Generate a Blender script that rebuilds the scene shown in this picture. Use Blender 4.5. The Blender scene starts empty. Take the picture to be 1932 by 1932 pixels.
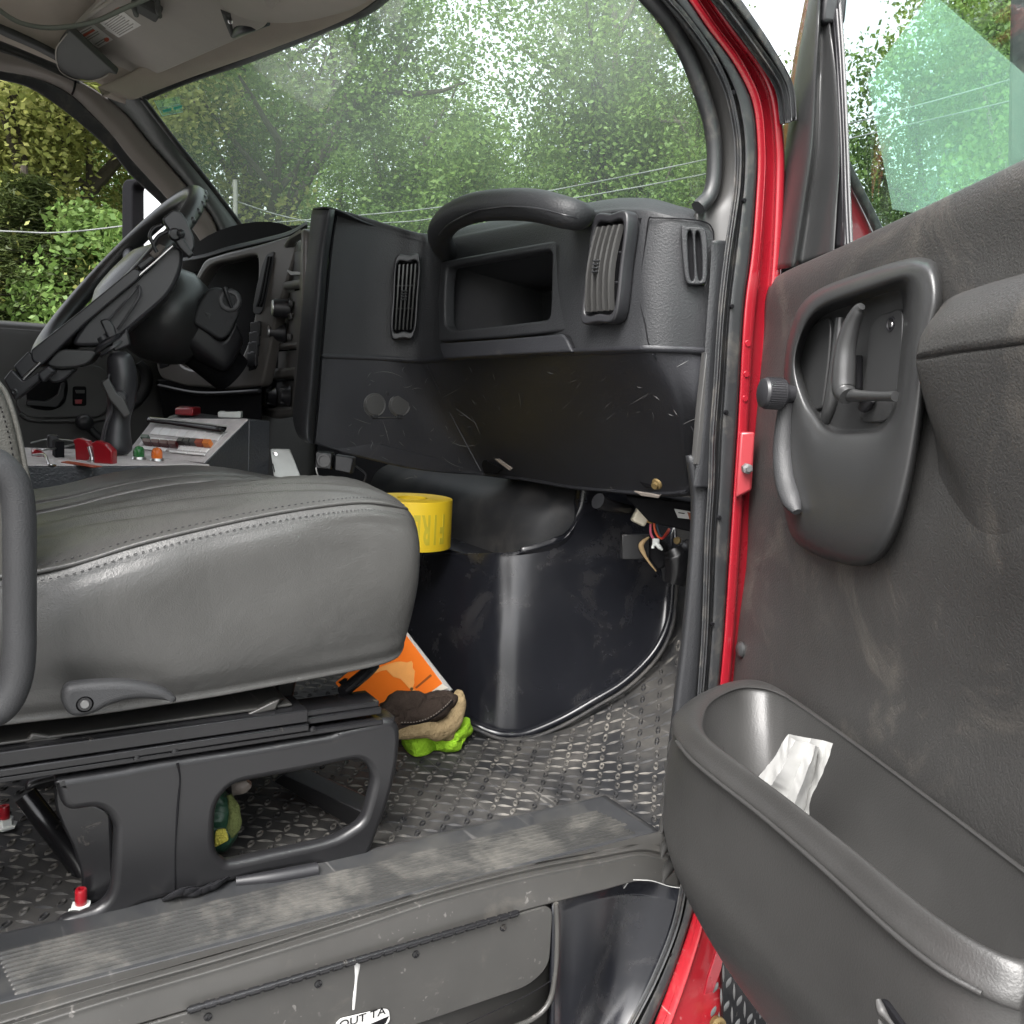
import bpy, bmesh, math, random
import numpy as np
from mathutils import Vector, Matrix
random.seed(7); rng = np.random.default_rng(7)
sc = bpy.context.scene; COL = sc.collection
# ------------------------------------------------------------------ camera
CAM = np.array([1.67, 0.0, .572]); FPX = 1770.0          # focal length in pixels of a 1932 px wide picture
_th, _pi, _ro = math.radians(58), math.radians(7.5), math.radians(3.1)
_h = np.array([-math.sin(_th), math.cos(_th), 0]); _z = np.array([0, 0, 1.0]); _r0 = np.array([math.cos(_th), math.sin(_th), 0])
FWD = _h*math.cos(_pi) - _z*math.sin(_pi); _u0 = _h*math.sin(_pi) + _z*math.cos(_pi)
RGT = math.cos(_ro)*_r0 + math.sin(_ro)*_u0; UPV = -math.sin(_ro)*_r0 + math.cos(_ro)*_u0
cd = bpy.data.cameras.new('camera'); co = bpy.data.objects.new('camera', cd); COL.objects.link(co)
co.matrix_world = Matrix(((RGT[0], UPV[0], -FWD[0], CAM[0]), (RGT[1], UPV[1], -FWD[1], CAM[1]), (RGT[2], UPV[2], -FWD[2], CAM[2]), (0, 0, 0, 1)))
cd.sensor_fit = 'HORIZONTAL'; cd.sensor_width = 36; cd.lens = 36*FPX/1932; cd.clip_start = .02; cd.clip_end = 2000
sc.camera = co
# ------------------------------------------------------------------ sky, sun, exposure
W = bpy.data.worlds.new('World'); sc.world = W; W.use_nodes = True
wn = W.node_tree.nodes; wl = W.node_tree.links
SUN_EL, SUN_AZ = math.radians(52), math.radians(148)
sky = wn.new('ShaderNodeTexSky'); sky.sky_type = 'NISHITA'; sky.sun_disc = False
sky.sun_elevation = SUN_EL; sky.sun_rotation = SUN_AZ; sky.dust_density = 6; sky.air_density = 1.0; sky.ozone_density = 1.0
hs = wn.new('ShaderNodeHueSaturation'); hs.inputs['Saturation'].default_value = .22
wl.new(sky.outputs[0], hs.inputs['Color']); wl.new(hs.outputs[0], wn['Background'].inputs['Color'])
wn['Background'].inputs['Strength'].default_value = .15
sd = bpy.data.lights.new('sun', 'SUN'); so = bpy.data.objects.new('sun', sd); COL.objects.link(so)
sd.energy = 1.5; sd.angle = math.radians(40); sd.color = (1, .98, .95)
_sv = Vector((math.sin(SUN_AZ)*math.cos(SUN_EL), math.cos(SUN_AZ)*math.cos(SUN_EL), math.sin(SUN_EL)))
so.rotation_euler = _sv.to_track_quat('Z', 'Y').to_euler(); so.location = _sv*30
vs = sc.view_settings; vs.view_transform = 'Standard'; vs.look = 'None'; vs.gamma = 1; vs.use_curve_mapping = False
vs.exposure = 2.1
sc.cycles.max_bounces = 10; sc.cycles.transparent_max_bounces = 24; sc.cycles.use_denoising = True
# ------------------------------------------------------------------ geometry helpers
V = Vector
def ray(px, py): return FWD + (px-966)/FPX*RGT - (py-966)/FPX*UPV
def P(px, py, x=None, y=None, z=None, t=None):           # the point of a sight line on the plane x, y or z = value (or at depth t)
    d = ray(px, py)
    if x is not None: t = (x-CAM[0])/d[0]
    elif y is not None: t = (y-CAM[1])/d[1]
    elif z is not None: t = (z-CAM[2])/d[2]
    return V(CAM + t*d)
def PN(px, py, n, c):
    d = ray(px, py); n = np.array(n); t = (c-n@CAM)/(n@d); return V(CAM+t*d)
DD = np.array([.9205, -.3907, 0]); DN = np.array([-.3907, -.9205, 0]); DC = float(DN@np.array([.85, .90, 0]))   # opened door: along, normal, plane
def PD(px, py, off=0.0): return PN(px, py, DN, DC+off)
def DQ(s, z, off=0.0):                                    # door coordinates: s along from hinge
    p = np.array([.85, .90, 0])+DD*s+DN*off; return V((p[0], p[1], z))
def PC(px, py, curve, dy=0.0):                            # on a wall standing on a plan curve
    d = ray(px, py); best = None
    for (a, b) in zip(curve[:-1], curve[1:]):
        ax, ay, bx, by = a[0], a[1]+dy, b[0], b[1]+dy
        ex, ey = bx-ax, by-ay; det = d[0]*(-ey)+ex*d[1]
        if abs(det) < 1e-9: continue
        rx, ry = ax-CAM[0], ay-CAM[1]
        t = (rx*(-ey)+ex*ry)/det; k = (d[0]*ry-d[1]*rx)/det
        if t > 0 and -.02 <= k <= 1.02 and (best is None or t < best): best = t
    if best is None: best = 1.5
    return V(CAM+best*d)
def pix(p):
    q = np.array(p)-CAM; w = q@FWD; return 966+FPX*(q@RGT)/w, 966-FPX*(q@UPV)/w
def cat(pts, n, closed=False):                            # Catmull-Rom through pts
    pts = [V(p) for p in pts]; m = len(pts)
    if m == 2 and not closed: return [pts[0].lerp(pts[1], i/(n-1)) for i in range(n)]
    out = []; span = m if closed else m-1
    for i in range(n):
        f = i/n*span if closed else i/(n-1)*span
        k = min(int(f), span-1); f -= k
        if closed: a, b, c, d = (pts[(k+j) % m] for j in (-1, 0, 1, 2))
        else:
            b, c = pts[k], pts[k+1]; a = pts[k-1] if k > 0 else b*2-c; d = pts[k+2] if k+2 < m else c*2-b
        out.append(.5*((2*b)+(c-a)*f+(2*a-5*b+4*c-d)*f*f+(3*b-a-3*c+d)*f**3))
    return out
def lin(pts, n):
    pts = [V(p) for p in pts]; out = []
    for i in range(n):
        f = i/(n-1)*(len(pts)-1); k = min(int(f), len(pts)-2); out.append(pts[k].lerp(pts[k+1], f-k))
    return out
def rounded(pts, r, n=5):                                 # polygon corners rounded (2D or 3D)
    pts = [V(p) for p in pts]; m = len(pts); out = []
    rr = r if isinstance(r, (list, tuple)) else [r]*m
    for i in range(m):
        a, b, c = pts[i-1], pts[i], pts[(i+1) % m]
        u, w = (a-b), (c-b); q = min(rr[i], u.length*.48, w.length*.48)
        p0, p1 = b+u.normalized()*q, b+w.normalized()*q
        for k in range(n+1):
            f = k/n; out.append((1-f)**2*p0+2*f*(1-f)*b+f*f*p1)
    return out
class Thing: pass
def thing(name, label, cat_, loc=(0, 0, 0), group=None):
    o = bpy.data.objects.new(name, None); COL.objects.link(o); o.location = V(loc); o.empty_display_size = .05
    o['label'] = label; o['category'] = cat_
    if group: o['group'] = group
    return o
def tag(o, label, cat_, group=None):
    o['label'] = label; o['category'] = cat_
    if group: o['group'] = group
    return o
def link(name, me, mat, parent=None, smooth=35, kind=None, base=True):
    if mat is not None:
        me.materials.clear(); me.materials.append(mat)
    if smooth is not None and len(me.polygons):
        me.polygons.foreach_set('use_smooth', [True]*len(me.polygons))
        try: me.set_sharp_from_angle(angle=math.radians(smooth))
        except Exception: pass
    o = bpy.data.objects.new(name, me); COL.objects.link(o)
    if parent is not None:
        o.parent = parent
        if parent.type == 'EMPTY': o.location = -parent.location
    elif base and len(me.vertices):
        co_ = np.empty(len(me.vertices)*3, np.float32); me.vertices.foreach_get('co', co_); co_ = co_.reshape(-1, 3)
        mn, mx = co_.min(0), co_.max(0); b = V(((mn[0]+mx[0])/2, (mn[1]+mx[1])/2, mn[2])); me.transform(Matrix.Translation(-b)); o.location = b
    if kind: o['kind'] = kind
    return o
def mesh(vs_, fs): 
    me = bpy.data.meshes.new('m'); me.from_pydata([tuple(v) for v in vs_], [], fs); me.update(); return me
def solid(o, th, off=-1):
    m = o.modifiers.new('s', 'SOLIDIFY'); m.thickness = th; m.offset = off; m.use_even_offset = False; return o
def bevel(o, w, seg=2, ang=40):
    m = o.modifiers.new('b', 'BEVEL'); m.width = w; m.segments = seg; m.limit_method = 'ANGLE'; m.angle_limit = math.radians(ang); m.harden_normals = False; return o
def inpoly(x, y, poly):
    c = False; j = len(poly)-1
    for i in range(len(poly)):
        xi, yi = poly[i][0], poly[i][1]; xj, yj = poly[j][0], poly[j][1]
        if (yi > y) != (yj > y) and x < (xj-xi)*(y-yi)/(yj-yi)+xi: c = not c
        j = i
    return c
def loft(name, rows, mat, parent=None, nu=40, nv=None, closed=False, th=.004, straight=False, rstraight=False, cut=None, caps=False, smooth=50, toward=None, kind=None):
    rows = [(lin(r, nu) if rstraight else cat(r, nu, closed)) for r in rows]
    nv = nv or (len(rows)-1)*6+1
    cols = [(lin([r[i] for r in rows], nv) if straight else cat([r[i] for r in rows], nv)) for i in range(nu)]
    vs_ = [cols[i][j] for j in range(nv) for i in range(nu)]
    fs = []
    for j in range(nv-1):
        for i in range(nu if closed else nu-1):
            k = (i+1) % nu; f = (j*nu+i, j*nu+k, (j+1)*nu+k, (j+1)*nu+i)
            if cut:
                c = (vs_[f[0]]+vs_[f[1]]+vs_[f[2]]+vs_[f[3]])/4; q = pix(c)
                if any(inpoly(q[0], q[1], g) for g in cut): continue
            fs.append(f)
    if caps: fs.append(tuple(range(nu))[::-1]); fs.append(tuple((nv-1)*nu+i for i in range(nu)))
    me = mesh(vs_, fs)
    if not closed and th:
        tw = V(CAM) if toward is None else V(toward)
        s = sum(p.normal.dot(tw-p.center)*p.area for p in me.polygons)
        if s < 0: me.flip_normals()
    elif caps:
        bm = bmesh.new(); bm.from_mesh(me); bmesh.ops.recalc_face_normals(bm, faces=bm.faces); bm.to_mesh(me); bm.free()
    o = link(name, me, mat, parent, smooth, kind)
    if th and not closed: solid(o, th)
    return o
def tube(name, pts, r, mat, parent=None, n=12, closed=False, res=None, sq=(1, 1), up=None, smooth=60, straight=False):
    res = res or max(2, (len(pts)-1)*6+1)
    c = lin(pts, res) if straight else cat(pts, res, closed)
    rr = r if isinstance(r, (list, tuple)) else [r]*len(pts)
    ra = [v[0] for v in (cat([(q, 0, 0) for q in rr], res, closed) if len(rr) > 2 else lin([(q, 0, 0) for q in rr], res))]
    vs_, fs = [], []; prev = None
    for i, p in enumerate(c):
        a = c[(i-1) % res] if (closed or i > 0) else p; b = c[(i+1) % res] if (closed or i < res-1) else p
        t = (b-a).normalized()
        if up is not None: s = t.cross(V(up)).normalized()
        elif prev is None: s = t.orthogonal().normalized()
        else: s = (prev-t*prev.dot(t)).normalized()
        prev = s; w = t.cross(s)
        for k in range(n):
            f = 2*math.pi*k/n; vs_.append(p+s*math.cos(f)*ra[i]*sq[0]+w*math.sin(f)*ra[i]*sq[1])
    for i in range(res if closed else res-1):
        j = (i+1) % res
        for k in range(n):
            l = (k+1) % n; fs.append((i*n+k, i*n+l, j*n+l, j*n+k))
    if not closed: fs.append(tuple(range(n))[::-1]); fs.append(tuple((res-1)*n+k for k in range(n)))
    return link(name, mesh(vs_, fs), mat, parent, smooth)
def frame(o, u, v):                                       # 4x4 with x=u, y=v made orthogonal, z = u x v
    u = V(u).normalized(); v = V(v); v = (v-u*v.dot(u)).normalized(); w = u.cross(v)
    return Matrix(((u[0], v[0], w[0], o[0]), (u[1], v[1], w[1], o[1]), (u[2], v[2], w[2], o[2]), (0, 0, 0, 1)))
def box(name, size, M, mat, parent=None, bw=.002, seg=2):  # box centred on M
    x, y, z = (s/2 for s in size)
    vs_ = [(a, b, c) for a in (-x, x) for b in (-y, y) for c in (-z, z)]
    me = mesh(vs_, [(0, 1, 3, 2), (4, 6, 7, 5), (0, 4, 5, 1), (2, 3, 7, 6), (0, 2, 6, 4), (1, 5, 7, 3)])
    me.transform(M); o = link(name, me, mat, parent, 30)
    if bw: bevel(o, bw, seg)
    return o
def hexa(name, p, mat, parent=None, bw=.002, seg=2):       # 8 corners: 4 near loop, 4 far loop
    me = mesh(p, [(0, 1, 2, 3), (7, 6, 5, 4), (0, 4, 5, 1), (1, 5, 6, 2), (2, 6, 7, 3), (3, 7, 4, 0)])
    bm = bmesh.new(); bm.from_mesh(me); bmesh.ops.recalc_face_normals(bm, faces=bm.faces); bm.to_mesh(me); bm.free()
    o = link(name, me, mat, parent, 30)
    if bw: bevel(o, bw, seg)
    return o
def lathe(name, o, ax, prof, mat, parent=None, n=24, smooth=40):   # prof: (radius, height along ax)
    ax = V(ax).normalized(); s = ax.orthogonal().normalized(); w = ax.cross(s); o = V(o); vs_, fs = [], []
    for (r, h) in prof:
        for k in range(n):
            f = 2*math.pi*k/n; vs_.append(o+ax*h+(s*math.cos(f)+w*math.sin(f))*max(r, 1e-5))
    for j in range(len(prof)-1):
        for k in range(n):
            l = (k+1) % n; fs.append((j*n+k, j*n+l, (j+1)*n+l, (j+1)*n+k))
    fs.append(tuple(range(n))[::-1]); fs.append(tuple((len(prof)-1)*n+k for k in range(n)))
    return link(name, mesh(vs_, fs), mat, parent, smooth)
def curve2d(loops, depth, bev, res=2):
    cu = bpy.data.curves.new('c', 'CURVE'); cu.dimensions = '2D'; cu.fill_mode = 'BOTH'
    cu.extrude = max(depth/2-bev, 1e-5); cu.bevel_depth = bev; cu.bevel_resolution = res; cu.offset = -bev if bev else 0
    for lp in loops:
        s = cu.splines.new('POLY'); s.points.add(len(lp)-1)
        for k, p in enumerate(lp): s.points[k].co = (p[0], p[1], 0, 1)
        s.use_cyclic_u = True
    ob = bpy.data.objects.new('c', cu); COL.objects.link(ob); dg = bpy.context.evaluated_depsgraph_get()
    me = bpy.data.meshes.new_from_object(ob.evaluated_get(dg)); bpy.data.objects.remove(ob); bpy.data.curves.remove(cu)
    return me
def plate(name, loops3, nrm, depth, mat, parent=None, bev=.001, res=2, up=(0, 0, 1), smooth=35, lift=0.0, kind=None):
    """extruded outline: loops3 = world-space loops lying near one plane (first outline, then holes); front face is on the loops, lifted along nrm"""
    nrm = V(nrm).normalized(); v = V(up)-nrm*V(up).dot(nrm); v.normalize(); u = v.cross(nrm)
    o = V(loops3[0][0]); L = [[((p-o).dot(u), (p-o).dot(v)) for p in map(V, lp)] for lp in loops3]
    L = [[q for i, q in enumerate(lp) if (V(q)-V(lp[i-1])).length > 1e-5] for lp in L]
    me = curve2d(L, depth, bev, res); c = o+nrm*(lift-depth/2)
    me.transform(Matrix(((u[0], v[0], nrm[0], c[0]), (u[1], v[1], nrm[1], c[1]), (u[2], v[2], nrm[2], c[2]), (0, 0, 0, 1))))
    return link(name, me, mat, parent, smooth, kind)
def text(name, s, o, u, v, size, mat, parent=None, th=.0004, align='CENTER', sp=1.0, sx=1.0):
    cu = bpy.data.curves.new('t', 'FONT'); cu.body = s; cu.size = size; cu.extrude = th/2; cu.align_x = align; cu.align_y = 'CENTER'; cu.space_character = sp
    ob = bpy.data.objects.new('t', cu); COL.objects.link(ob); dg = bpy.context.evaluated_depsgraph_get()
    me = bpy.data.meshes.new_from_object(ob.evaluated_get(dg)); bpy.data.objects.remove(ob); bpy.data.curves.remove(cu)
    me.transform(frame(V(o), u, v) @ Matrix.Scale(sx, 4, (1, 0, 0))); return link(name, me, mat, parent, None)
def text_mesh(s, size, th, sx=1.0):
    cu = bpy.data.curves.new('t', 'FONT'); cu.body = s; cu.size = size; cu.extrude = th/2; cu.align_x = 'CENTER'; cu.align_y = 'CENTER'; cu.offset = size*.035
    ob = bpy.data.objects.new('t', cu); COL.objects.link(ob); dg = bpy.context.evaluated_depsgraph_get()
    me = bpy.data.meshes.new_from_object(ob.evaluated_get(dg)); bpy.data.objects.remove(ob); bpy.data.curves.remove(cu); me.transform(Matrix.Scale(sx, 4, (1, 0, 0))); return me
# ------------------------------------------------------------------ materials
def newmat(name):
    m = bpy.data.materials.new(name); m.use_nodes = True; nt = m.node_tree; return m, nt, nt.nodes['Principled BSDF']
def N(nt, t, **k):
    n = nt.nodes.new(t)
    for a, b in k.items():
        if a in n.inputs: n.inputs[a].default_value = b
        else: setattr(n, a, b)
    return n
def ramp(nt, src, a, b, c0=(0, 0, 0, 1), c1=(1, 1, 1, 1)):
    r = nt.nodes.new('ShaderNodeValToRGB'); r.color_ramp.elements[0].position = a; r.color_ramp.elements[1].position = b
    r.color_ramp.elements[0].color = c0; r.color_ramp.elements[1].color = c1; nt.links.new(src, r.inputs[0]); return r
def mix(nt, fac, a, b):
    m = nt.nodes.new('ShaderNodeMix'); m.data_type = 'RGBA'; L = nt.links
    if isinstance(fac, float): m.inputs[0].default_value = fac
    else: L.new(fac, m.inputs[0])
    for k, q in ((6, a), (7, b)):
        if isinstance(q, tuple): m.inputs[k].default_value = q if len(q) == 4 else q+(1,)
        else: L.new(q, m.inputs[k])
    return m
def surf(name, col, rough=.5, grain=None, gs=.25, wrinkle=None, ws=.3, mott=.25, dust=None, dustcol=(.25, .22, .18), dscale=9, scratch=0, scol=(.22, .21, .20), spec=.5, metal=0, coat=0, rvar=.05, sscale=1.0):
    m, nt, b = newmat(name); L = nt.links
    tc = N(nt, 'ShaderNodeTexCoord'); geo = N(nt, 'ShaderNodeNewGeometry'); pos = geo.outputs['Position']
    b.inputs['Metallic'].default_value = metal; b.inputs['Specular IOR Level'].default_value = spec
    if coat: b.inputs['Coat Weight'].default_value = coat; b.inputs['Coat Roughness'].default_value = .06
    n1 = N(nt, 'ShaderNodeTexNoise', Scale=14.0, Detail=4.0, Roughness=.65); L.new(pos, n1.inputs['Vector'])
    c = tuple(col)
    mm = mix(nt, n1.outputs['Fac'], tuple(x*(1-mott) for x in c), tuple(x*(1+mott) for x in c)); out = mm.outputs[2]
    rr = N(nt, 'ShaderNodeMapRange'); rr.inputs[3].default_value = max(.03, rough-rvar); rr.inputs[4].default_value = min(1, rough+rvar); L.new(n1.outputs['Fac'], rr.inputs[0]); rout = rr.outputs[0]
    if dust:
        n2 = N(nt, 'ShaderNodeTexNoise', Scale=dscale, Detail=8.0, Roughness=.7, Distortion=.6); L.new(pos, n2.inputs['Vector'])
        r = ramp(nt, n2.outputs['Fac'], dust[0], dust[1], (0, 0, 0, 1), (dust[2],)*3+(1,)); mm = mix(nt, r.outputs[0], out, dustcol); out = mm.outputs[2]
        ad = N(nt, 'ShaderNodeMath', operation='ADD', use_clamp=True); L.new(rout, ad.inputs[0]); mu = N(nt, 'ShaderNodeMath', operation='MULTIPLY'); mu.inputs[1].default_value = .4; L.new(r.outputs[0], mu.inputs[0]); L.new(mu.outputs[0], ad.inputs[1]); rout = ad.outputs[0]
    if scratch:
        tot = None
        for k, rot in enumerate(((.3, .5, 1.1), (1.2, -.7, .4), (-.6, .2, 2.3))):
            mp = N(nt, 'ShaderNodeMapping'); mp.inputs['Rotation'].default_value = rot; mp.inputs['Scale'].default_value = (4*sscale, 90*sscale, 90*sscale); mp.inputs['Location'].default_value = (k*3.3, k*1.7, 0)
            L.new(pos, mp.inputs['Vector']); n3 = N(nt, 'ShaderNodeTexNoise', Scale=1.0, Detail=2.0, Distortion=.4); L.new(mp.outputs[0], n3.inputs['Vector'])
            r = ramp(nt, n3.outputs['Fac'], .69, .72)
            n4 = N(nt, 'ShaderNodeTexNoise', Scale=11.0+k, Detail=2.0); L.new(pos, n4.inputs['Vector']); r2 = ramp(nt, n4.outputs['Fac'], .5, .62)
            q = N(nt, 'ShaderNodeMath', operation='MULTIPLY'); L.new(r.outputs[0], q.inputs[0]); L.new(r2.outputs[0], q.inputs[1])
            if tot is None: tot = q
            else:
                a = N(nt, 'ShaderNodeMath', operation='MAXIMUM'); L.new(tot.outputs[0], a.inputs[0]); L.new(q.outputs[0], a.inputs[1]); tot = a
        q = N(nt, 'ShaderNodeMath', operation='MULTIPLY'); q.inputs[1].default_value = scratch; L.new(tot.outputs[0], q.inputs[0])
        mm = mix(nt, q.outputs[0], out, scol); out = mm.outputs[2]
    L.new(out, b.inputs['Base Color']); L.new(rout, b.inputs['Roughness'])
    nrm = None
    if wrinkle:
        n5 = N(nt, 'ShaderNodeTexNoise', Scale=wrinkle, Detail=5.0, Roughness=.55, Distortion=1.2); L.new(pos, n5.inputs['Vector'])
        bp = N(nt, 'ShaderNodeBump', Strength=ws, Distance=.01); L.new(n5.outputs['Fac'], bp.inputs['Height']); nrm = bp.outputs[0]
    if grain:
        nz = N(nt, 'ShaderNodeTexNoise', Scale=grain*.35, Detail=2.0); L.new(pos, nz.inputs['Vector'])
        sc_ = N(nt, 'ShaderNodeVectorMath', operation='SCALE'); sc_.inputs[3].default_value = 1.6/grain; L.new(nz.outputs['Color'], sc_.inputs[0])
        av = N(nt, 'ShaderNodeVectorMath', operation='ADD'); L.new(pos, av.inputs[0]); L.new(sc_.outputs[0], av.inputs[1])
        vo = N(nt, 'ShaderNodeTexVoronoi', Scale=grain, feature='SMOOTH_F1'); L.new(av.outputs[0], vo.inputs['Vector'])
        nb = N(nt, 'ShaderNodeTexNoise', Scale=grain*1.7, Detail=3.0); L.new(pos, nb.inputs['Vector'])
        ad = N(nt, 'ShaderNodeMath', operation='ADD'); L.new(vo.outputs['Distance'], ad.inputs[0]); L.new(nb.outputs['Fac'], ad.inputs[1])
        bp = N(nt, 'ShaderNodeBump', Strength=gs, Distance=.0015); bp.invert = True; L.new(ad.outputs[0], bp.inputs['Height'])
        if nrm: L.new(nrm, bp.inputs['Normal'])
        nrm = bp.outputs[0]
    if nrm: L.new(nrm, b.inputs['Normal'])
    return m
def flat(name, col, rough=.5, metal=0, spec=.5): 
    m, nt, b = newmat(name); L = nt.links; geo = N(nt, 'ShaderNodeNewGeometry')
    n1 = N(nt, 'ShaderNodeTexNoise', Scale=60.0, Detail=3.0); L.new(geo.outputs['Position'], n1.inputs['Vector'])
    mm = mix(nt, n1.outputs['Fac'], tuple(x*.88 for x in col), tuple(min(1, x*1.12) for x in col)); L.new(mm.outputs[2], b.inputs['Base Color'])
    b.inputs['Roughness'].default_value = rough; b.inputs['Metallic'].default_value = metal; b.inputs['Specular IOR Level'].default_value = spec; return m
def glassmat(name, tint, haze=.05, hazecol=(.8, .9, .82), ior=1.5, hs=3.0):
    m, nt, b = newmat(name); L = nt.links; nt.nodes.remove(b); out = nt.nodes['Material Output']
    tr = N(nt, 'ShaderNodeBsdfTransparent'); tr.inputs[0].default_value = tint+(1,); gl = N(nt, 'ShaderNodeBsdfGlossy'); gl.inputs['Roughness'].default_value = .0; gl.inputs[0].default_value = (1, 1, 1, 1)
    geo0 = N(nt, 'ShaderNodeNewGeometry'); fi_ = N(nt, 'ShaderNodeMapRange'); fi_.inputs[3].default_value = ior; fi_.inputs[4].default_value = 1/ior; L.new(geo0.outputs['Backfacing'], fi_.inputs[0])
    fr = N(nt, 'ShaderNodeFresnel'); L.new(fi_.outputs[0], fr.inputs['IOR']); mx = N(nt, 'ShaderNodeMixShader'); L.new(fr.outputs[0], mx.inputs[0]); L.new(tr.outputs[0], mx.inputs[1]); L.new(gl.outputs[0], mx.inputs[2])
    di = N(nt, 'ShaderNodeBsdfTranslucent'); di.inputs[0].default_value = hazecol+(1,); m2 = N(nt, 'ShaderNodeMixShader')
    geo = N(nt, 'ShaderNodeNewGeometry'); n1 = N(nt, 'ShaderNodeTexNoise', Scale=hs, Detail=6.0, Roughness=.7); L.new(geo.outputs['Position'], n1.inputs['Vector'])
    r = N(nt, 'ShaderNodeMapRange'); r.inputs[1].default_value = .35; r.inputs[2].default_value = .7; r.inputs[3].default_value = haze*.75; r.inputs[4].default_value = haze*1.25; L.new(n1.outputs['Fac'], r.inputs[0]); L.new(r.outputs[0], m2.inputs[0])
    L.new(mx.outputs[0], m2.inputs[1]); L.new(di.outputs[0], m2.inputs[2]); L.new(m2.outputs[0], out.inputs[0]); return m
M = {}
M['dash'] = surf('dash_plastic', (.0165, .0172, .019), .54, spec=.38, grain=420, gs=.28, scratch=0)
M['dash_low'] = surf('scuffed_dash_plastic', (.0185, .019, .022), .5, spec=.33, grain=420, gs=.2, dust=(.62, .8, .2))
M['black'] = surf('black_plastic', (.014, .014, .016), .42, mott=.3)
M['trim'] = surf('satin_trim_plastic', (.046, .0455, .0445), .42, mott=.15)
M['mount'] = surf('mount_plastic', (.028, .028, .031), .38, mott=.15)
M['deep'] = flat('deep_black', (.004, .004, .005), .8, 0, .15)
M['rubber'] = surf('black_rubber', (.020, .021, .0225), .48, dust=(.5, .75, .25), dscale=30)
M['door'] = surf('door_vinyl', (.0280, .0275, .0268), .46, grain=430, gs=.30, mott=.18, dust=(.52, .78, .2), dscale=6)
M['doorp'] = surf('door_moulded_plastic', (.026, .0265, .027), .32, grain=900, gs=.10, mott=.15)
M['pocket'] = surf('door_pocket_plastic', (.0252, .0248, .0242), .42, grain=520, gs=.14, mott=.18)
M['seat'] = surf('seat_leather', (.050, .0495, .0475), .31, grain=560, gs=.22, wrinkle=6, ws=.34, mott=.16)
M['seatback'] = surf('seat_back_leather', (.07, .068, .06), .5, grain=420, gs=.3, wrinkle=9, ws=.2)
M['armbar'] = surf('bar_vinyl', (.028, .0285, .030), .52, spec=.35, grain=600, gs=.22)
M['base'] = surf('seat_base_plastic', (.0115, .0115, .0125), .33, dust=(.58, .85, .15), mott=.15)
M['rail'] = surf('painted_rail', (.009, .009, .010), .25, dust=(.62, .78, .25), dscale=25)
M['mat'] = surf('floor_rubber', (.014, .0145, .016), .56, spec=.32, dust=(.42, .74, .50), dustcol=(.14, .13, .115), dscale=7, scratch=.3, scol=(.28, .27, .25), sscale=.9)
M['stud'] = surf('worn_studs', (.018, .018, .019), .58, spec=.3, dust=(.46, .66, .7), dustcol=(.22, .205, .18), dscale=8, scratch=.3)
M['sill'] = surf('sill_plastic', (.026, .027, .029), .40, dust=(.48, .80, .30), dustcol=(.12, .115, .10), dscale=12, scratch=.25)
M['rib'] = surf('worn_rib', (.036, .036, .035), .45, mott=.35, dust=(.46, .76, .5), dustcol=(.17, .16, .14), dscale=14)
M['step'] = surf('step_plastic', (.038, .037, .035), .40, dust=(.58, .8, .25), dustcol=(.2, .18, .15), scratch=.35)
M['engine'] = surf('engine_cover_rubber', (.0075, .008, .0105), .26, mott=.3, dust=(.52, .80, .16), dustcol=(.16, .15, .14))
M['hump'] = surf('dusty_engine_cover', (.014, .0145, .016), .6, spec=.3, mott=.4, dust=(.45, .75, .25), dustcol=(.12, .11, .10), dscale=12)
M['red'] = surf('red_paint', (.215, .006, .013), .28, coat=.8, mott=.08)
M['red_dirty'] = surf('scuffed_red_paint', (.26, .008, .014), .4, coat=.3, mott=.1, dust=(.5, .8, .45), dustcol=(.22, .14, .12), dscale=14, scratch=.4, scol=(.5, .3, .28))
M['hinge_sky_tint'] = surf('sky_tinted_red_paint', (.25, .03, .036), .35, mott=.1)  # paler than the body red: the sky's reflection is mixed into the colour
M['matt_black'] = flat('matt_black_housing', (.006, .006, .007), .6, 0, .05)
M['liner'] = surf('headliner_fabric', (.36, .315, .265), .95, grain=700, gs=.3, mott=.12)
M['visor'] = surf('visor_vinyl', (.38, .35, .31), .8, grain=600, gs=.2, mott=.08)
M['visor_dark'] = surf('visor_pocket', (.042, .042, .040), .7, grain=500, gs=.2)
M['taupe'] = surf('taupe_trim', (.20, .175, .155), .55, grain=700, gs=.1, mott=.06)
M['pillar'] = surf('pillar_plastic', (.072, .078, .076), .5, grain=600, gs=.2, mott=.1)
M['stack'] = surf('stack_bezel_plastic', (.085, .079, .073), .36, mott=.12)
M['steel'] = flat('brushed_steel', (.55, .55, .55), .3, 1)
M['brass'] = flat('dull_brass', (.17, .12, .05), .6, .6)
M['white'] = flat('white_paint', (.55, .57, .55), .45)
M['paper'] = flat('white_paper', (.40, .40, .39), .7)
M['key_white'] = flat('key_white', (.82, .81, .80), .5)
M['console'] = surf('console_powder_coat', (.040, .043, .048), .45, grain=260, gs=.5)
M['panel_grey'] = surf('speckled_console_coat', (.52, .49, .49), .7, mott=.5, grain=300, gs=.6)
M['redplastic'] = surf('red_switch_guard', (.24, .006, .012), .3, mott=.1, coat=.4)
M['steel_dull'] = flat('dull_steel', (.16, .16, .16), .45, .6)
M['glass'] = glassmat('windshield_glass', (.80, .90, .84), .072, (.76, .90, .78), hs=1.2)
M['glassdoor'] = glassmat('door_glass', (.88, .95, .92), .004, (.7, .95, .85))
M['glassclear'] = glassmat('driver_glass', (.99, .99, .98), .0)
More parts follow.
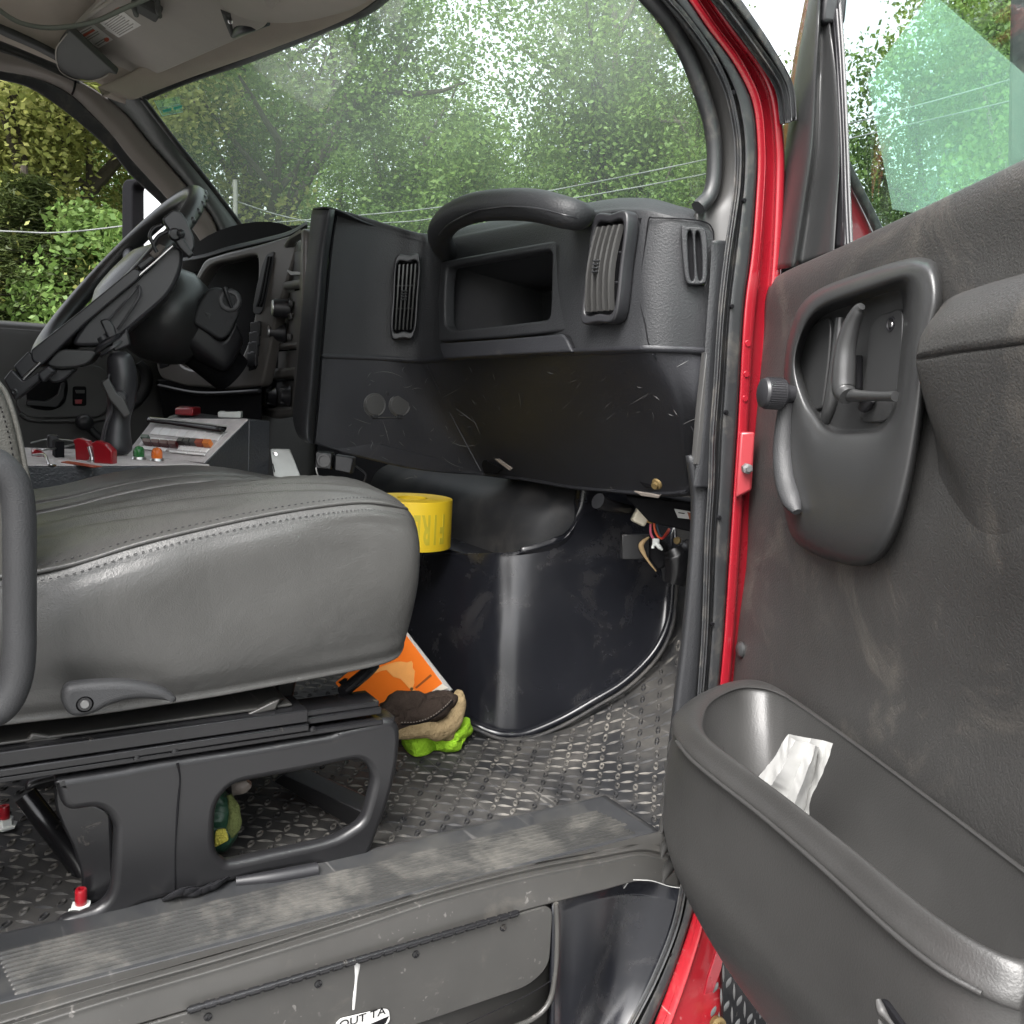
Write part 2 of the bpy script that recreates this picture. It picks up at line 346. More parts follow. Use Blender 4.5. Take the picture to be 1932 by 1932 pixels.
def pale_sheet_mat():  # pale sheet for the painted door-glass reflection and the sticker base
    m, nt, b = newmat('pale_reflection_and_sticker'); L = nt.links; out = nt.nodes['Material Output']; tr = N(nt, 'ShaderNodeBsdfTransparent'); tr.inputs[0].default_value = (.84, .98, .91, 1)
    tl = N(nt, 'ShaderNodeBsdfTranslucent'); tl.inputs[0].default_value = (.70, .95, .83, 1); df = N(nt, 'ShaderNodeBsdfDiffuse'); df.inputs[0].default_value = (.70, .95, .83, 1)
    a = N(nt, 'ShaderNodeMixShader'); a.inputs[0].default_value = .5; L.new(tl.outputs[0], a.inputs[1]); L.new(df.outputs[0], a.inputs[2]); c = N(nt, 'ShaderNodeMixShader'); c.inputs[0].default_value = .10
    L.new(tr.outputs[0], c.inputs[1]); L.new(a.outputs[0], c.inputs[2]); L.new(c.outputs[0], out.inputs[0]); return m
M['pale_sheet'] = pale_sheet_mat()
M['mirror'] = flat('mirror_silver', (.9, .9, .9), .02, 1)
# ------------------------------------------------------------------ truck cab shell
FZ = -.05; SZ = -.04
cab = thing('truck_cab', 'red fire truck cab with charcoal trim, rubber floor mat and open passenger doorway', 'truck cab', (0, 0, FZ))
WB = [V((-.752, .705, .905)), V((-.62, .86, .85)), V((-.32, 1.0, .82)), V((0, 1.05, .81)), V((.32, 1.02, .80)), V((.6, .93, .795)), V((.742, .834, .81))]
WT = [P(275, 180, x=-.66), P(360, 146, z=1.222), P(480, 105, z=1.25), P(640, 40, z=1.25), P(720, 0, z=1.25), V((.30, .675, 1.24)), V((.5, .62, 1.215)), V((.66, .53, 1.18))]
RE = [P(x, y, x=.742) for x, y in ((1320, 395), (1341, 372), (1350, 330), (1348, 260), (1330, 190), (1290, 90), (1225, 0))]+[V((.70, .62, 1.11)), V((.66, .53, 1.18))]
LE = [P(x, y, x=q) for x, y, q in ((482, 461, -.752), (404, 355, -.73), (334, 267, -.70), (274, 188, -.66))]
# windshield: a curved sheet, its border hidden by the seal
def wrow(f):
    a = cat(LE, 21)[int(round(f*20))]; b = cat(RE, 21)[int(round(f*20))]
    bt, tp = cat(WB, 15), cat(WT, 15); r = []
    for i in range(15):
        k = i/14; p = bt[i].lerp(tp[i], f); q = bt[0].lerp(tp[0], f).lerp(bt[-1].lerp(tp[-1], f), k); r.append(p+(a.lerp(b, k)-q)*.9+V((0, .03*math.sin(math.pi*f)*math.sin(math.pi*k), 0)))
    return r
ws = loft('windshield', [wrow(f) for f in (0, .2, .4, .6, .8, 1)], M['glass'], cab, nu=50, nv=30, th=0)
tube('windshield_seal', [LE[0]+V((.005, -.006, -.03))]+[p+V((.003, -.006, 0)) for p in LE], .0075, M['rubber'], cab, sq=(1, .6))
tube('windshield_seal', [p+V((0, -.006, -.004)) for p in WT], .010, M['rubber'], cab, n=8)
tube('windshield_seal', [p+V((.006, -.008, 0)) for p in RE], .010, M['rubber'], cab, n=8)
# headliner
def ln(y, z, w=.74): return [V((-w, y, z-.10)), V((-.6, y, z-.03)), V((-.3, y, z)), V((0, y, z+.005)), V((.3, y, z)), V((.6, y, z-.03)), V((w, y, z-.10))]
wt7 = cat(WT, 7)
loft('headliner', [[p+V((0, -.004, .03)) for p in wt7], [p+V((0, -.004, .004)) for p in wt7], [p+V((0, -.035, -.016)) for p in wt7], [p+V((0, -.10, -.002)) for p in wt7], ln(.40, 1.285), ln(.25, 1.33), ln(0, 1.37), ln(-.5, 1.38), ln(-1.2, 1.36)], M['liner'], cab, nu=50, nv=70, th=.02, toward=(0, 0, .5))
# driver side front pillar, seen from inside
LA = [(-60, 138), (0, 151), (53, 165), (105, 197), (158, 239), (211, 288), (246, 330), (306, 387), (352, 440), (385, 500)]
LB = [(-60, 123), (0, 134), (70, 148), (130, 176), (176, 218), (214, 258), (246, 299), (316, 376), (368, 440), (398, 492)]
LC = [(-60, 82), (0, 91), (70, 118), (141, 151), (195, 184), (236, 218), (281, 274), (352, 355), (400, 418), (418, 478)]
LD = [(-60, 60), (0, 82), (72, 110), (150, 148), (215, 176), (262, 214), (310, 275), (380, 358), (440, 428), (470, 470)]
loft('window_seal', [[P(x, y, x=-.815) for x, y in LA], [P(x, y, x=-.80) for x, y in LB]], M['rubber'], cab, nu=50, th=.03, straight=True)
loft('pillar_trim', [[P(x, y, x=-.80) for x, y in LB], [P(x+(x2-x)*.5, y+(y2-y)*.5, x=-.775) for (x, y), (x2, y2) in zip(LB, LC)], [P(x, y, x=-.765) for x, y in LC], [P(x+4, y-1, x=-.775) for x, y in LC]], M['taupe'], cab, nu=50, th=.006)
pe = cat(LE[::-1], 6); LCc = [P(x, y, x=-.772) for x, y in LC[4:]]
loft('pillar_cover', [LCc, [p.lerp(q, .12)+V((-.01, .0, 0)) for p, q in zip(LCc, pe)], [p.lerp(q, .35)+V((.02, -.012, 0)) for p, q in zip(LCc, pe)], [p.lerp(q, .7)+V((.018, -.012, 0)) for p, q in zip(LCc, pe)], pe], M['pillar'], cab, nu=40, nv=30, th=.005)
tube('trim_gap', [P(136, 178, x=-.79), P(140, 168, x=-.77), P(143, 152, x=-.757)], .0022, M['deep'], cab, n=6)
loft('roof_rail', [[P(-60, 86, x=-.757), P(0, 95, x=-.759), P(72, 122, x=-.762), P(150, 158, x=-.764)], [P(-60, 60, x=-.755), P(0, 82, x=-.757), P(72, 110, x=-.76), P(150, 146, x=-.762)], [P(-60, 20, x=-.70), P(0, 52, x=-.70), P(72, 86, x=-.70), P(150, 128, x=-.70)]], M['visor_dark'], cab, nu=20, th=.01)
# passenger side: pillar trim, weatherstrip, red jamb
SI = [(1255, 0), (1283, 30), (1330, 95), (1363, 160), (1379, 220), (1387, 281), (1385, 352), (1378, 404), (1367, 475), (1357, 563), (1351, 640), (1346, 720), (1338, 830), (1336, 914), (1330, 1015), (1325, 1183), (1318, 1294), (1306, 1450), (1295, 1590), (1287, 1659), (1269, 1750), (1227, 1853), (1170, 1960)]
SO = [(1295, -4), (1336, 56), (1381, 116), (1413, 176), (1424, 218), (1428, 264), (1429, 316), (1425, 387), (1418, 475), (1406, 563), (1400, 640), (1396, 720), (1391, 814), (1384, 921), (1377, 1030), (1366, 1200), (1356, 1310), (1342, 1460), (1328, 1610), (1316, 1692), (1298, 1755), (1265, 1850), (1215, 1965)]
def ext(L): return [(2*L[0][0]-L[2][0]-10, 2*L[0][1]-L[2][1]-8), ]+L
SI, SO = ext(SI), ext(SO); ti = .77
def bl(k, x): return [P(a+(c-a)*k, b+(d-b)*k, x=x) for (a, b), (c, d) in zip(SI, SO)]
loft('weatherstrip', [bl(-.03, .762), bl(.0, .772), bl(.13, .782), bl(.26, .776), bl(.33, .768), bl(.40, .768), bl(.47, .777), bl(.78, .780), bl(.93, .779), bl(1.0, .770)], M['rubber'], cab, nu=140, nv=40, th=.006)
for x, y in ((1384, 174), (1405, 378), (1382, 578), (1371, 778), (1358, 977), (1345, 1178), (1264, 1802)):
    lathe('drain_hole', P(x, y, x=.7805), (1, 0, 0), [(0, -.003), (.0028, -.003), (.0028, .0005), (0, .0005)], M['deep'], cab, n=10)
PL = [(1225-40, -45), (1225, 0), (1290, 90), (1328, 180), (1347, 255), (1350, 325), (1340, 374), (1318, 398), (1318, 430), (1325, 470)]
PR = [SI[0]]+[SI[1], SI[3], SI[4], SI[5], SI[6], SI[7], SI[8], SI[9], SI[10]]
loft('pillar_trim', [[P(x, y, x=.742) for x, y in PL], [P(a+(c-a)*.25, b+(d-b)*.25, x=.742) for (a, b), (c, d) in zip(PL, PR)], [P(a+(c-a)*.7, b+(d-b)*.7, x=.758) for (a, b), (c, d) in zip(PL, PR)], [P(x+2, y, x=.768) for x, y in PR]], M['trim'], cab, nu=60, nv=24, th=.006)
RR = [(1340, -20), (1355, 0), (1406, 74), (1452, 134), (1469, 176), (1477, 225), (1482, 300), (1480, 420), (1476, 520), (1470, 620), (1462, 720), (1455, 820), (1448, 920), (1440, 1020), (1430, 1150), (1420, 1280), (1405, 1420), (1392, 1560), (1380, 1660)]
def rr_(k, dx, y=0): 
    a_ = cat([V((q[0], q[1], 0)) for q in SO[:21]], 40); b_ = cat([V((q[0], q[1], 0)) for q in RR], 40)
    return [P(p.x+(q.x-p.x)*k-1, p.y+(q.y-p.y)*k, x=.776+dx) for p, q in zip(a_, b_)]
loft('door_jamb', [rr_(0, -.012), rr_(.04, .002), rr_(.3, .004), rr_(.36, -.004), rr_(.62, -.004), rr_(.70, .006), rr_(.95, .010), rr_(1.0, .0)], M['red'], cab, nu=90, nv=50, th=.01)
BK = [(1312, -25), (1330, -8), (1356, 20), (1408, 88), (1454, 150), (1468, 185), (1474, 235)]
BO = [(1380, -25), (1399, 0), (1420, 30), (1455, 83), (1487, 143), (1497, 175), (1500, 225)]
def bb(k, x): return [P(a+(c-a)*k, b+(d-b)*k, x=x) for (a, b), (c, d) in zip(BK, BO)]
loft('drip_moulding', [bb(0, .79), bb(.2, .80), bb(.35, .805), bb(.45, .797), bb(.6, .797), bb(.7, .808), bb(1, .81)], M['rubber'], cab, nu=40, nv=40, th=.008)
# wheel-side cowl panel seen through the door glass
cw = [P(x, y, x=.86) for x, y in ((1584, 296), (1605, 338), (1650, 432), (1690, 520), (1690, 700), (1600, 700))]
plate('cowl_panel', [rounded(cw, .02)], (1, 0, 0), .03, M['red'], cab, bev=.006)
tube('cowl_gasket', [P(1584, 290, x=.868), P(1608, 336, x=.868), P(1655, 430, x=.868), P(1680, 500, x=.868)], .006, M['rubber'], cab, n=8)
HL = [(1346, 455), (1346, 490), (1342, 560), (1335, 660), (1328, 780), (1318, 880), (1312, 920)]; HR = [(1371, 455), (1366, 490), (1357, 563), (1350, 660), (1341, 790), (1337, 880), (1335, 920)]
loft('hinge_pillar_trim', [[P(x, y, x=.772)+V((-.012, .05, 0)) for x, y in HL], [P(x, y, x=.766) for x, y in HL], [P(x+3, y, x=.766) for x, y in HR]], M['dash'], cab, nu=40, nv=12, th=.004)
# kick panel under the dash end
KL = [(1296, 860), (1306, 950), (1299, 1080), (1288, 1200), (1276, 1300), (1262, 1420), (1250, 1560)]
KR = [(1337, 870), (1334, 950), (1327, 1080), (1322, 1200), (1314, 1300), (1303, 1420), (1290, 1600)]
loft('kick_panel', [[P(x-3, y, x=.71) for x, y in KL], [P(x, y, x=.752) for x, y in KL], [P(a+(c-a)*.5, b+(d-b)*.5, x=.764) for (a, b), (c, d) in zip(KL, KR)], [P(x, y, x=.766) for x, y in KR], [P(x+3, y, x=.755) for x, y in KR]], M['dash'], cab, nu=40, nv=24, th=.006)
# floor with raised toe board
fl = [[V((x, y, z)) for x in (-.82, -.4, 0, .3, (.66 if y < .86 else .762))] for y, z in ((-1.25, FZ), (.3, FZ), (.82, FZ), (.85, FZ), (.88, FZ), (.93, FZ+.006), (.98, FZ+.016), (1.08, .015), (1.16, .07), (1.205, .13), (1.25, .24), (1.33, .55))]
loft('floor_mat', fl, M['mat'], cab, nu=30, nv=92, th=.02, straight=True, rstraight=True, toward=(.2, .2, 3))
FPY = [-2, .88, .93, .98, 1.08, 1.16, 1.205, 1.25]; FPZ = [0, 0, .006, .016, .065, .12, .18, .29]
# moulded studs of the mat: rings and lens bars in rows
vs_, fs_ = [], []
def stud(cx, cy, ang, ln_, wd, h, ring):
    b = len(vs_); n = 10; ca, sa = math.cos(ang), math.sin(ang)
    def pt(u, v, z): 
        y_ = cy+u*sa+v*ca; zz = float(np.interp(y_, FPY, FPZ))+FZ
        vs_.append((cx+u*ca-v*sa, y_, zz+z))
    if ring:
        for r, z in ((1.0, 0), (.86, h), (.66, h), (.5, .0002)):
            for k in range(n): f = 2*math.pi*k/n; pt(ln_*r*math.cos(f), wd*r*math.sin(f), z)
        for j in range(3):
            for k in range(n): l = (k+1) % n; fs_.append((b+j*n+k, b+j*n+l, b+(j+1)*n+l, b+(j+1)*n+k))
    else:
        m = 6
        for k in range(m+1):
            f = k/m*2-1; w = wd*(1-f*f)
            pt(f*ln_, -w, 0); pt(f*ln_, 0, h*(1-f*f)); pt(f*ln_, w, 0)
        for k in range(m):
            for q in (0, 1): i = b+k*3+q; fs_.append((i, i+1, i+4, i+3))
for i in range(-16, 32):
    for j in range(-24, 64):
        x = i*.0225; y = j*.0195
        if x > (.585 if y < .86 else .70) or x < -.35 or y > 1.19 or y < -.35: continue
        if y > .80 and x < .20: continue
        if y > .90 and x < .35: continue
        jx, jy = random.uniform(-.001, .001), random.uniform(-.001, .001)
        if (i+j) % 2 == 0: stud(x+jx, y+jy, 2.45+jx*80, .0092, .0042, .0026, True)
        else: stud(x+jx, y+jy, .95+jy*80, .0120, .0030, .0024, False)
link('tread_stud', mesh(vs_, fs_), M['stud'], cab, 60, kind='stuff')
# hinge of the opened door on the jamb
hexa('door_hinge', [P(1397, 815, x=.79), P(1424, 815, x=.80), P(1418, 925, x=.80), P(1388, 940, x=.79), P(1397, 815, x=.775), P(1424, 815, x=.785), P(1418, 925, x=.785), P(1388, 940, x=.775)], M['hinge_sky_tint'], cab, bw=.003)
lathe('hinge_bolt', P(1409, 884, x=.80), (1, -.5, 0), [(.007, -.003), (.007, .005), (.004, .006), (.004, .009), (0, .009)], M['steel_dull'], cab, n=6)
for y_ in (648, 706, 752): lathe('spot_weld', P(1412-(y_-640)*.05, y_, x=.7815), (1, -.2, 0), [(.005, -.002), (.004, .0003), (0, .0004)], M['red'], cab, n=10)
# sill plate with ribs
loft('sill_plate', [[V((x, y, z)) for y in (-.30, .0, .3, .6, .80, .87)] for x, z in ((.585, FZ-.004), (.59, SZ), (.62, SZ), (.66, SZ), (.712, SZ), (.718, SZ-.001))], M['sill'], cab, nu=30, nv=24, th=.012, straight=True, rstraight=True, toward=(.7, .3, 3))
for k in range(10):
    f = k/9; x = .634+.076*f; y0 = .048+.012*f; y1 = .822+.02*f-(.012 if k > 6 else 0)
    prof = [(-.0026, -.0005), (-.0014, .0030), (.0014, .0030), (.0026, -.0005)]
    loft('rib', [[V((x+dx, y0-.004, SZ-.001)), V((x+dx, y0, SZ+dz)), V((x+dx, (y0+y1)/2, SZ+dz)), V((x+dx, y1, SZ+dz)), V((x+dx, y1+.004, SZ-.001))] for dx, dz in prof], M['rib'], cab, nu=24, nv=4, th=0, straight=True, rstraight=True)
# side step panel
RA = [(-160, 1935), (15, 1888), (200, 1840), (430, 1781), (645, 1725), (830, 1676), (1000, 1632), (1130, 1603), (1205, 1588), (1250, 1596)]
RB = [(-160, 1975), (39, 1914), (215, 1862), (430, 1802), (645, 1736), (830, 1680), (1000, 1637), (1132, 1612), (1212, 1599), (1262, 1607)]
RC = [(-160, 2005), (56, 1934), (215, 1884), (430, 1822), (645, 1757), (830, 1697), (1000, 1653), (1132, 1627), (1215, 1612), (1276, 1630)]
RD = [(-160, 2060), (56, 1994), (215, 1946), (430, 1883), (645, 1820), (830, 1765), (985, 1719), (1132, 1681), (1215, 1662), (1287, 1680)]
def rx(L, x, dy=0): return [P(a, b+dy, x=x) for a, b in L]
def dn(L, z, dx=0): return [V((p.x+dx, p.y, z)) for p in L]
rb0 = rx(RB, .742); rc0 = rx(RC, .754); rd0 = rx(RD, .7615)
loft('step_panel', [[V((.716, p.y, SZ-.002)) for p in rx(RA, .716)], rb0, [p+V((.002, 0, -.004)) for p in rb0], [p.lerp(q, .5)+V((-.0035, 0, -.003)) for p, q in zip(rb0, rc0)], rc0, [p+V((.001, 0, -.006)) for p in rc0], [p.lerp(q, .6)+V((.0, 0, 0)) for p, q in zip(rc0, rd0)], rd0], M['step'], cab, nu=80, nv=60, th=.01)
yw = P(1048, 1700, x=.762).y
lowp = [P(-160, 2066, x=.762), P(330, 1917, x=.762), P(985, 1727, x=.762), P(1020, 1718, x=.762)]
a0, b0 = P(-160, 2064, x=.764), P(1044, 1706, x=.764)
acc = [a0, b0, V((.764, b0.y, -.16)), V((.764, b0.y-.03, -.178)), V((.764, a0.y, -.178))]
plate('access_panel', [rounded(acc, [.002, .018, .02, .02, .002])], (1, 0, 0), .006, M['step'], cab, bev=.0015)
tube('panel_seam', [P(880, 1932, x=.765), P(990, 1880, x=.765), P(1040, 1850, x=.765)], .0006, M['deep'], cab, n=5)
loft('step_riser', [[V((.752, -.3, -.05)), V((.752, b0.y+.01, -.05))], [V((.752, -.3, -.4)), V((.752, b0.y+.01, -.4))]], M['step'], cab, nu=4, nv=4, th=.01)
tube('hinge', [P(353, 1907, x=.768), P(660, 1815, x=.768), P(978, 1722, x=.768)], .0032, M['rail'], cab, n=8, straight=True)
for k in range(26):
    f = (k+.5)/26; p = P(353, 1907, x=.768).lerp(P(978, 1722, x=.768), f); d = (P(978, 1722, x=.768)-P(353, 1907, x=.768)).normalized()
    tube('hinge_knuckle', [p-d*.0055, p+d*.0055], .0042, M['rail'], cab, n=8, res=2, straight=True)
for x, y in ((392, 1918), (600, 1856), (784, 1800), (949, 1750)):
    lathe('screw', P(x, y, x=.764), (1, 0, 0), [(0, 0), (.0045, 0), (.0042, .0015), (.002, .0022), (.0017, .0012), (0, .0012)], M['rail'], cab, n=12)
# stepped well in front of the access panel
WT_ = [(1044, 1700), (1085, 1686), (1123, 1674), (1160, 1666), (1192, 1661), (1233, 1662), (1262, 1667), (1287, 1676)]
WR_ = [(1287, 1676), (1281, 1700), (1275, 1716), (1254, 1788), (1226, 1864), (1185, 1934), (1130, 2010)]
wr = []
for k in range(13):
    v = k/12; rp = cat([V((a, b, 0)) for a, b in WR_], 13)[k]; row = []
    for q in range(15):
        f = q/14; tp = cat([V((a, b, 0)) for a, b in WT_], 15)[q]
        px_ = 1044+(rp.x-1044)*f; py_ = tp.y+(rp.y-1676)*(1+.10*(1-f)); g = min(1, v*7)
        fold = .018*math.exp(-((f-.60)/.22)**2)+.010*(1-math.exp(-(f/.06)**2))*(1-f)
        row.append(P(px_, py_, x=.764-fold*g*(1 if f < .97 else .3)+.010*max(0, (f-.75)/.25)**1.5-.006*(1-g)))
    wr.append(row)
loft('step_well', wr, M['engine'], cab, nu=60, nv=60, th=.006)
tube('well_rim', [P(a+1, b, x=.772) for a, b in [(1284, 1645)]+WR_], .0028, M['engine'], cab, n=8, res=40)
tube('well_corner', [P(1049, 1704, x=.764), P(1051, 1760, x=.763), P(1048, 1830, x=.763), P(1036, 1890, x=.763), P(1000, 1925, x=.763), P(930, 1950, x=.763)], .0035, M['step'], cab, n=8, res=40)
tube('straw', [P(1177, 1676, x=.75), P(1186, 1664, x=.756), P(1195, 1657, x=.758)], .0007, M['paper'], cab, n=5); 
tube('straw', [P(1195, 1660, x=.765), P(1230, 1662, x=.766), P(1262, 1672, x=.767), P(1288, 1676, x=.772)], .0006, M['paper'], cab, n=5)
# sticker and drip on the access panel
so_ = P(725, 1893, x=.7655); u_ = (P(660, 1920, x=.7655)-P(725, 1893, x=.7655)).normalized()
sk = [P(x, y, x=.7655) for x, y in ((630, 1938), (640, 1922), (722, 1903), (733, 1904), (736, 1925), (690, 1975), (600, 1990))]
stk = plate('warning_sticker', [rounded(sk, .004, 3)], (1, 0, 0), .0008, M['paper'], cab, bev=0, lift=.0004)
text('lettering', 'OUT TA', P(684, 1921, x=.7662), P(720, 1909, x=.7662)-P(650, 1932, x=.7662), (0, 0, 1), .0135, M['deep'], stk, sx=1.15)
plate('printed_wedge', [[P(x, y, x=.7661) for x, y in ((690, 1936), (734, 1917), (728, 1930), (705, 1950))]], (1, 0, 0), .0006, M['deep'], stk, bev=0)
tube('paint_drip', [P(670, 1816, x=.7645), P(674, 1822, x=.7645), P(672, 1850, x=.7645), P(669, 1880, x=.7645), P(667, 1905, x=.7645)], [.0022, .0034, .0016, .0020, .0014], M['paper'], cab, n=8, sq=(1, .3), up=(1, 0, 0))
# rocker below the doorway
RO1 = [(1330, 1640), (1314, 1694), (1298, 1755), (1265, 1850), (1225, 1960), (1200, 2040)]
RO2 = [(1345, 1660), (1330, 1712), (1318, 1770), (1290, 1860), (1252, 1965), (1225, 2040)]
RO3 = [(1375, 1700), (1370, 1770), (1369, 1830), (1367, 1900), (1368, 1990), (1370, 2060)]
loft('rocker_panel', [rx(RO1, .775), rx(RO2, .795), rx([(a+6, b+2) for a, b in RO2], .792), rx([(a*.5+c*.5, b*.5+d*.5) for (a, b), (c, d) in zip(RO2, RO3)], .795), rx(RO3, .80), rx([(a+10, b) for a, b in RO3], .76)], M['red_dirty'], cab, nu=30, nv=50, th=.01)
plate('jamb_flange', [[P(x, y, x=.815) for x, y in ((1361, 1775), (1367, 1790), (1360, 1830), (1347, 1872), (1332, 1880), (1338, 1850), (1352, 1800))]], (1, -.2, 0), .004, M['red'], cab, bev=.001)
lathe('bolt', P(1352, 1930, x=.81), (1, -.3, .2), [(0, 0), (.011, 0), (.011, .008), (.006, .010), (.006, .016), (0, .016)], M['brass'], cab, n=12)
# engine cover beside the footwell
ENG = [(-.6, .80), (-.3, .815), (.02, .832), (.10, .837), (.165, .844), (.200, .854), (.230, .869), (.253, .892), (.269, .928), (.284, .985), (.305, 1.06), (.328, 1.15), (.34, 1.5)]
EB = [(640, 1262), (700, 1290), (790, 1325), (880, 1356), (930, 1376), (965, 1381), (1000, 1377), (1060, 1352), (1120, 1318), (1180, 1281), (1235, 1225), (1262, 1165), (1270, 1090)]
EM = [(640, 1150), (700, 1160), (788, 1180), (865, 1190), (925, 1197), (962, 1199), (995, 1196), (1058, 1180), (1120, 1165), (1180, 1145), (1235, 1120), (1262, 1090), (1272, 1040)]
ET = [(640, 1058), (700, 1055), (788, 1052), (862, 1052), (922, 1052), (958, 1051), (990, 1046), (1045, 1030), (1100, 1015), (1170, 1000), (1230, 990), (1260, 985), (1275, 980)]
def er(L, dy, dx=0): return [PC(x, y, [(a+dx, b) for a, b in ENG], dy) for x, y in L]
eb = er(EB, -.022, .030); em = er(EM, 0); et = er(ET, .022, -.030)
roll = [p+V((0, .006, .008)) if i < 8 else p+V((0, 0, .05)) for i, p in enumerate(et)]
roll2 = [V((p.x-(.01 if 4 < i < 8 else 0), p.y+.03, et[3].z+.012)) if i < 8 else p+V((0, .0, .10)) for i, p in enumerate(et)]
ledge = [V((p.x-(.03 if i > 4 else 0), 1.03, et[3].z+.012)) if i < 8 else p+V((0, 0, .20)) for i, p in enumerate(et)]
loft('engine_cover', [[p+V((0, 0, -.006)) for p in eb], eb, [p.lerp(q, .5) for p, q in zip(eb, em)], em, [p.lerp(q, .6) for p, q in zip(em, et)], et, roll, roll2, ledge], M['engine'], cab, nu=90, nv=60, th=.006)
loft('cover_hump', [[V((x, y, et[3].z+dz_)) for x, y in ((-.5, .915+q), (-.1, .915+q), (.05, .917+q), (.15, .922+q), (.205, .940+q), (.232, .972+q*.8), (.250, 1.022+q*.5), (.272, 1.10+q*.4), (.295, 1.22))] for q, dz_ in ((0, -.02), (.010, .02), (.03, .10), (.10, .15), (.22, .30))], M['hump'], cab, nu=30, nv=30, th=.006)
fb = [p+V((.006, -.008, .002)) for p in er([(x+2, y+3) for x, y in EB], -.030, .034)]
tube('cover_flange', fb, .0065, M['engine'], cab, n=8, res=80, sq=(1, .6))
tube('cover_flange', [p+V((.010, -.006, 0)) for p in er([(x+5, y+11) for x, y in EB], -.044, .040)], .004, M['mat'], cab, n=8, res=80)
# bulkheads, rear shell
box('firewall', (1.56, .03, 1.1), Matrix.Translation((0, 1.36, .15)), M['deep'], cab, bw=0)
box('side_wall', (.02, .6, 1.0), Matrix.Translation((-.80, 1.2, .30)), M['deep'], cab, bw=0)
box('side_wall', (.02, .52, 1.0), Matrix.Translation((.756, 1.145, .285)), M['deep'], cab, bw=0)
box('rear_wall', (1.62, .04, 1.5), Matrix.Translation((0, -1.27, .65)), M['visor_dark'], cab)
box('rear_door', (.06, .95, .95), Matrix.Translation((.80, -.72, .2)), M['red'], cab, bw=.02)
box('rear_door', (.06, 1.15, .78), Matrix.Translation((-.82, -.6, .27)), M['red'], cab, bw=.02)
box('door_post', (.07, .12, 1.40), Matrix.Translation((.79, -.21, .66)), M['trim'], cab, bw=.02)
box('door_post', (.07, .12, 1.40), Matrix.Translation((-.80, -.12, .60)), M['trim'], cab, bw=.02)
hexa('roof_skin', [V((-.76, .50, 1.34)), V((.76, .50, 1.34)), V((.80, -1.25, 1.44)), V((-.80, -1.25, 1.44)), V((-.70, .50, 1.38)), V((.70, .50, 1.38)), V((.74, -1.25, 1.48)), V((-.74, -1.25, 1.48))], M['red'], cab, bw=.02)
box('fender', (.5, 1.1, .5), Matrix.Translation((.62, 1.95, .25)), M['red'], cab, bw=.1, seg=4)
hexa('hood', [V((-.7, 1.40, .60)), V((.7, 1.40, .60)), V((.5, 2.5, .42)), V((-.5, 2.5, .42)), V((-.7, 1.40, .2)), V((.7, 1.40, .2)), V((.5, 2.5, 0)), V((-.5, 2.5, 0))], M['red'], cab, bw=.05, seg=4)
box('underbody', (1.3, 3.6, .25), Matrix.Translation((0, .6, -.30)), M['deep'], cab, bw=.01)
# diamond plate kick panel below the hinge
kpn = [(1362, 1772), (1400, 1760), (1500, 1890), (1520, 2010), (1366, 2010)]
plate('tread_panel', [[P(x, y, x=.812) for x, y in kpn]], (1, 0, 0), .006, M['rail'], cab, bev=.001)
vs_, fs_ = [], []; ko_ = P(1366, 1900, x=.8122)
for i in range(0, 14):
    for j in range(-8, 9):
        cy, cz = ko_.y-.02+i*.0125, ko_.z+j*.036+(.018 if i % 2 else 0); ln_, wd_ = (.0145, .0022) if i % 2 else (.0085, .0050); b_ = len(vs_); m = 6; tl = .12 if i % 2 else -.5
        for k in range(m+1):
            f = k/m*2-1; w = wd_*(1-f*f)
            for s_, h_ in ((-1, 0), (0, .0022*(1-f*f)), (1, 0)):
                yy, zz = s_*w, f*ln_; vs_.append((.8122+h_, cy+yy*math.cos(tl)-zz*math.sin(tl), cz+yy*math.sin(tl)+zz*math.cos(tl)))
        for k in range(m):
            for q in (0, 1): n_ = b_+k*3+q; fs_.append((n_, n_+1, n_+4, n_+3))
link('tread_bar', mesh(vs_, fs_), M['steel_dull'], cab, 60, kind='stuff')
# running board under the doorway: diamond plate
rbd = thing('running_board', 'grey diamond plate step with raised bars, below the red rocker and open door', 'running board', (1.0, .3, -.5))
box('tread_plate', (.36, 1.9, .012), Matrix.Translation((1.0, .3, -.50)), M['rubber'], rbd, bw=.002)
box('edge_flange', (.012, 1.9, .07), Matrix.Translation((1.176, .3, -.535)), M['rubber'], rbd, bw=.002)
vs_, fs_ = [], []; FZs = FZ; FZ = -.494; FPZ = [0]*8
for i in range(8):
    for j in range(-6, 56):
        x = .84+i*.040; y = j*.023
        if (i+j) % 2 == 0: stud(x, y, 1.35, .017, .0030, .004, False)
        else: stud(x+.004, y, .9, .008, .005, .004, True)
FZ = FZs
link('tread_bar', mesh(vs_, fs_), M['steel_dull'] if 'steel_dull' in M else M['rubber'], rbd, 60, kind='stuff')
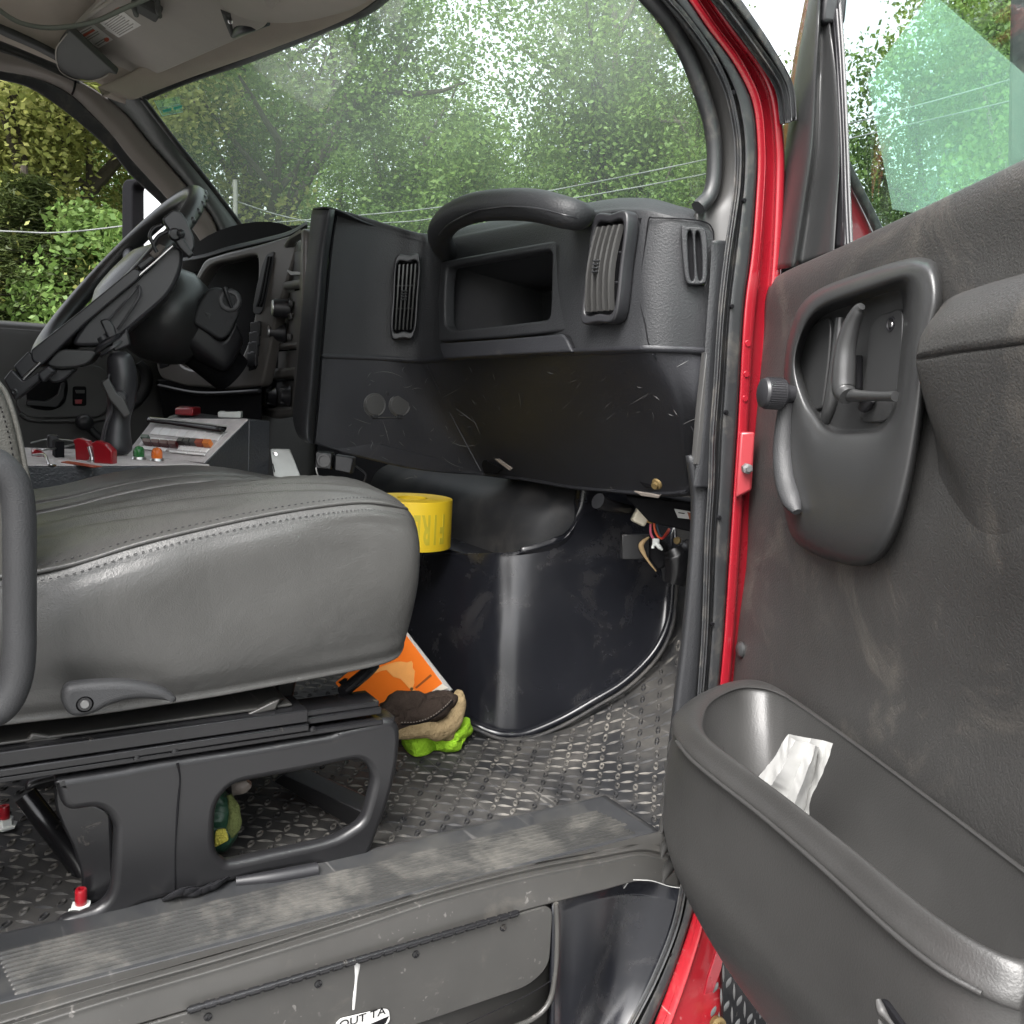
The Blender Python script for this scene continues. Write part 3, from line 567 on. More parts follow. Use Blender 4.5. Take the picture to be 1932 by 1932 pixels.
# ------------------------------------------------------------------ dashboard
dash = thing('dashboard', 'charcoal dashboard with grab handle, open glove bin and louvred vents under the windshield', 'dashboard', (.3, .8, .4))
DC_ = [(-.10, .574), (-.05, .576), (-.010, .582), (0, .597), (.001, .63), (.003, .66), (.006, .70), (.018, .745), (.05, .785), (.12, .805), (.25, .808), (.40, .80), (.52, .785), (.60, .778), (.68, .778), (.715, .785), (.735, .805), (.75, .84), (.768, .90), (.79, 1.0)]
S_ = [(606, 672), (640, 673), (690, 675), (730, 677), (765, 680), (800, 681), (850, 676), (960, 670), (1077, 665), (1150, 662), (1200, 660), (1228, 659), (1260, 660), (1300, 661), (1340, 663)]
T_ = [(636, 397), (660, 401), (705, 415), (745, 427), (775, 436), (800, 441), (830, 437), (950, 412), (1090, 386), (1150, 376), (1190, 374), (1222, 376), (1258, 386), (1305, 400), (1354, 428)]
MM_ = [(617, 545), (650, 545), (697, 545), (738, 547), (768, 550), (800, 553), (845, 560), (955, 545), (1080, 535), (1150, 530), (1195, 530), (1222, 530), (1258, 535), (1303, 540), (1350, 546)]
def lerp2(A, B, k): return [(a+(c-a)*k, b+(d-b)*k) for (a, b), (c, d) in zip(A, B)]
def dr(L, dy=0.0, C=None): return [PC(x, y, C or DC_, dy) for x, y in L]
fd = [min(1, max(0, (i-4)/3)) for i in range(15)]; tT = [PC(x, y, DC_, .035*k) for (x, y), k in zip(T_, fd)]; t1 = [PC(x, y, DC_, .012*k) for (x, y), k in zip(lerp2(T_, MM_, .10), fd)]; t2 = dr(lerp2(T_, MM_, .25), .003)
wk = [min(1, max(0, (p.x-.02)/.04)) for p in tT]; fw = [p+V((-.03, .005, -.001)).lerp(V((0, .03, -.001)), k) for p, k in zip(tT, wk)]; fw2 = [p+V((-.08, .05, -.012)).lerp(V((0, max(.12, .86-p.y), -.03)), k) for p, k in zip(tT, wk)]; fw3 = [V((p.x, 1.02, .80)) for p in fw2]
GL = [(836, 500), (1044, 466), (1040, 606), (842, 630)]
VL = [(750, 492), (786, 490), (777, 628), (744, 628)]; VR = [(1122, 408), (1184, 400), (1164, 600), (1104, 600)]; VS = [(1290, 434), (1328, 434), (1330, 534), (1298, 534)]
loft('upper_panel', [fw3, fw2, fw, tT, t1, t2, dr(MM_), dr(lerp2(MM_, S_, .6)), dr(S_)], M['dash'], dash, nu=170, nv=90, th=.003, cut=[GL, VL, VR, VS])
# lower knee panel
DM = [(-.10, .572), (-.04, .574), (-.008, .588), (.002, .615), (.004, .70), (.012, .81), (.035, .862), (.12, .885), (.4, .882), (.6, .862), (.70, .845), (.74, .855), (.766, .89), (.79, 1.0)]
DB = [(-.10, .574), (-.04, .576), (-.008, .59), (.002, .615), (.004, .75), (.008, .93), (.03, .968), (.12, .975), (.4, .97), (.6, .95), (.70, .935), (.74, .93), (.764, .94), (.79, 1.02)]
LM = [(600, 760), (640, 764), (690, 768), (745, 773), (800, 779), (852, 785), (895, 785), (985, 785), (1085, 785), (1160, 783), (1215, 780), (1270, 775), (1292, 772), (1312, 770), (1330, 768)]
LB_ = [(592, 836), (640, 850), (700, 864), (770, 880), (840, 889), (905, 894), (938, 898), (1000, 906), (1075, 919), (1160, 927), (1225, 932), (1285, 930), (1300, 920), (1309, 900), (1318, 876)]
s2 = [p+V((0, .002, -.0012)) for p in dr(S_)]
bt = dr(LB_, 0, DB)
loft('knee_panel', [[p+V((-.004, .02, -.002)) for p in dr(S_)], s2, dr(lerp2(S_, LM, .06), .004), dr(LM, 0, DM), dr(lerp2(LM, LB_, .9), -.006, DB), bt, [p+V((0, .03, -.004)) for p in bt], [p+V((0, .10, .01)) for p in bt]], M['dash_low'], dash, nu=120, nv=70, th=.003)
tube('panel_gap', [PC(x, y, DC_, -.0006) for x, y in S_], .0013, M['deep'], dash, n=6, res=90)
tube('panel_gap', [PC(x, y, DC_, -.0006) for x, y in ((636, 398), (628, 440), (617, 545), (606, 672))]+[PC(x, y, DM, -.001) for x, y in ((600, 760), (592, 836))], .0030, M['deep'], dash, n=6, res=50)
# end panel outline and its lip
ep = [(1224, 414), (1235, 411), (1290, 413), (1328, 418), (1343, 430), (1347, 455), (1347, 546), (1337, 661), (1280, 660), (1230, 658), (1217, 611), (1208, 564), (1211, 510), (1217, 460)]
tube('panel_gap', [PC(x, y, DC_, -.0003) for x, y in ep], .0009, M['deep'], dash, n=5, res=120, closed=True)
for L in ([(806, 690), (852, 785), (907, 888)], [(1232, 668), (1274, 740), (1314, 826)]):
    tube('crease', [PC(x, y, DM if i else DC_, -.0002 if i < 2 else .03) for i, (x, y) in enumerate(L)], .0012, M['dash_low'], dash, n=6)
plate('edge_strip', [[P(x, y, x=.768) for x, y in ((1333, 665), (1342, 664), (1334, 760), (1325, 876), (1313, 876), (1322, 770))]], (1, -.2, 0), .012, M['trim'], dash, bev=.001)
# glove bin: framed opening with a deep liner and a hinged lip
gn = V((.03, -1, .06)).normalized(); g0 = P(950, 560, y=.782); gc = gn.dot(g0)
def PG(x, y, off=0): return PN(x, y, tuple(gn), gc+off)
fo = [(832, 493), (955, 470), (1078, 448), (1070, 540), (1073, 624), (950, 637), (828, 645), (826, 570)]
fi = [(842, 504), (940, 487), (1042, 471), (1041, 540), (1037, 603), (940, 615), (852, 625), (839, 614), (838, 560)]
plate('bin_frame', [rounded([PG(*q) for q in fo], .006), rounded([PG(*q) for q in fi], [.012, .3, .014, .3, .012, .3, .012, .02, .3])], gn, .022, M['dash'], dash, bev=.004, res=3)
gi = [PG(x, y, -.012) for x, y in ((838, 498), (1044, 467), (1041, 607), (842, 630))]; gb = [p-gn*.20+V((0, 0, -.01)) for p in gi]
ctr = sum(gb, V((0, 0, 0)))/4; gb = [ctr+(p-ctr)*.86 for p in gb]
loft('bin_liner', [gi, gb, [ctr.copy()]*4], M['dash'], dash, nu=4, nv=3, closed=True, th=0, straight=True, rstraight=False, smooth=30) if False else None
me = mesh(gi+gb, [(0, 1, 5, 4), (1, 2, 6, 5), (2, 3, 7, 6), (3, 0, 4, 7), (4, 5, 6, 7)]); o = link('bin_liner', me, M['dash'], dash, 30); solid(o, .002, 0)
lip = [(829, 648), (945, 640), (1060, 630), (1068, 640), (1079, 664), (955, 670), (838, 677), (832, 664)]
plate('bin_lip', [rounded([PG(x, y, .012) for x, y in lip], .004)], gn, .018, M['dash_low'], dash, bev=.003)
plate('lip_end', [[PG(x, y, .008) for x, y in ((1062, 630), (1070, 634), (1083, 664), (1080, 666))]], gn, .02, M['deep'], dash, bev=.001)
# louvred vents
def vent(q, n_s, off, tw, hw=.012, tab=True):
    nr = ((q[3]-q[0]).cross(q[1]-q[0])).normalized()
    if nr.dot(V(CAM)-q[0]) < 0: nr = -nr
    def Q(u, v, o=0): 
        p = q[0].lerp(q[1], u).lerp(q[3].lerp(q[2], u), v); return p+nr*(o+off*math.sin(math.pi*min(1, max(0, v)))*1.0)
    out = [Q(-.12, -.07), Q(.5, -.10), Q(1.1, -.07), Q(1.14, .5), Q(1.1, 1.06), Q(.5, 1.10), Q(-.1, 1.06), Q(-.14, .5)]
    inn = [Q(.0, .02), Q(.5, .0), Q(1.0, .02), Q(1.03, .5), Q(1.0, .98), Q(.5, 1.0), Q(0, .98), Q(-.03, .5)]
    fr = plate('vent_frame', [cat(out, 40, True), cat(inn, 40, True)], nr, .02, M['black'], dash, bev=.003, lift=.004)
    hexa('vent_box', [Q(-.12, -.06, -.012-off), Q(1.1, -.06, -.012-off), Q(1.1, 1.06, -.012-off), Q(-.12, 1.06, -.012-off), Q(0, 0, -.06), Q(1, 0, -.06), Q(1, 1, -.06), Q(0, 1, -.06)], M['deep'], fr, bw=0)
    for k in range(n_s):
        u = (k+.5)/n_s; hu = .11/n_s*tw
        loft('slat', [[Q(u-hu, v, .004) for v in (.03, .25, .5, .75, .97)], [Q(u+hu, v, .004) for v in (.03, .25, .5, .75, .97)], [Q(u+hu-.01, v, -.004) for v in (.03, .25, .5, .75, .97)], [Q(u-hu-.01, v, -.004) for v in (.03, .25, .5, .75, .97)], [Q(u-hu, v, .004) for v in (.03, .25, .5, .75, .97)]], M['trim'], fr, nu=12, nv=5, th=0, straight=True)
    if tab:
        for v in (.42, .46, .50, .54): box('tab_ridge', (hw, .0022, .003), frame(Q(.42, v, .006), Q(1, .5)-Q(0, .5), Q(.5, 1)-Q(.5, 0)), M['dash'], fr, bw=.0005)
    for v in (.33, .66): tube('crossbar', [Q(.02, v, -.008), Q(.98, v, -.008)], .0016, M['black'], fr, n=6, res=2, straight=True)
vent([P(*v, y=y_) for v, y_ in (((750, 496), .738), ((788, 494), .772), ((778, 626), .772), ((742, 626), .733))], 5, .004, 1.6)
vent([P(*v, y=y_) for v, y_ in (((1128, 424), .762), ((1180, 418), .762), ((1160, 590), .762), ((1106, 594), .762))], 5, .008, 1.6)
sv = [(1285, 432), (1296, 428), (1325, 430), (1332, 440), (1335, 470), (1333, 525), (1326, 536), (1303, 537), (1294, 530), (1289, 500)]
sA = P(1290, 480, x=.745); sB = P(1332, 480, x=.760); sn = (sB-sA).cross(V((0, 0, 1))).normalized(); sn = sn if sn.dot(V(CAM)-sA) > 0 else -sn; scn = sn.dot(sA)+.001
def PS(x, y, o=0): return PN(x, y, tuple(sn), scn+o)
sl1 = [(1297, 442), (1305, 440), (1308, 480), (1309, 524), (1303, 528), (1299, 500)]; sl2 = [(1312, 443), (1320, 442), (1324, 480), (1324, 524), (1318, 528), (1314, 500)]
vf = plate('defog_vent', [cat([PS(*q) for q in sv], 40, True), cat([PS(*q) for q in sl1], 24, True), cat([PS(*q) for q in sl2], 24, True)], sn, .008, M['dash'], dash, bev=.002, lift=.003)
plate('vent_recess', [cat([PS(x, y, -.006) for x, y in sv], 30, True)], sn, .003, M['deep'], vf, bev=0)
# scuffs on the lower panel
vs_, fs_ = [], []
for k in range(120):
    big = k < 30; x0, y0 = random.uniform(640, 1290), random.uniform(690, 910)
    if x0 > 880-(910-y0)*.35 and y0 > 880+(x0-880)*.08: continue
    a = random.choice((1.0, 1.1, .9, 2.3, 2.5, -.4, .3))+random.gauss(0, .2); L_s = random.uniform(18, 60) if big else random.uniform(6, 20); bend = random.gauss(0, .25); pp = []
    side = x0 < 800+(y0-682)*.5
    for q in range(7):
        f = q/6; x_ = x0+math.cos(a+bend*f)*L_s*f; y_ = y0+math.sin(a+bend*f)*L_s*f
        g_ = min(1, max(0, (y_-682)/100)); h_ = min(1, max(0, (y_-782)/110))
        p_ = PC(x_, y_, DC_) if y_ < 682 else PC(x_, y_, DM).lerp(PC(x_, y_, DC_), 1-g_) if y_ < 782 else PC(x_, y_, DM).lerp(PC(x_, y_, DB), h_)
        pp.append(p_)
    for q in range(7):
        p_ = pp[q]; t_ = (pp[min(6, q+1)]-pp[max(0, q-1)]).normalized(); vw = (V(CAM)-p_).normalized(); s_ = t_.cross(vw).normalized()*(.0005 if big else .0004)*(1-abs(q/3-1)*.8); vs_ += [p_+vw*.004-s_, p_+vw*.004+s_]
    b_ = len(vs_)-14
    for q in range(6): fs_.append((b_+2*q, b_+2*q+1, b_+2*q+3, b_+2*q+2))
link('scuff_marks', mesh(vs_, fs_), surf('scuff', (.085, .085, .085), .7, mott=.5), dash, None, kind='stuff')
# grab handle across the top
HP = [(846, 478, .80), (834, 460, .765), (831, 438, .735), (850, 412, .722), (892, 393, .716), (950, 386, .712), (1010, 388, .712), (1062, 400, .720), (1092, 407, .742), (1100, 404, .79)]
tube('grab_handle', [P(x, y, y=q) for x, y, q in HP], [.019, .0205, .021, .0215, .0215, .0215, .0212, .0205, .0185, .016], M['dash'], dash, n=18, res=70, sq=(1.0, 1.05))
tube('handle_seam', [P(x, y, y=q-.0225) for x, y, q in ((822, 460, .765), (830, 440, .735), (855, 418, .722), (900, 398, .716), (955, 390, .712), (1012, 393, .712), (1062, 405, .72), (1090, 412, .742))], .0012, M['black'], dash, n=6, res=40)
# power outlets on the stack side
for x, y, r in ((707, 764, 1.0), (754, 764, 1.0)):
    p = PC(x, y, DM); oc = lathe('outlet_cap', p+V((-.002, 0, 0)), (1, -.05, 0), [(0, 0), (.0225, 0), (.0225, .003), (.021, .0042), (.0195, .0036), (.018, .005), (0, .0055)], M['trim'], dash, n=28)
    box('cap_hinge', (.012, .006, .003), frame(PC(x, y+22, DM)+V((.002, 0, 0)), (0, 1, 0), (0, 0, 1)), M['dash'], oc, bw=.0008)
lathe('indicator', PC(731, 742, DM), (1, 0, 0), [(0, 0), (.0055, 0), (.005, .002), (0, .003)], M['black'], dash, n=16)
tube('outlet_ledge', [PC(703, 788, DM)+V((.0005, 0, 0)), PC(758, 787, DM)+V((.0005, 0, 0))], .0009, M['trim'], dash, n=6, res=2)
# dark notches with fixing tabs along the lower edge
for L, t in (([(905, 870), (925, 864), (960, 880), (944, 892), (915, 893)], ((935, 873), (962, 884))), ([(1200, 900), (1226, 902), (1238, 926), (1212, 922)], ((1232, 908), (1252, 918)))):
    plate('notch', [rounded([PC(x, y, DB, -.012) for x, y in L], .006)], (0, -1, -.3), .004, M['deep'], dash, bev=.001)
lathe('fixing_bolt', P(1240, 913, y=.90), (.2, -1, -.5), [(0, 0), (.009, 0), (.008, .003), (.005, .004), (.005, .008), (0, .008)], M['brass'], dash, n=12)
plate('fixing_tab', [[P(x, y, y=.925) for x, y in ((932, 866), (940, 866), (963, 884), (958, 889))]], (0, -1, -.2), .004, M['taupe'], dash, bev=.001)
plate('fixing_tab', [[P(x, y, y=.93) for x, y in ((1195, 927), (1245, 935), (1240, 941), (1208, 937))]], (0, -1, -.4), .004, M['taupe'], dash, bev=.001)
# rounded bar where the centre stack turns towards the driver
BL = [(589, 397), (580, 480), (573, 560), (565, 650), (558, 730), (553, 785), (562, 822), (580, 836)]
BR = [(635, 396), (622, 480), (615, 560), (607, 660), (601, 740), (596, 795), (593, 826), (592, 837)]
def bm_(k): return lerp2(BL, BR, k)
loft('stack_edge', [[P(x+14, y, y=.66) for x, y in BL], [P(x+3, y, y=.60) for x, y in BL], [P(x, y, y=.585) for x, y in BL], [P(x, y, y=.572) for x, y in bm_(.3)], [P(x, y, y=.574) for x, y in bm_(.6)], [P(x, y, y=.588) for x, y in bm_(.85)], [PC(x-1.5, y, DC_, .0) for x, y in BR]], M['dash'], dash, nu=40, nv=36, th=.003)
loft('stack_top', [[P(x, y, y=q) for x, y, q in ((590, 396, .60), (612, 393, .60), (636, 397, .62))], [P(x, y, y=q)+V((-.035, .10, -.014)) for x, y, q in ((590, 396, .60), (612, 393, .60), (636, 397, .62))], [V((-.10, .95, .82)), V((-.04, .95, .82)), V((.02, .95, .82))]], M['dash'], dash, nu=10, th=.003)
# centre stack face with its bays
KN = V((-.169, -.986, 0)); kp = V((-.07, .604, .6)); KC = KN.dot(kp)
def PK(x, y, o=0): return PN(x, y, tuple(KN), KC+o)
ko = [(576, 429.5), (546, 448), (533, 466), (520, 495), (510, 539), (504, 581), (499, 623), (495, 665), (491, 703), (487, 735), (487, 768), (492, 782), (520, 790), (556, 785), (566, 700), (575, 560)]
kh = [[(538, 472), (548, 455), (570, 440), (571, 441), (569, 526), (532, 532)], [(527, 548), (569, 543), (563, 645), (509, 648)], [(508, 661), (563, 657), (560, 692), (502, 696)], [(496, 718), (558, 713), (553, 767), (500, 770), (491, 762)]]
plate('stack_bezel', [rounded([PK(*q) for q in ko], .02)]+[rounded([PK(*q) for q in h_], .010) for h_ in kh], KN, .020, M['stack'], dash, bev=.007, res=3, lift=.004)
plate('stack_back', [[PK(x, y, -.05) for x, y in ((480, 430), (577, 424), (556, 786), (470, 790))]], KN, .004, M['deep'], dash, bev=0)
plate('climate_panel', [rounded([PK(x, y, -.011) for x, y in ((541, 552), (573, 545), (566, 648), (516, 652))], .004)], KN, .006, M['stack'], dash, bev=.001)
plate('blank_panel', [rounded([PK(x, y, -.012) for x, y in ((518, 664), (566, 660), (563, 694), (512, 698))], .004)], KN, .006, M['stack'], dash, bev=.001)
plate('lamp_panel', [rounded([PK(x, y, -.012) for x, y in ((514, 722), (562, 717), (556, 770), (504, 774))], .004)], KN, .006, M['trim'], dash, bev=.001)
rd = plate('radio', [rounded([PK(x, y, -.014) for x, y in ((548, 478), (574, 470), (571, 531), (540, 536))], .006)], KN, .02, M['black'], dash, bev=.002)
plate('radio_tray', [[PK(x, y, -.002) for x, y in ((535, 505), (548, 512), (572, 513), (572, 518), (548, 519))]], KN, .004, M['paper'], rd, bev=.0008)
for x, y in ((546, 583), (537, 628)):
    p = PK(x, y, -.008); kb = lathe('climate_knob', p, KN, [(.024, 0), (.021, .004), (.019, .03), (.017, .034), (0, .034)], M['black'], dash, n=20)
    lathe('knob_cap', p+KN*.034, KN, [(.016, 0), (.016, .002), (.012, .003), (0, .003)], M['steel'], kb, n=20)
for x, y in ((547, 573), (546, 597), (544, 636)):
    box('button', (.022, .014, .008), frame(PK(x+2, y, -.006), (-.986, .169, 0), (0, 0, 1)), M['trim'], dash, bw=.003)
for x, y in ((519, 750), (546, 748)):
    p = PK(x, y, -.008); lathe('lamp_knob', p, KN, [(.022, 0), (.018, .004), (.012, .018), (0, .020)], M['black'], dash, n=16)
    box('knob_grip', (.007, .036, .018), frame(p+KN*.012, (-.986, .169, 0), (.1, 0, 1)), M['black'], dash, bw=.003)
# instrument side
IN_ = V((.38, -.925, 0)).normalized(); ip = V((-.33, .640, .7)); IC = IN_.dot(ip)
def PI(x, y, o=0): return PN(x, y, tuple(IN_), IC+o)
io = [(385, 489), (430, 475), (490, 461), (560, 440), (560, 470), (520, 600), (500, 700), (494, 728), (430, 735), (345, 728), (303, 714), (295, 695), (293, 640), (300, 628), (335, 622), (360, 540)]
ih = [(398, 502), (440, 490), (476, 482), (486, 490), (485, 540), (479, 600), (464, 655), (442, 688), (400, 697), (352, 694), (333, 672), (331, 634), (350, 590), (375, 535)]
plate('instrument_bezel', [rounded([PI(*q) for q in io], .02), cat([PI(*q) for q in ih], 60, True)], IN_, .03, M['stack'], dash, bev=.006, res=3)
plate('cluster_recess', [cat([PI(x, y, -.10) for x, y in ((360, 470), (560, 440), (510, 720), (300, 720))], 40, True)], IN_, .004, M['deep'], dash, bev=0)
loft('cluster_hood', [[PI(x, y, -.01) for x, y in ((340, 495), (385, 487), (430, 474), (490, 460), (545, 446), (580, 426))], [PI(x, y, -.05) for x, y in ((340, 496), (385, 488), (430, 474), (490, 460), (545, 445), (580, 427))], [PI(x, y, -.22)+V((0, 0, -.10)) for x, y in ((340, 493), (385, 485), (430, 471), (490, 457), (545, 442), (582, 422))]], M['dash'], dash, nu=40, th=.003)
vl = [(504, 480), (519, 474), (515, 500), (507, 540), (498, 585), (492, 594), (480, 592), (479, 578), (486, 540), (496, 500)]
lv = plate('vent_frame', [rounded([PI(*q) for q in vl], .006)], IN_, .008, M['black'], dash, bev=.002, lift=.003)
for k in range(4):
    f = .15+.22*k; tube('slat', [PI(504+10*f, 484, .006), PI(488+13*f, 560, .008), PI(482+13*f, 578, .006)], .0018, M['deep' if k % 2 else 'dash'], lv, n=6, res=12)
sb = plate('switch_block', [rounded([PI(*q) for q in ((478, 612), (494, 606), (487, 650), (484, 696), (470, 700), (472, 650))], .004)], IN_, .006, M['deep'], dash, bev=.001, lift=.002)
for r_ in range(4):
    for c_ in range(2): box('rocker_switch', (.017, .032, .008), frame(PI(479.5+7*c_-r_*2.2, 622+r_*19-c_*2, .004), (-.925, -.38, 0), (.1, 0, 1)), M['black'], sb, bw=.002)
hb = plate('headlight_switch', [rounded([PI(*q) for q in ((299, 645), (318, 642), (320, 690), (302, 696))], .006)], IN_, .006, M['deep'], dash, bev=.001, lift=.002)
lathe('switch_knob', PI(309, 660, .003), IN_, [(.016, 0), (.014, .014), (.010, .018), (0, .019)], M['trim'], hb, n=16)
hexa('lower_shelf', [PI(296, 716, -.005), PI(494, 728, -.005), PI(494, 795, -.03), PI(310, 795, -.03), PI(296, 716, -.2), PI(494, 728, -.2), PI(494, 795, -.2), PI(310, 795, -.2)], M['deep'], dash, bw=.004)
tube('shelf_lip', [PI(300, 728, .0), PI(380, 742, .0), PI(490, 738, .0)], .005, M['black'], dash, n=8, res=20)
# ------------------------------------------------------------------ steering wheel and column
SWC = V((-.392, .330, .757)); ST = V((0, .63, .7766)); SX = V((1, 0, -.075)).normalized(); SN = SX.cross(ST).normalized()
sw = thing('steering_wheel', 'dark steering wheel on its column, seen edge on at the far side of the cab', 'steering wheel', SWC)
rim = tube('rim', [SWC+SX*.225*math.cos(a)+ST*.225*math.sin(a) for a in [2*math.pi*k/16 for k in range(16)]], .0185, M['doorp'], sw, n=14, closed=True, res=96)
for k in range(9):
    a = math.radians(30+k*8); c = SWC+(SX*math.cos(a)+ST*math.sin(a))*.2375-SN*.007
    tg = -SX*math.sin(a)+ST*math.cos(a); tube('finger_grip', [c-tg*.008, c, c+tg*.008], [.004, .0085, .004], M['doorp'], rim, n=8, res=9)
for a in (20, 160, 235, 305):
    a = math.radians(a); d = SX*math.cos(a)+ST*math.sin(a)
    tube('spoke', [SWC+d*.06-SN*.03, SWC+d*.14-SN*.016, SWC+d*.222], [.024, .018, .012], M['black'], sw, n=12, sq=(1, .5), up=SN)
lathe('hub', SWC-SN*.05, SN, [(0, 0), (.085, 0), (.095, .02), (.09, .045), (.06, .06), (0, .064)], M['doorp'], sw, n=32)
lathe('column_bell', SWC-SN*.045, -SN, [(.06, 0), (.088, .02), (.104, .055), (.102, .09), (.086, .125), (.066, .15), (.055, .16), (0, .16)], M['doorp'], sw, n=36, smooth=60)
tube('column', [SWC-SN*.16, SWC-SN*.22, SWC-SN*.30], [.052, .050, .046], M['deep'], sw, n=20)
shp = [(372, 575), (392, 545), (412, 541), (440, 550), (455, 566), (453, 590), (436, 628), (424, 640), (412, 641), (386, 624), (362, 610)]
sh = plate('ignition_housing', [rounded([P(x, y, x=-.30) for x, y in shp], .012)], (1, -.12, .05), .13, M['dash'], sw, bev=.006, res=3)
loft('column_shroud', [[P(x, y, x=-.31) for x, y in ((370, 590), (400, 632), (425, 642), (446, 610))], [P(x, y, x=-.32) for x, y in ((352, 640), (395, 676), (430, 692), (458, 640))], [P(x, y, x=-.36) for x, y in ((345, 660), (390, 690), (425, 700), (455, 660))]], M['black'], sw, nu=20, th=.01)
pI = P(433, 567, x=-.297); lathe('ignition_ring', pI, (1, -.25, .1), [(.024, 0), (.024, .005), (.020, .007), (.014, .006), (.013, .002), (0, .002)], M['black'], sh, n=28)
tube('key_lever', [P(424, 543, x=-.288), P(428, 556, x=-.284), P(437, 580, x=-.286)], [.006, .004, .0035], M['black'], sh, n=8)
for k in range(7):
    f = k/6; a = P(393+8*f-6*(1-f), 591+18*f+0, x=-.2975); b = P(414+2*f, 598+20*f-2, x=-.2975)
    tube('pad_rib', [a, b], .0016, M['trim'], sh, n=6, res=2, straight=True)
# ------------------------------------------------------------------ tablet mount standing between the seats
MN = V((.98, -.2, 0)).normalized(); MC = MN.dot(V((-.10, .30, .6)))
def PM(x, y, o=0): return PN(x, y, tuple(MN), MC+o)
tm = thing('tablet_mount', 'empty black tablet cradle tilted on a ball jointed arm in front of the steering wheel', 'tablet mount', PM(222, 850))
def mp(nm, pts, depth, o=0, r=.004, mt='mount', par=None, bev=.003): return plate(nm, [rounded([PM(x, y, o) for x, y in pts], r)], MN, depth, M[mt], par or tm, bev=bev)
mp('cradle_bar', [(57, 661), (150, 588), (253, 504), (267, 513), (262, 526), (160, 611), (78, 690), (60, 682)], .15, .005, r=.006)
bp_ = mp('back_plate', [(160, 606), (262, 520), (325, 462), (344, 468), (346, 490), (338, 520), (320, 556), (286, 586), (222, 640), (205, 652), (130, 654)], .10, -.015, r=.02, bev=.006)
mp('back_rib', [(188, 604), (205, 600), (216, 616), (222, 640), (228, 632), (240, 618), (246, 650), (216, 664)], .05, -.006, r=.004, par=bp_)
tube('back_rib', [PM(205, 604, .0), PM(245, 560, .004), PM(262, 540, .002), PM(262, 560, .004), PM(240, 596, .004), PM(222, 622, .0)], .0022, M['mount'], bp_, n=6, res=30)
mp('belly', [(84, 688), (112, 658), (172, 660), (184, 664), (170, 684), (150, 692), (110, 695)], .12, -.01, r=.01, mt='doorp')
mp('belly', [(84, 692), (110, 696), (145, 694), (122, 716), (104, 724), (88, 716)], .06, -.03, r=.008)
tube('slide_rod', [PM(262, 520, .002), PM(295, 492, .002), PM(326, 464, .002)], .0028, M['steel'], tm, n=8, res=3)
tube('slide_rod', [PM(40, 720, .004), PM(56, 703, .004), PM(76, 684, .004)], .0025, M['steel'], tm, n=8, res=3)
cl = mp('clamp', [(305, 413), (327, 394), (340, 398), (352, 414), (366, 448), (368, 468), (355, 484), (345, 474), (330, 452)], .03, .012, r=.006)
lathe('clamp_knob', PM(330, 444, .014), MN, [(.011, 0), (.011, .012), (.008, .016), (0, .017)], M['black'], cl, n=16)
mp('clamp_arm', [(336, 438), (347, 450), (366, 480), (356, 486), (340, 470), (328, 452)], .02, .024, r=.003, mt='black', par=cl)
lathe('clamp_knob', PM(341, 442, .02), MN, [(.007, 0), (.007, .014), (.004, .017), (0, .018)], M['black'], cl, n=12)
for (a, b) in (((306, 424), (283, 446)), ((318, 436), (290, 462))): tube('clamp_hook', [PM(*a), PM((a[0]+b[0])/2-4, (a[1]+b[1])/2-4), PM(*b), PM(b[0]+6, b[1]+14)], .0035, M['black'], cl, n=8, res=16)
mp('rubber_pad', [(256, 500), (284, 480), (293, 488), (266, 510)], .05, .006, r=.004, mt='black', par=cl)
mp('printed_card', [(282, 478), (300, 460), (313, 465), (300, 484), (290, 488)], .002, -.03, r=.001, mt='taupe')
c2 = mp('clamp', [(6, 716), (22, 696), (43, 718), (73, 701), (74, 718), (28, 756), (22, 744)], .05, .012, r=.004)
lathe('clamp_screw', PM(27, 739, .013), MN, [(.0055, 0), (.0055, .003), (.003, .004), (0, .003)], M['black'], c2, n=12)
mp('rail_end', [(25, 691), (54, 662), (74, 686), (42, 716)], .05, .002, r=.004)
mp('clamp_block', [(70, 705), (90, 690), (104, 700), (80, 722)], .05, .012, r=.003, par=c2)
lathe('ball_flange', PM(206, 652, -.02), (PM(206, 652)-PM(225, 675)).normalized(), [(0, 0), (.026, 0), (.028, .004), (.026, .008), (.012, .012), (.010, .02), (0, .02)], M['mount'], tm, n=24)
lathe('ball_flange', PM(213, 659, -.02), (PM(206, 652)-PM(225, 675)).normalized(), [(0, 0), (.026, 0), (.026, .004), (0, .004)], M['mount'], tm, n=24)
tube('ball_neck', [PM(212, 658, -.02), PM(226, 676, -.02)], .010, M['trim'], tm, n=12, res=2)
tube('socket_arm', [PM(224, 664, -.02), PM(226, 676, -.02), PM(231, 710, -.02), PM(229, 750, -.02), PM(224, 785, -.02), PM(220, 815, -.02), PM(219, 845, -.02), PM(219, 856, -.02)], [.012, .021, .025, .024, .020, .0235, .027, .02], M['mount'], tm, n=20, res=50)
tube('arm_seam', [PM(206, 705, .0), PM(203, 730, .0), PM(212, 770, .0), PM(202, 800, .0), PM(196, 830, .0)], .003, M['mount'], tm, n=8, res=24)
th_ = plate('tee_handle', [rounded([PM(x, y, .026) for x, y in ((190, 721), (204, 712), (221, 742), (233, 750), (248, 782), (234, 789), (216, 766), (205, 753))], .003)], MN, .016, M['trim'], tm, bev=.003)
lathe('handle_hub', PM(226, 750, -.005), MN, [(.014, 0), (.014, .018), (.010, .022), (0, .022)], M['mount'], th_, n=18)
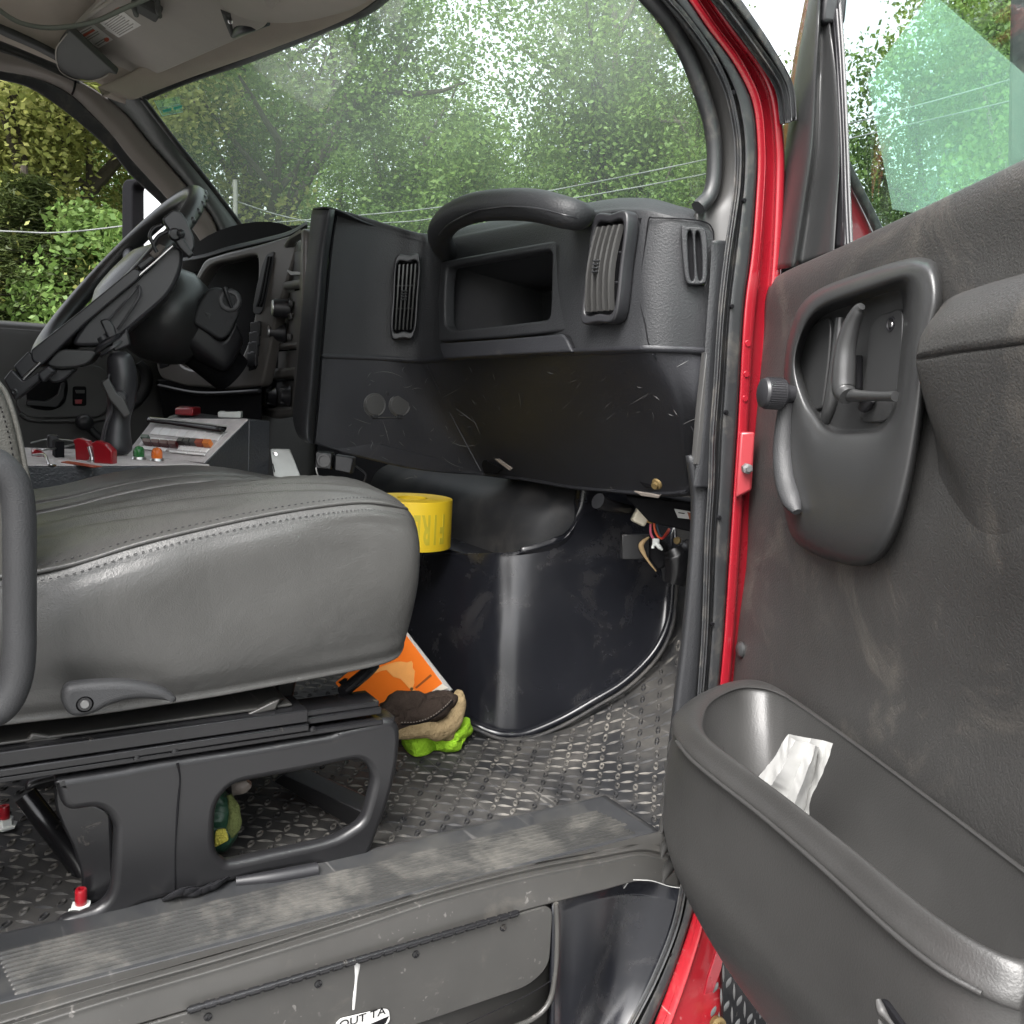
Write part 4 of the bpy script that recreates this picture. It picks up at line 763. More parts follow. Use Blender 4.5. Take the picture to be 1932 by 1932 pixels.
# ------------------------------------------------------------------ switch console
cs = thing('switch_console', 'angled equipment console with rows of coloured switches, beyond the seat cushion', 'switch console', P(400, 900, t=1.7))
A = dict(rf=P(385, 875, t=1.60), rt=P(470, 791, t=1.70), rb=P(509, 794, t=1.75), lt=P(320, 784, t=1.87), lf=P(236, 860, t=1.77), lb=P(352, 777, t=1.93))
def dz(p, z): return V((p.x, p.y, z))
hexa('housing', [A['rf'], A['rt'], dz(A['rt'], .24), dz(A['rf'], .24), A['lf'], A['lt'], dz(A['lt'], .24), dz(A['lf'], .24)], M['console'], cs, bw=.002)
hexa('housing', [A['rt']+V((0, 0, -.0005)), A['rb'], dz(A['rb'], .24), dz(A['rt'], .24), A['lt']+V((0, 0, -.0005)), A['lb'], dz(A['lb'], .24), dz(A['lt'], .24)], M['console'], cs, bw=.002)
pn = (A['rt']-A['rf']).cross(A['lf']-A['rf']).normalized(); pn = pn if pn.dot(V(CAM)-A['rf']) > 0 else -pn; pc = pn.dot((A['rf']+A['lt'])/2)
def ZP(zx, zy, o=0): return PN(226.4+.1953*zx, 739.6+.1953*zy, tuple(pn), pc+o)
plate('face_sheet', [[ZP(*q) for q in ((60, 612), (330, 262), (1235, 268), (812, 686))]], pn, .003, M['panel_grey'], cs, bev=.0006, lift=.002, up=(0, 1, 0))
pf = plate('switch_panel', [[ZP(*q, .004) for q in ((150, 530), (335, 332), (1035, 392), (812, 612))]], pn, .003, M['panel_grey'], cs, bev=.0005, lift=.001, up=(0, 1, 0))
def key(a, b, c, d, mt, h=.004, nm='switch_key'): plate(nm, [[ZP(*q, .006) for q in (a, b, c, d)]], pn, h, M[mt], pf, bev=.0006, lift=h-.001, up=(0, 1, 0))
def quad(p00, p10, p01, p11, n, gap, mt, nm='switch_key', h=.004):
    for k in range(n):
        u0, u1 = (k+gap)/n, (k+1-gap)/n
        L = lambda a, b, u: (a[0]+(b[0]-a[0])*u, a[1]+(b[1]-a[1])*u)
        key(L(p00, p10, u0), L(p00, p10, u1), L(p01, p11, u1), L(p01, p11, u0), mt[k % len(mt)] if isinstance(mt, list) else mt, h, nm)
quad((335, 345), (1000, 392), (285, 405), (945, 468), 8, .03, 'key_white', 'label_key', .002)
quad((290, 438), (590, 470), (262, 470), (560, 500), 4, .06, 'key_white', 'label_key', .002)
quad((205, 478), (240, 480), (180, 512), (225, 514), 1, .05, 'key_white', 'label_key', .002)
quad((585, 475), (765, 487), (560, 510), (745, 522), 3, .08, 'trim', h=.010)
quad((755, 487), (905, 497), (735, 525), (880, 538), 2, .06, ['kred', 'korange'], h=.010) if False else None
M['kred'] = flat('red_key', (.30, .05, .02), .4); M['korange'] = flat('orange_key', (.62, .17, .02), .4); M['kdark'] = flat('dark_red_key', (.07, .008, .008), .4); M['kgreen'] = flat('green_key', (.02, .06, .035), .4)
quad((755, 487), (905, 497), (735, 525), (880, 538), 2, .06, ['kred', 'korange'], h=.010)
quad((236, 482), (570, 508), (236, 515), (560, 545), 4, .05, 'kdark', h=.010)
quad((222, 438), (295, 443), (215, 470), (290, 476), 1, .02, 'kgreen', h=.009)
quad((585, 525), (870, 550), (545, 560), (835, 585), 5, .06, 'key_white', 'label_key', .002)
quad((190, 520), (460, 545), (160, 545), (430, 572), 3, .02, 'key_white', 'label_key', .002)
quad((480, 565), (830, 598), (465, 580), (815, 612), 2, .02, 'key_white', 'label_key', .002)
tube('panel_hood', [ZP(285, 265, .014), ZP(520, 290, .014), ZP(760, 325, .014), ZP(1000, 360, .014)], .0075, M['rail'], cs, n=8, res=12, sq=(1, .6))
tube('panel_hood', [ZP(290, 254, .02), ZP(520, 272, .02), ZP(760, 300, .02), ZP(1030, 330, .02)], .0018, M['paper'], cs, n=6, res=12)
tube('cable', [ZP(940, 345, .02), ZP(960, 355, .024), ZP(1000, 372, .016)], .003, M['black'], cs, n=6, res=8)
hexa('warning_lamp', [P(x, y, t=t) for x, y, t in ((330, 783, 1.84), (364, 785, 1.81), (364, 768, 1.81), (330, 770, 1.84), (338, 783, 1.92), (379, 784, 1.88), (379, 767, 1.88), (338, 766, 1.92))], M['redplastic'], cs, bw=.003)
hexa('relay_box', [P(x, y, t=t) for x, y, t in ((411, 788, 1.76), (454, 789, 1.74), (454, 777, 1.74), (411, 777, 1.76), (414, 786, 1.83), (458, 788, 1.80), (458, 776, 1.80), (414, 775, 1.83))], M['white'], cs, bw=.002)
plate('relay_label', [[P(x, y, t=t) for x, y, t in ((424, 776, 1.775), (440, 775, 1.785), (448, 776.5, 1.77), (432, 778, 1.765))]], (0, 0, 1), .002, M['deep'], cs, bev=0, up=(0, 1, 0), lift=.002)
# flat deck of the console with lamps and guarded switches
dk0 = P(243, 880, x=.06); dzt = dk0.z
DK = [P(40, 885, x=.06), P(395, 876, x=.045), P(250, 852, z=dzt), P(30, 846, z=dzt)]; DK = [dz(p, dzt) for p in DK]
hexa('deck', DK+[dz(p, .2) for p in DK], M['console'], cs, bw=.002)
plate('deck_sheet', [[p+V((0, 0, .0005)) for p in DK]], (0, 0, 1), .002, M['panel_grey'], cs, bev=.0004, lift=.0015, up=(0, 1, 0))
def PZ(x, y): return P(x, y, z=dzt+.001)
def lamp(x, y, mt):
    b = PZ(x, y); o = lathe('lamp_bezel', b, (0, 0, 1), [(.0115, 0), (.0125, .002), (.0105, .006), (0, .006)], M['steel'], cs, n=20)
    lathe('lamp_lens', b+V((0, 0, .006)), (0, 0, 1), [(.0092, 0), (.0094, .008), (.0085, .013), (.0058, .017), (0, .019)], mt, o, n=20)
def jewel(nm, c):
    m, nt, b = newmat(nm); b.inputs['Base Color'].default_value = c+(1,); b.inputs['Roughness'].default_value = .12; b.inputs['Subsurface Weight'].default_value = .4; b.inputs['Subsurface Radius'].default_value = (.01, .01, .01); b.inputs['Coat Weight'].default_value = .6
    w = N(nt, 'ShaderNodeTexWave', Scale=90.0, Distortion=4.0); bp = N(nt, 'ShaderNodeBump', Strength=.5, Distance=.002); nt.links.new(w.outputs['Fac'], bp.inputs['Height']); nt.links.new(bp.outputs[0], b.inputs['Normal']); return m
lamp(262, 868, jewel('green_lens', (.01, .16, .03))); lamp(296, 871, jewel('amber_lens', (.75, .16, .01)))
def guard(x, y, s):
    b = PZ(x, y); d = (PZ(x+40, y)-b).normalized(); up = V((0, 0, 1))
    pr = [b-d*.010*s, b-d*.012*s+up*.022*s, b-d*.016*s+up*.030*s, b-d*.006*s+up*.034*s, b+d*.012*s+up*.030*s, b+d*.026*s+up*.020*s, b+d*.026*s]
    g = plate('switch_guard', [rounded(pr, .002)], (.8, -.6, 0), .016*s, M['redplastic'], cs, bev=.002, lift=.008)
guard(160, 868, 1.1); guard(195, 874, 1.1)
tg = PZ(174, 873); lathe('toggle_base', tg, (0, 0, 1), [(.008, 0), (.008, .004), (.005, .005), (.004, .010), (0, .010)], M['steel'], cs, n=12); tube('toggle_bat', [tg+V((0, 0, .008)), tg+V((-.004, -.004, .026))], [.0022, .0034], M['steel'], cs, n=8, res=4)
box('deck_bracket', (.05, .014, .03), Matrix.Translation(PZ(110, 862)+V((0, 0, .013))), M['deep'], cs)
box('deck_knob', (.018, .018, .024), Matrix.Translation(PZ(100, 852)+V((0, 0, .018))), M['black'], cs, bw=.003)
lathe('red_knob', PZ(78, 862), (-.6, -.6, .5), [(.008, 0), (.009, .012), (.003, .02), (0, .02)], M['redplastic'], cs, n=14)
for a in (((58, 846), (95, 845), (160, 850)), ((60, 858), (95, 866), (158, 850))): tube('bracket_wire', [PZ(x, y)+V((0, 0, .016 if i else .01)) for i, (x, y) in enumerate(a)], .0015, M['steel'], cs, n=6, res=14)
tube('chrome_clip', [PZ(62, 868)+V((0, 0, .008)), PZ(84, 870)+V((0, 0, .01)), PZ(92, 878)+V((0, 0, .002)), PZ(105, 878)], .002, M['steel'], cs, n=6, res=16)
plate('deck_label', [[PZ(x, y)+V((0, 0, .0012)) for x, y in ((115, 874), (128, 872), (193, 882), (176, 884))]], (0, 0, 1), .001, M['kred'], cs, bev=0, up=(0, 1, 0), lift=.001)
# white control box beyond the console, and a small connector box under the dash
cb = thing('control_box', 'white metal control box leaning in the dark beside the switch console', 'control box', P(540, 905, t=1.8))
hexa('case', [P(x, y, t=t) for x, y, t in ((510, 847, 1.78), (547, 848, 1.80), (570, 908, 1.75), (517, 900, 1.73), (512, 846, 1.90), (547, 847, 1.92), (570, 906, 1.87), (517, 898, 1.85))], M['white'], cb, bw=.002)
lathe('screw', P(519, 858, t=1.775), (.85, -.5, .2), [(.005, -.002), (.005, .002), (0, .003)], M['steel'], cb, n=10)
tube('edge_slot', [P(513, 866, t=1.768), P(518, 890, t=1.735)], .001, M['deep'], cb, n=5, res=2)
kb_ = thing('connector_block', 'small black connector block hanging under the dash panel corner', 'connector block', P(625, 890, t=1.75))
hexa('block', [P(x, y, t=t) for x, y, t in ((596, 852, 1.72), (627, 855, 1.73), (625, 886, 1.73), (594, 884, 1.72), (600, 850, 1.78), (632, 853, 1.79), (630, 884, 1.79), (598, 882, 1.78))], M['rail'], kb_, bw=.002)
lathe('socket', P(611, 869, t=1.719), (.87, -.45, .1), [(.012, 0), (.012, .004), (.009, .004), (.008, -.002), (0, -.002)], M['rail'], kb_, n=16)
hexa('block', [P(x, y, t=t) for x, y, t in ((632, 858, 1.75), (668, 864, 1.76), (662, 895, 1.76), (630, 888, 1.75), (636, 856, 1.83), (672, 862, 1.84), (668, 893, 1.84), (634, 886, 1.83))], M['black'], kb_, bw=.003)
tube('lead', [P(596, 882, t=1.72), P(598, 892, t=1.72), P(604, 905, t=1.73)], .0012, M['paper'], kb_, n=5, res=8)
tube('lead', [P(672, 880, t=1.76), P(690, 895, t=1.74), P(685, 912, t=1.74)], .002, M['black'], kb_, n=5, res=8)
# ------------------------------------------------------------------ opened passenger door
dn_ = V(DN)
pdoor = thing('passenger_door', 'open charcoal door with crank, pull handle, armrest and deep map pocket', 'truck door', DQ(0, -.2))
LEd = [(.755, -.045), (.745, -.076), (.725, -.084), (.627, -.092), (.45, -.093), (.19, -.099), (.0, -.085), (-.12, -.052), (-.24, -.03)]
def sl(z): return float(np.interp(z, [q[0] for q in LEd][::-1], [q[1] for q in LEd][::-1]))
def ztop(s): return float(np.interp(s, [-.08, .09, .183, .398, 1.0], [.735, .748, .757, .778, .80]))
def bul(s, z):
    a = math.exp(-((s-.62)/.26)**2-((z-.52)/.10)**2)*.03
    b = -.006*math.exp(-((z-.335)/.05)**2)
    return a+b
def prow(zf, off):
    r = []
    for k in range(24):
        f = k/23; z0 = .80 if zf is None else zf; s = -.1+1.08*f
        z = ztop(s)-zf; s0 = sl(z); s = s0+(.98-s0)*f
        z = ztop(s)-zf; e = .004*math.exp(-(s-s0)/.006)
        r.append(DQ(s, z, off-e+(bul(s, z) if zf > .03 else 0)))
    return r
loft('door_panel', [prow(.012, -.05), prow(.002, -.03), prow(-.001, -.012), prow(.006, -.003), prow(.03, .003), prow(.08, .0), prow(.15, 0), prow(.22, 0), prow(.30, 0), prow(.38, 0), prow(.46, 0), prow(.54, 0), prow(.64, 0), prow(.74, 0), prow(.80, 0), prow(.855, 0)], M['door'], pdoor, nu=120, nv=120, th=.003, rstraight=False)
hexa('door_shell', [DQ(-.06, .72, -.012), DQ(.98, .78, -.012), DQ(.98, -.112, -.012), DQ(-.05, -.112, -.012), DQ(-.06, .72, -.10), DQ(.98, .78, -.10), DQ(.98, -.112, -.10), DQ(-.05, -.112, -.10)], M['red'], pdoor, bw=.015)
pl = PD(1397, 1226, .001)
lathe('plug', pl, dn_, [(.011, -.002), (.011, .001), (.008, .004), (0, .005)], M['doorp'], pdoor, n=18)
# trim of the door frame and the black glass channel
def pdp(L, off): return [PD(x, y, off) for x, y in L]
FL = [(1531, -30), (1526, 0), (1507, 100), (1492, 200), (1479, 300), (1467, 400), (1454, 510)]
FM = [(1548, -30), (1546, 0), (1543, 60), (1536, 160), (1528, 280), (1512, 390), (1494, 504)]
FR = [(1546, -30), (1545, 0), (1562, 50), (1574, 140), (1581, 290), (1576, 390), (1569, 466)]
FRr = [(1562, -30), (1562, 0), (1566, 50), (1577, 150), (1582, 290), (1576, 390), (1570, 480)]
loft('frame_trim', [pdp(FL, -.035), pdp([(x+2, y) for x, y in FL], -.016), pdp(lerp2(FL, FM, .35), -.008), pdp(FM, -.006), pdp(lerp2(FM, FRr, .3), -.022), pdp(FRr, -.026), pdp([(x+3, y) for x, y in FRr], -.04)], M['doorp'], pdoor, nu=60, nv=50, th=.003)
loft('frame_edge', [pdp([(x-8, y) for x, y in FL], -.06), pdp([(x-3, y) for x, y in FL], -.045), pdp([(x+3, y) for x, y in FL], -.032)], M['red'], pdoor, nu=30, th=.006)
GC = [(1580, -30), (1581, 0), (1588, 100), (1595, 250), (1600, 380), (1604, 470)]
loft('glass_channel', [pdp([(1550, -30), (1552, 0), (1566, 100), (1577, 250), (1574, 380), (1566, 470)], -.034), pdp(lerp2([(1550, -30), (1552, 0), (1566, 100), (1577, 250), (1574, 380), (1566, 470)], GC, .75), -.03), pdp(lerp2([(1550, -30), (1552, 0), (1566, 100), (1577, 250), (1574, 380), (1566, 470)], GC, .85), -.045), pdp(GC, -.032), pdp([(x+3, y) for x, y in GC], -.05)], M['black'], pdoor, nu=40, nv=30, th=.004)
box('latch_block', (.03, .05, .03), frame(PD(1566, 10, -.03), DD, (0, 0, 1)), M['black'], pdoor, bw=.004)
pale_sheet = [PD(x, y, -.0442) for x, y in ((1638, 160), (1637, 152), (1754, -10), (1762, -10), (1950, 156), (2040, 235))]
plate('painted_reflection', [pale_sheet+[DQ(.62, .762, -.0442), DQ(.30, .742, -.0442), PD(1684, 395, -.0442)]], dn_, .0006, M['pale_sheet'], pdoor, bev=0)  # reflection in the door glass, put in as a pale translucent sheet
gz = [PD(x, y, -.047) for x, y in ((1586, -60), (1592, 200), (1604, 520))]
plate('window_glass', [[gz[0], gz[1], gz[2], DQ(.97, .74, -.047), DQ(.97, 1.25, -.047), DQ(.2, 1.25, -.047)]], dn_, .004, M['glassdoor'], pdoor, bev=0)
tube('window_frame', [DQ(.13, 1.22, -.04), DQ(.3, 1.26, -.05), DQ(.9, 1.27, -.05), DQ(.985, 1.24, -.04), DQ(.985, .76, -.03)], .02, M['red'], pdoor, n=10)
tube('belt_seal', [DQ(.05, .745, -.034), DQ(.3, .768, -.034), DQ(.97, .798, -.034)], .006, M['rubber'], pdoor, n=8)
# moulded bezel with its handle recess
O_ = [(1482, 679), (1494, 619), (1512, 577), (1550, 545), (1635, 513), (1705, 492), (1742, 489), (1768, 505), (1777, 563), (1758, 650), (1742, 780), (1722, 900), (1698, 990), (1668, 1045), (1630, 1064), (1585, 1058), (1530, 1038), (1495, 1008), (1478, 948), (1472, 880), (1478, 780)]
I_ = [(1503, 680), (1512, 640), (1530, 604), (1560, 580), (1635, 553), (1686, 536), (1704, 535), (1711, 547), (1713, 580), (1706, 660), (1697, 740), (1684, 788), (1667, 812), (1650, 821), (1625, 824), (1600, 824), (1572, 821), (1552, 808), (1538, 786), (1524, 760), (1508, 712)]
ic = (1618, 690)
def bz(k, off): return pdp(lerp2(O_, I_, k), off)
def iz(k, off): return pdp([(x+(ic[0]-x)*k, y+(ic[1]-y)*k) for x, y in I_], off)
bez = loft('handle_bezel', [pdp([(x+(1620-x)*-.012, y+(780-y)*-.012) for x, y in O_], -.001), bz(0, .010), bz(.06, .022), bz(.25, .030), bz(.6, .033), bz(.85, .031), bz(1.0, .024), iz(.05, .012), iz(.09, .004), iz(.16, .0025), iz(.5, .002), iz(.99, .002)], M['doorp'], pdoor, nu=130, nv=90, closed=True, th=0)
lp_ = [(1513, 650), (1527, 622), (1546, 606), (1562, 600), (1566, 622), (1562, 679), (1552, 758), (1544, 772), (1533, 768), (1518, 722), (1510, 690)]
plate('inner_plate', [cat(pdp(lp_, .007), 50, True)], dn_, .006, M['doorp'], bez, bev=.002, up=(0, 0, 1))
tube('inner_rib', pdp([(1586, 600), (1580, 680), (1568, 760), (1552, 806)], .006), [.006, .008, .008, .005], M['doorp'], bez, n=10)
rp_ = [(1634, 690), (1641, 618), (1655, 596), (1703, 580), (1700, 680), (1686, 770), (1670, 796), (1630, 797), (1620, 784)]
plate('lock_plate', [rounded(pdp(rp_, .006), .012)], dn_, .004, M['doorp'], bez, bev=.0012)
lathe('lock_screw', PD(1681, 611, .006), dn_, [(.0075, 0), (.0075, .001), (.006, .0012), (.005, -.001), (0, -.001)], M['black'], bez, n=16)
lathe('screw_head', PD(1681, 612, .0065), dn_, [(.0035, 0), (.003, .001), (0, .001)], M['steel'], bez, n=10)
hnd = tube('pull_handle', pdp([(1626, 578), (1619, 586), (1606, 615), (1596, 655), (1592, 700), (1592, 735), (1600, 748)], .03), [.0035, .0062, .0088, .0105, .0118, .0115, .009], M['doorp'], bez, n=16, res=50)
tube('handle_bar', pdp([(1596, 745), (1630, 747), (1660, 748), (1690, 748)], .026), [.0075, .0055, .0048, .0048], M['doorp'], bez, n=12)
tube('pivot_lug', pdp([(1628, 770), (1636, 760), (1646, 752)], .012), [.006, .007, .004], M['black'], bez, n=10)
tube('latch_rod', pdp([(1618, 672), (1618, 700), (1618, 735)], .008), .005, M['deep'], bez, n=8)
# window crank
ck = tube('window_crank', pdp([(1488, 742), (1481, 790), (1478, 850), (1483, 905), (1495, 945), (1504, 966)], .036), [.0075, .0098, .0118, .0125, .0115, .005], M['armbar'], pdoor, n=16, res=60, sq=(1, .8))
kn = PD(1490, 744, .036)
kb = lathe('crank_knob', kn, dn_, [(0, -.004), (.010, -.004), (.011, .006), (.0165, .008), (.0175, .010), (.0175, .030), (.016, .033), (.013, .0345), (0, .035)], M['black'], ck, n=40, smooth=25)
for k in range(40):
    a = 2*math.pi*k/40; u = V(DD)*math.cos(a)+V((0, 0, 1))*math.sin(a); tube('knurl', [kn+u*.0175+dn_*.011, kn+u*.0175+dn_*.029], .0008, M['black'], kb, n=4, res=2, straight=True)
# armrest
AT = [(1742, 640), (1752, 605), (1772, 578), (1800, 557), (1860, 535), (1932, 514), (2050, 478), (2200, 430)]
AR = [(1730, 660), (1737, 638), (1760, 619), (1800, 604), (1865, 590), (1932, 574), (2050, 540), (2200, 498)]
AC = [(1729, 672), (1738, 670), (1768, 665), (1808, 658), (1870, 651), (1932, 642), (2050, 622), (2200, 596)]
AD = [(1728, 684), (1736, 686), (1768, 682), (1808, 676), (1870, 668), (1932, 660), (2050, 642), (2200, 618)]
AE = [(1733, 712), (1742, 725), (1772, 735), (1812, 742), (1872, 742), (1932, 740), (2050, 730), (2200, 712)]
AF = [(1748, 772), (1760, 800), (1788, 838), (1822, 868), (1878, 888), (1940, 900), (2050, 905), (2200, 900)]
AG = [(1765, 830), (1780, 870), (1805, 920), (1835, 968), (1885, 1010), (1945, 1035), (2050, 1050), (2200, 1055)]
loft('armrest', [pdp(AT, -.004), pdp(lerp2(AT, AR, .2), .022), pdp(AR, .042), pdp(lerp2(AR, AC, .7), .047), pdp(AC, .046), pdp(lerp2(AC, AD, .45), .0425), pdp(AD, .044), pdp(AE, .039), pdp(AF, .027), pdp(AG, .016), pdp([(x+8, y+70) for x, y in AG], .009), pdp([(x+14, y+150) for x, y in AG], .0035), pdp([(x+20, y+240) for x, y in AG], -.002)], M['door'], pdoor, nu=70, nv=80, th=.003, smooth=60)
# map pocket
RO_ = [(.632, .090), (.630, .100), (.618, .112), (.590, .124), (.545, .132), (.462, .139), (.372, .150), (.298, .163), (.246, .170), (.195, .170), (.150, .160), (.123, .145), (.083, .112), (.045, .066), (.028, .033), (.040, .014), (.097, .006), (.22, .004), (.358, .004), (.478, .004), (.64, .004), (.68, .03), (.66, .07)]
RI_ = [(.618, .086), (.616, .096), (.604, .107), (.574, .118), (.53, .124), (.462, .131), (.378, .142), (.310, .153), (.262, .160), (.225, .158), (.190, .146), (.150, .126), (.115, .098), (.086, .061), (.088, .034), (.108, .022), (.140, .018), (.244, .014), (.373, .013), (.495, .014), (.59, .018), (.628, .05), (.628, .072)]
def lp3(L, z, k=0, cx=.36, cy=.08): return [DQ(a+(cx-a)*k, z, b+(cy-b)*k) for a, b in L]
def shf(L, ds, ko, z):                                     # lower loops: ends drawn in by ds near the hinge side, depth scaled
    return [DQ(a+ds*max(0, 1-max(0, a-.02)/.38)+(0 if a < .5 else -.02*ds/.1), z, (b+.016)*ko-.016) for a, b in L]
RO2_ = [(a+(-.004 if a < .2 else .002), b+.004) for a, b in RO_]
pk = loft('map_pocket', [shf(RO_, .13, .06, -.105), shf(RO_, .11, .32, -.09), shf(RO_, .09, .54, -.055), shf(RO_, .06, .76, -.005), shf(RO_, .015, .92, .045), shf(RO_, -.024, .99, .082), shf(RO_, -.032, 1.0, .12), shf(RO_, -.02, 1.01, .17), shf(RO_, -.004, 1.01, .205), lp3(RO2_, .214), lp3(RO_, .2245), [DQ(a*.5+c*.5, .2355, b*.5+d*.5) for (a, b), (c, d) in zip(RO_, RI_)], lp3(RI_, .2355), lp3(RI_, .228, .004), lp3(RI_, .19, .10, .38, .11), lp3(RI_, .155, .24, .39, .12), lp3(RI_, .138, .38, .40, .12), lp3(RI_, .130, .55, .40, .12), lp3(RI_, .127, .98, .40, .12)], M['pocket'], pdoor, nu=170, nv=150, closed=True, th=0, smooth=70)
tube('rim_lip', [DQ(a, .2135, b+.0045) for a, b in [(.618, .113), (.590, .1265), (.545, .1345), (.462, .1415), (.372, .1525), (.298, .1655), (.246, .1725), (.20, .172)]], .0022, M['pocket'], pk, n=8, res=60)
# moulded round recess at the hinge end of the tray, with its dividing shoulder
cu_ = [(.262, .112), (.25, .142), (.215, .146), (.17, .130), (.125, .098), (.098, .062), (.108, .036), (.14, .030), (.19, .045), (.235, .078)]
def cl3(k, z): c = (.168, .074); return [DQ(c[0]+(a-.185)*k*.80, z+.022, c[1]+(b-.088)*k*.80) for a, b in cu_]
loft('cup_recess', [cl3(1.12, .135), cl3(1.06, .160), cl3(1.0, .165), cl3(.94, .160), cl3(.90, .145), cl3(.84, .130), cl3(.5, .127), cl3(.02, .127)], M['pocket'], pk, nu=60, nv=50, closed=True, th=0, smooth=80)
# bellows ribs on the hinge-side end
for k in range(8):
    z = .198-.024*k
    ds = float(np.interp(z, [-.018, .032, .075, .12, .17, .205], [.045, .0, -.028, -.032, -.02, -.004])); L = []
    for a, b in RO_[10:15]: L.append(DQ(a+ds*max(0, 1-max(0, a-.02)/.38)-.001, z-.004*(a-.1)*10, b+.001))
    tube('rib', L, [.001, .0065, .0085, .0075, .003], M['pocket'], pk, n=8, res=30, sq=(1, 1))
sl_ = pdp([(1659, 1884), (1668, 1888), (1690, 1918), (1720, 1960), (1700, 1960), (1668, 1920)], .152)
plate('slot', [rounded(sl_, .002)], dn_, .004, M['deep'], pk, bev=.001)
tube('slot_edge', [p+dn_*.001 for p in pdp([(1659, 1886), (1666, 1906), (1676, 1920), (1700, 1950)], .153)], [.002, .0035, .002, .001], M['trim'], pk, n=6, res=16)
tube('slot_edge', [p+dn_*.001 for p in pdp([(1661, 1924), (1670, 1945), (1682, 1965)], .154)], [.001, .003, .001], M['trim'], pk, n=6, res=12)
# paper packet standing in the pocket
pkt = [[(1487, 1385), (1473, 1407), (1459, 1432), (1442, 1452), (1425, 1472), (1412, 1500)], [(1500, 1397), (1488, 1425), (1475, 1455), (1462, 1474), (1446, 1492), (1440, 1520)], [(1522, 1401), (1512, 1435), (1500, 1465), (1490, 1490), (1480, 1510), (1472, 1545)], [(1538, 1407), (1530, 1440), (1518, 1470), (1506, 1495), (1498, 1522), (1492, 1560)], [(1547, 1411), (1541, 1441), (1532, 1484), (1525, 1517), (1516, 1541), (1508, 1575)]]
fr_ = [[PD(x, y, o) for x, y in L] for L, o in zip(pkt, (.100, .112, .100, .104, .084))]
bk_ = [[p-dn_*.016+V((0, 0, .002)) for p in L] for L in fr_[1:-1]]
packet = loft('paper_packet', fr_+bk_[::-1]+[fr_[0]], M['paper'], None, nu=30, nv=65, th=0, straight=True, rstraight=True, smooth=22)
from mathutils import noise as mnoise
for v in packet.data.vertices:
    q = (v.co+packet.location)*32; v.co += dn_*((abs(mnoise.noise(q))-.2)*.0032+(abs(mnoise.noise(q*2.3))-.2)*.0012)
packet.data.set_sharp_from_angle(angle=math.radians(22))
tag(packet, 'crumpled white paper packet standing in the door map pocket', 'packet')
# ------------------------------------------------------------------ passenger seat
seat = thing('passenger_seat', 'grey leather passenger seat with stitched bolster on a black moulded base', 'seat', (.36, .25, FZ))
ss = [P(x, y, x=.60) for x, y in ((67, 1086), (246, 1030), (422, 987), (563, 959), (679, 947), (740, 952), (774, 966))]
def zs_(y): return float(np.interp(y, [p.y for p in ss], [p.z for p in ss]))
sf = [P(x, y, x=.20) for x, y in ((67, 926), (170, 899), (281, 880), (387, 875), (457, 887), (563, 906), (679, 912), (744, 930))]
def zf_(y): return float(np.interp(y, [p.y for p in sf], [p.z for p in sf]))
sb_ = [P(x, y, x=.60) for x, y in ((0, 1375), (200, 1352), (400, 1321), (640, 1277), (735, 1256))]
def zb_(y): return float(np.interp(y, [p.y for p in sb_], [p.z for p in sb_]))
def prof(y, k=1.0, zc=.30):
    s, f, b = zs_(y), zf_(y), zb_(y)
    m = (s+b)/2; g = min(1, max(0, (y-.02)/.4))
    q = [(.575, b), (.598, b+.012), (.612, b+.05), (.618, m), (.616, s-.045), (.608, s-.014), (.6015, s-.003), (.597, s+.001), (.590, s+.004), (.565, s+.012), (.52, s+.016), (.46, s+.02*(1-g)+.018*g), (.40, s*.6+f*.4+.006), (.345, s*.35+f*.65-.002), (.338, s*.33+f*.67-.009), (.331, s*.3+f*.7-.001), (.300, s*.16+f*.84-.002), (.293, s*.15+f*.85-.009), (.286, s*.12+f*.88-.001), (.235, f-.001), (.19, f-.002), (.145, f-.022), (.12, f-.07), (.115, m), (.13, b+.01), (.16, b), (.36, b-.003)]
    return [V((.36+(x-.36)*k, y, zc+(z-zc)*k)) for x, z in q]
ys = [-.04, .03, .09, .15, .21, .27, .33, .39, .44, .475]
rows = [prof(y) for y in ys]
def front(y, src, kx, kz, zc):
    return [V((.36+(p.x-.36)*kx, y-.030*max(0, (zc-p.z)/.1)*.25, zc+(p.z-zc)*kz)) for p in prof(src)]
rows += [front(.505, .50, .992, .985, .31), front(.522, .51, .97, .93, .315), front(.533, .515, .92, .80, .32), front(.539, .515, .80, .55, .325), front(.541, .515, .4, .2, .325)]
cushion = loft('cushion', rows, M['seat'], seat, nu=150, nv=110, closed=True, caps=True, th=0, smooth=80)
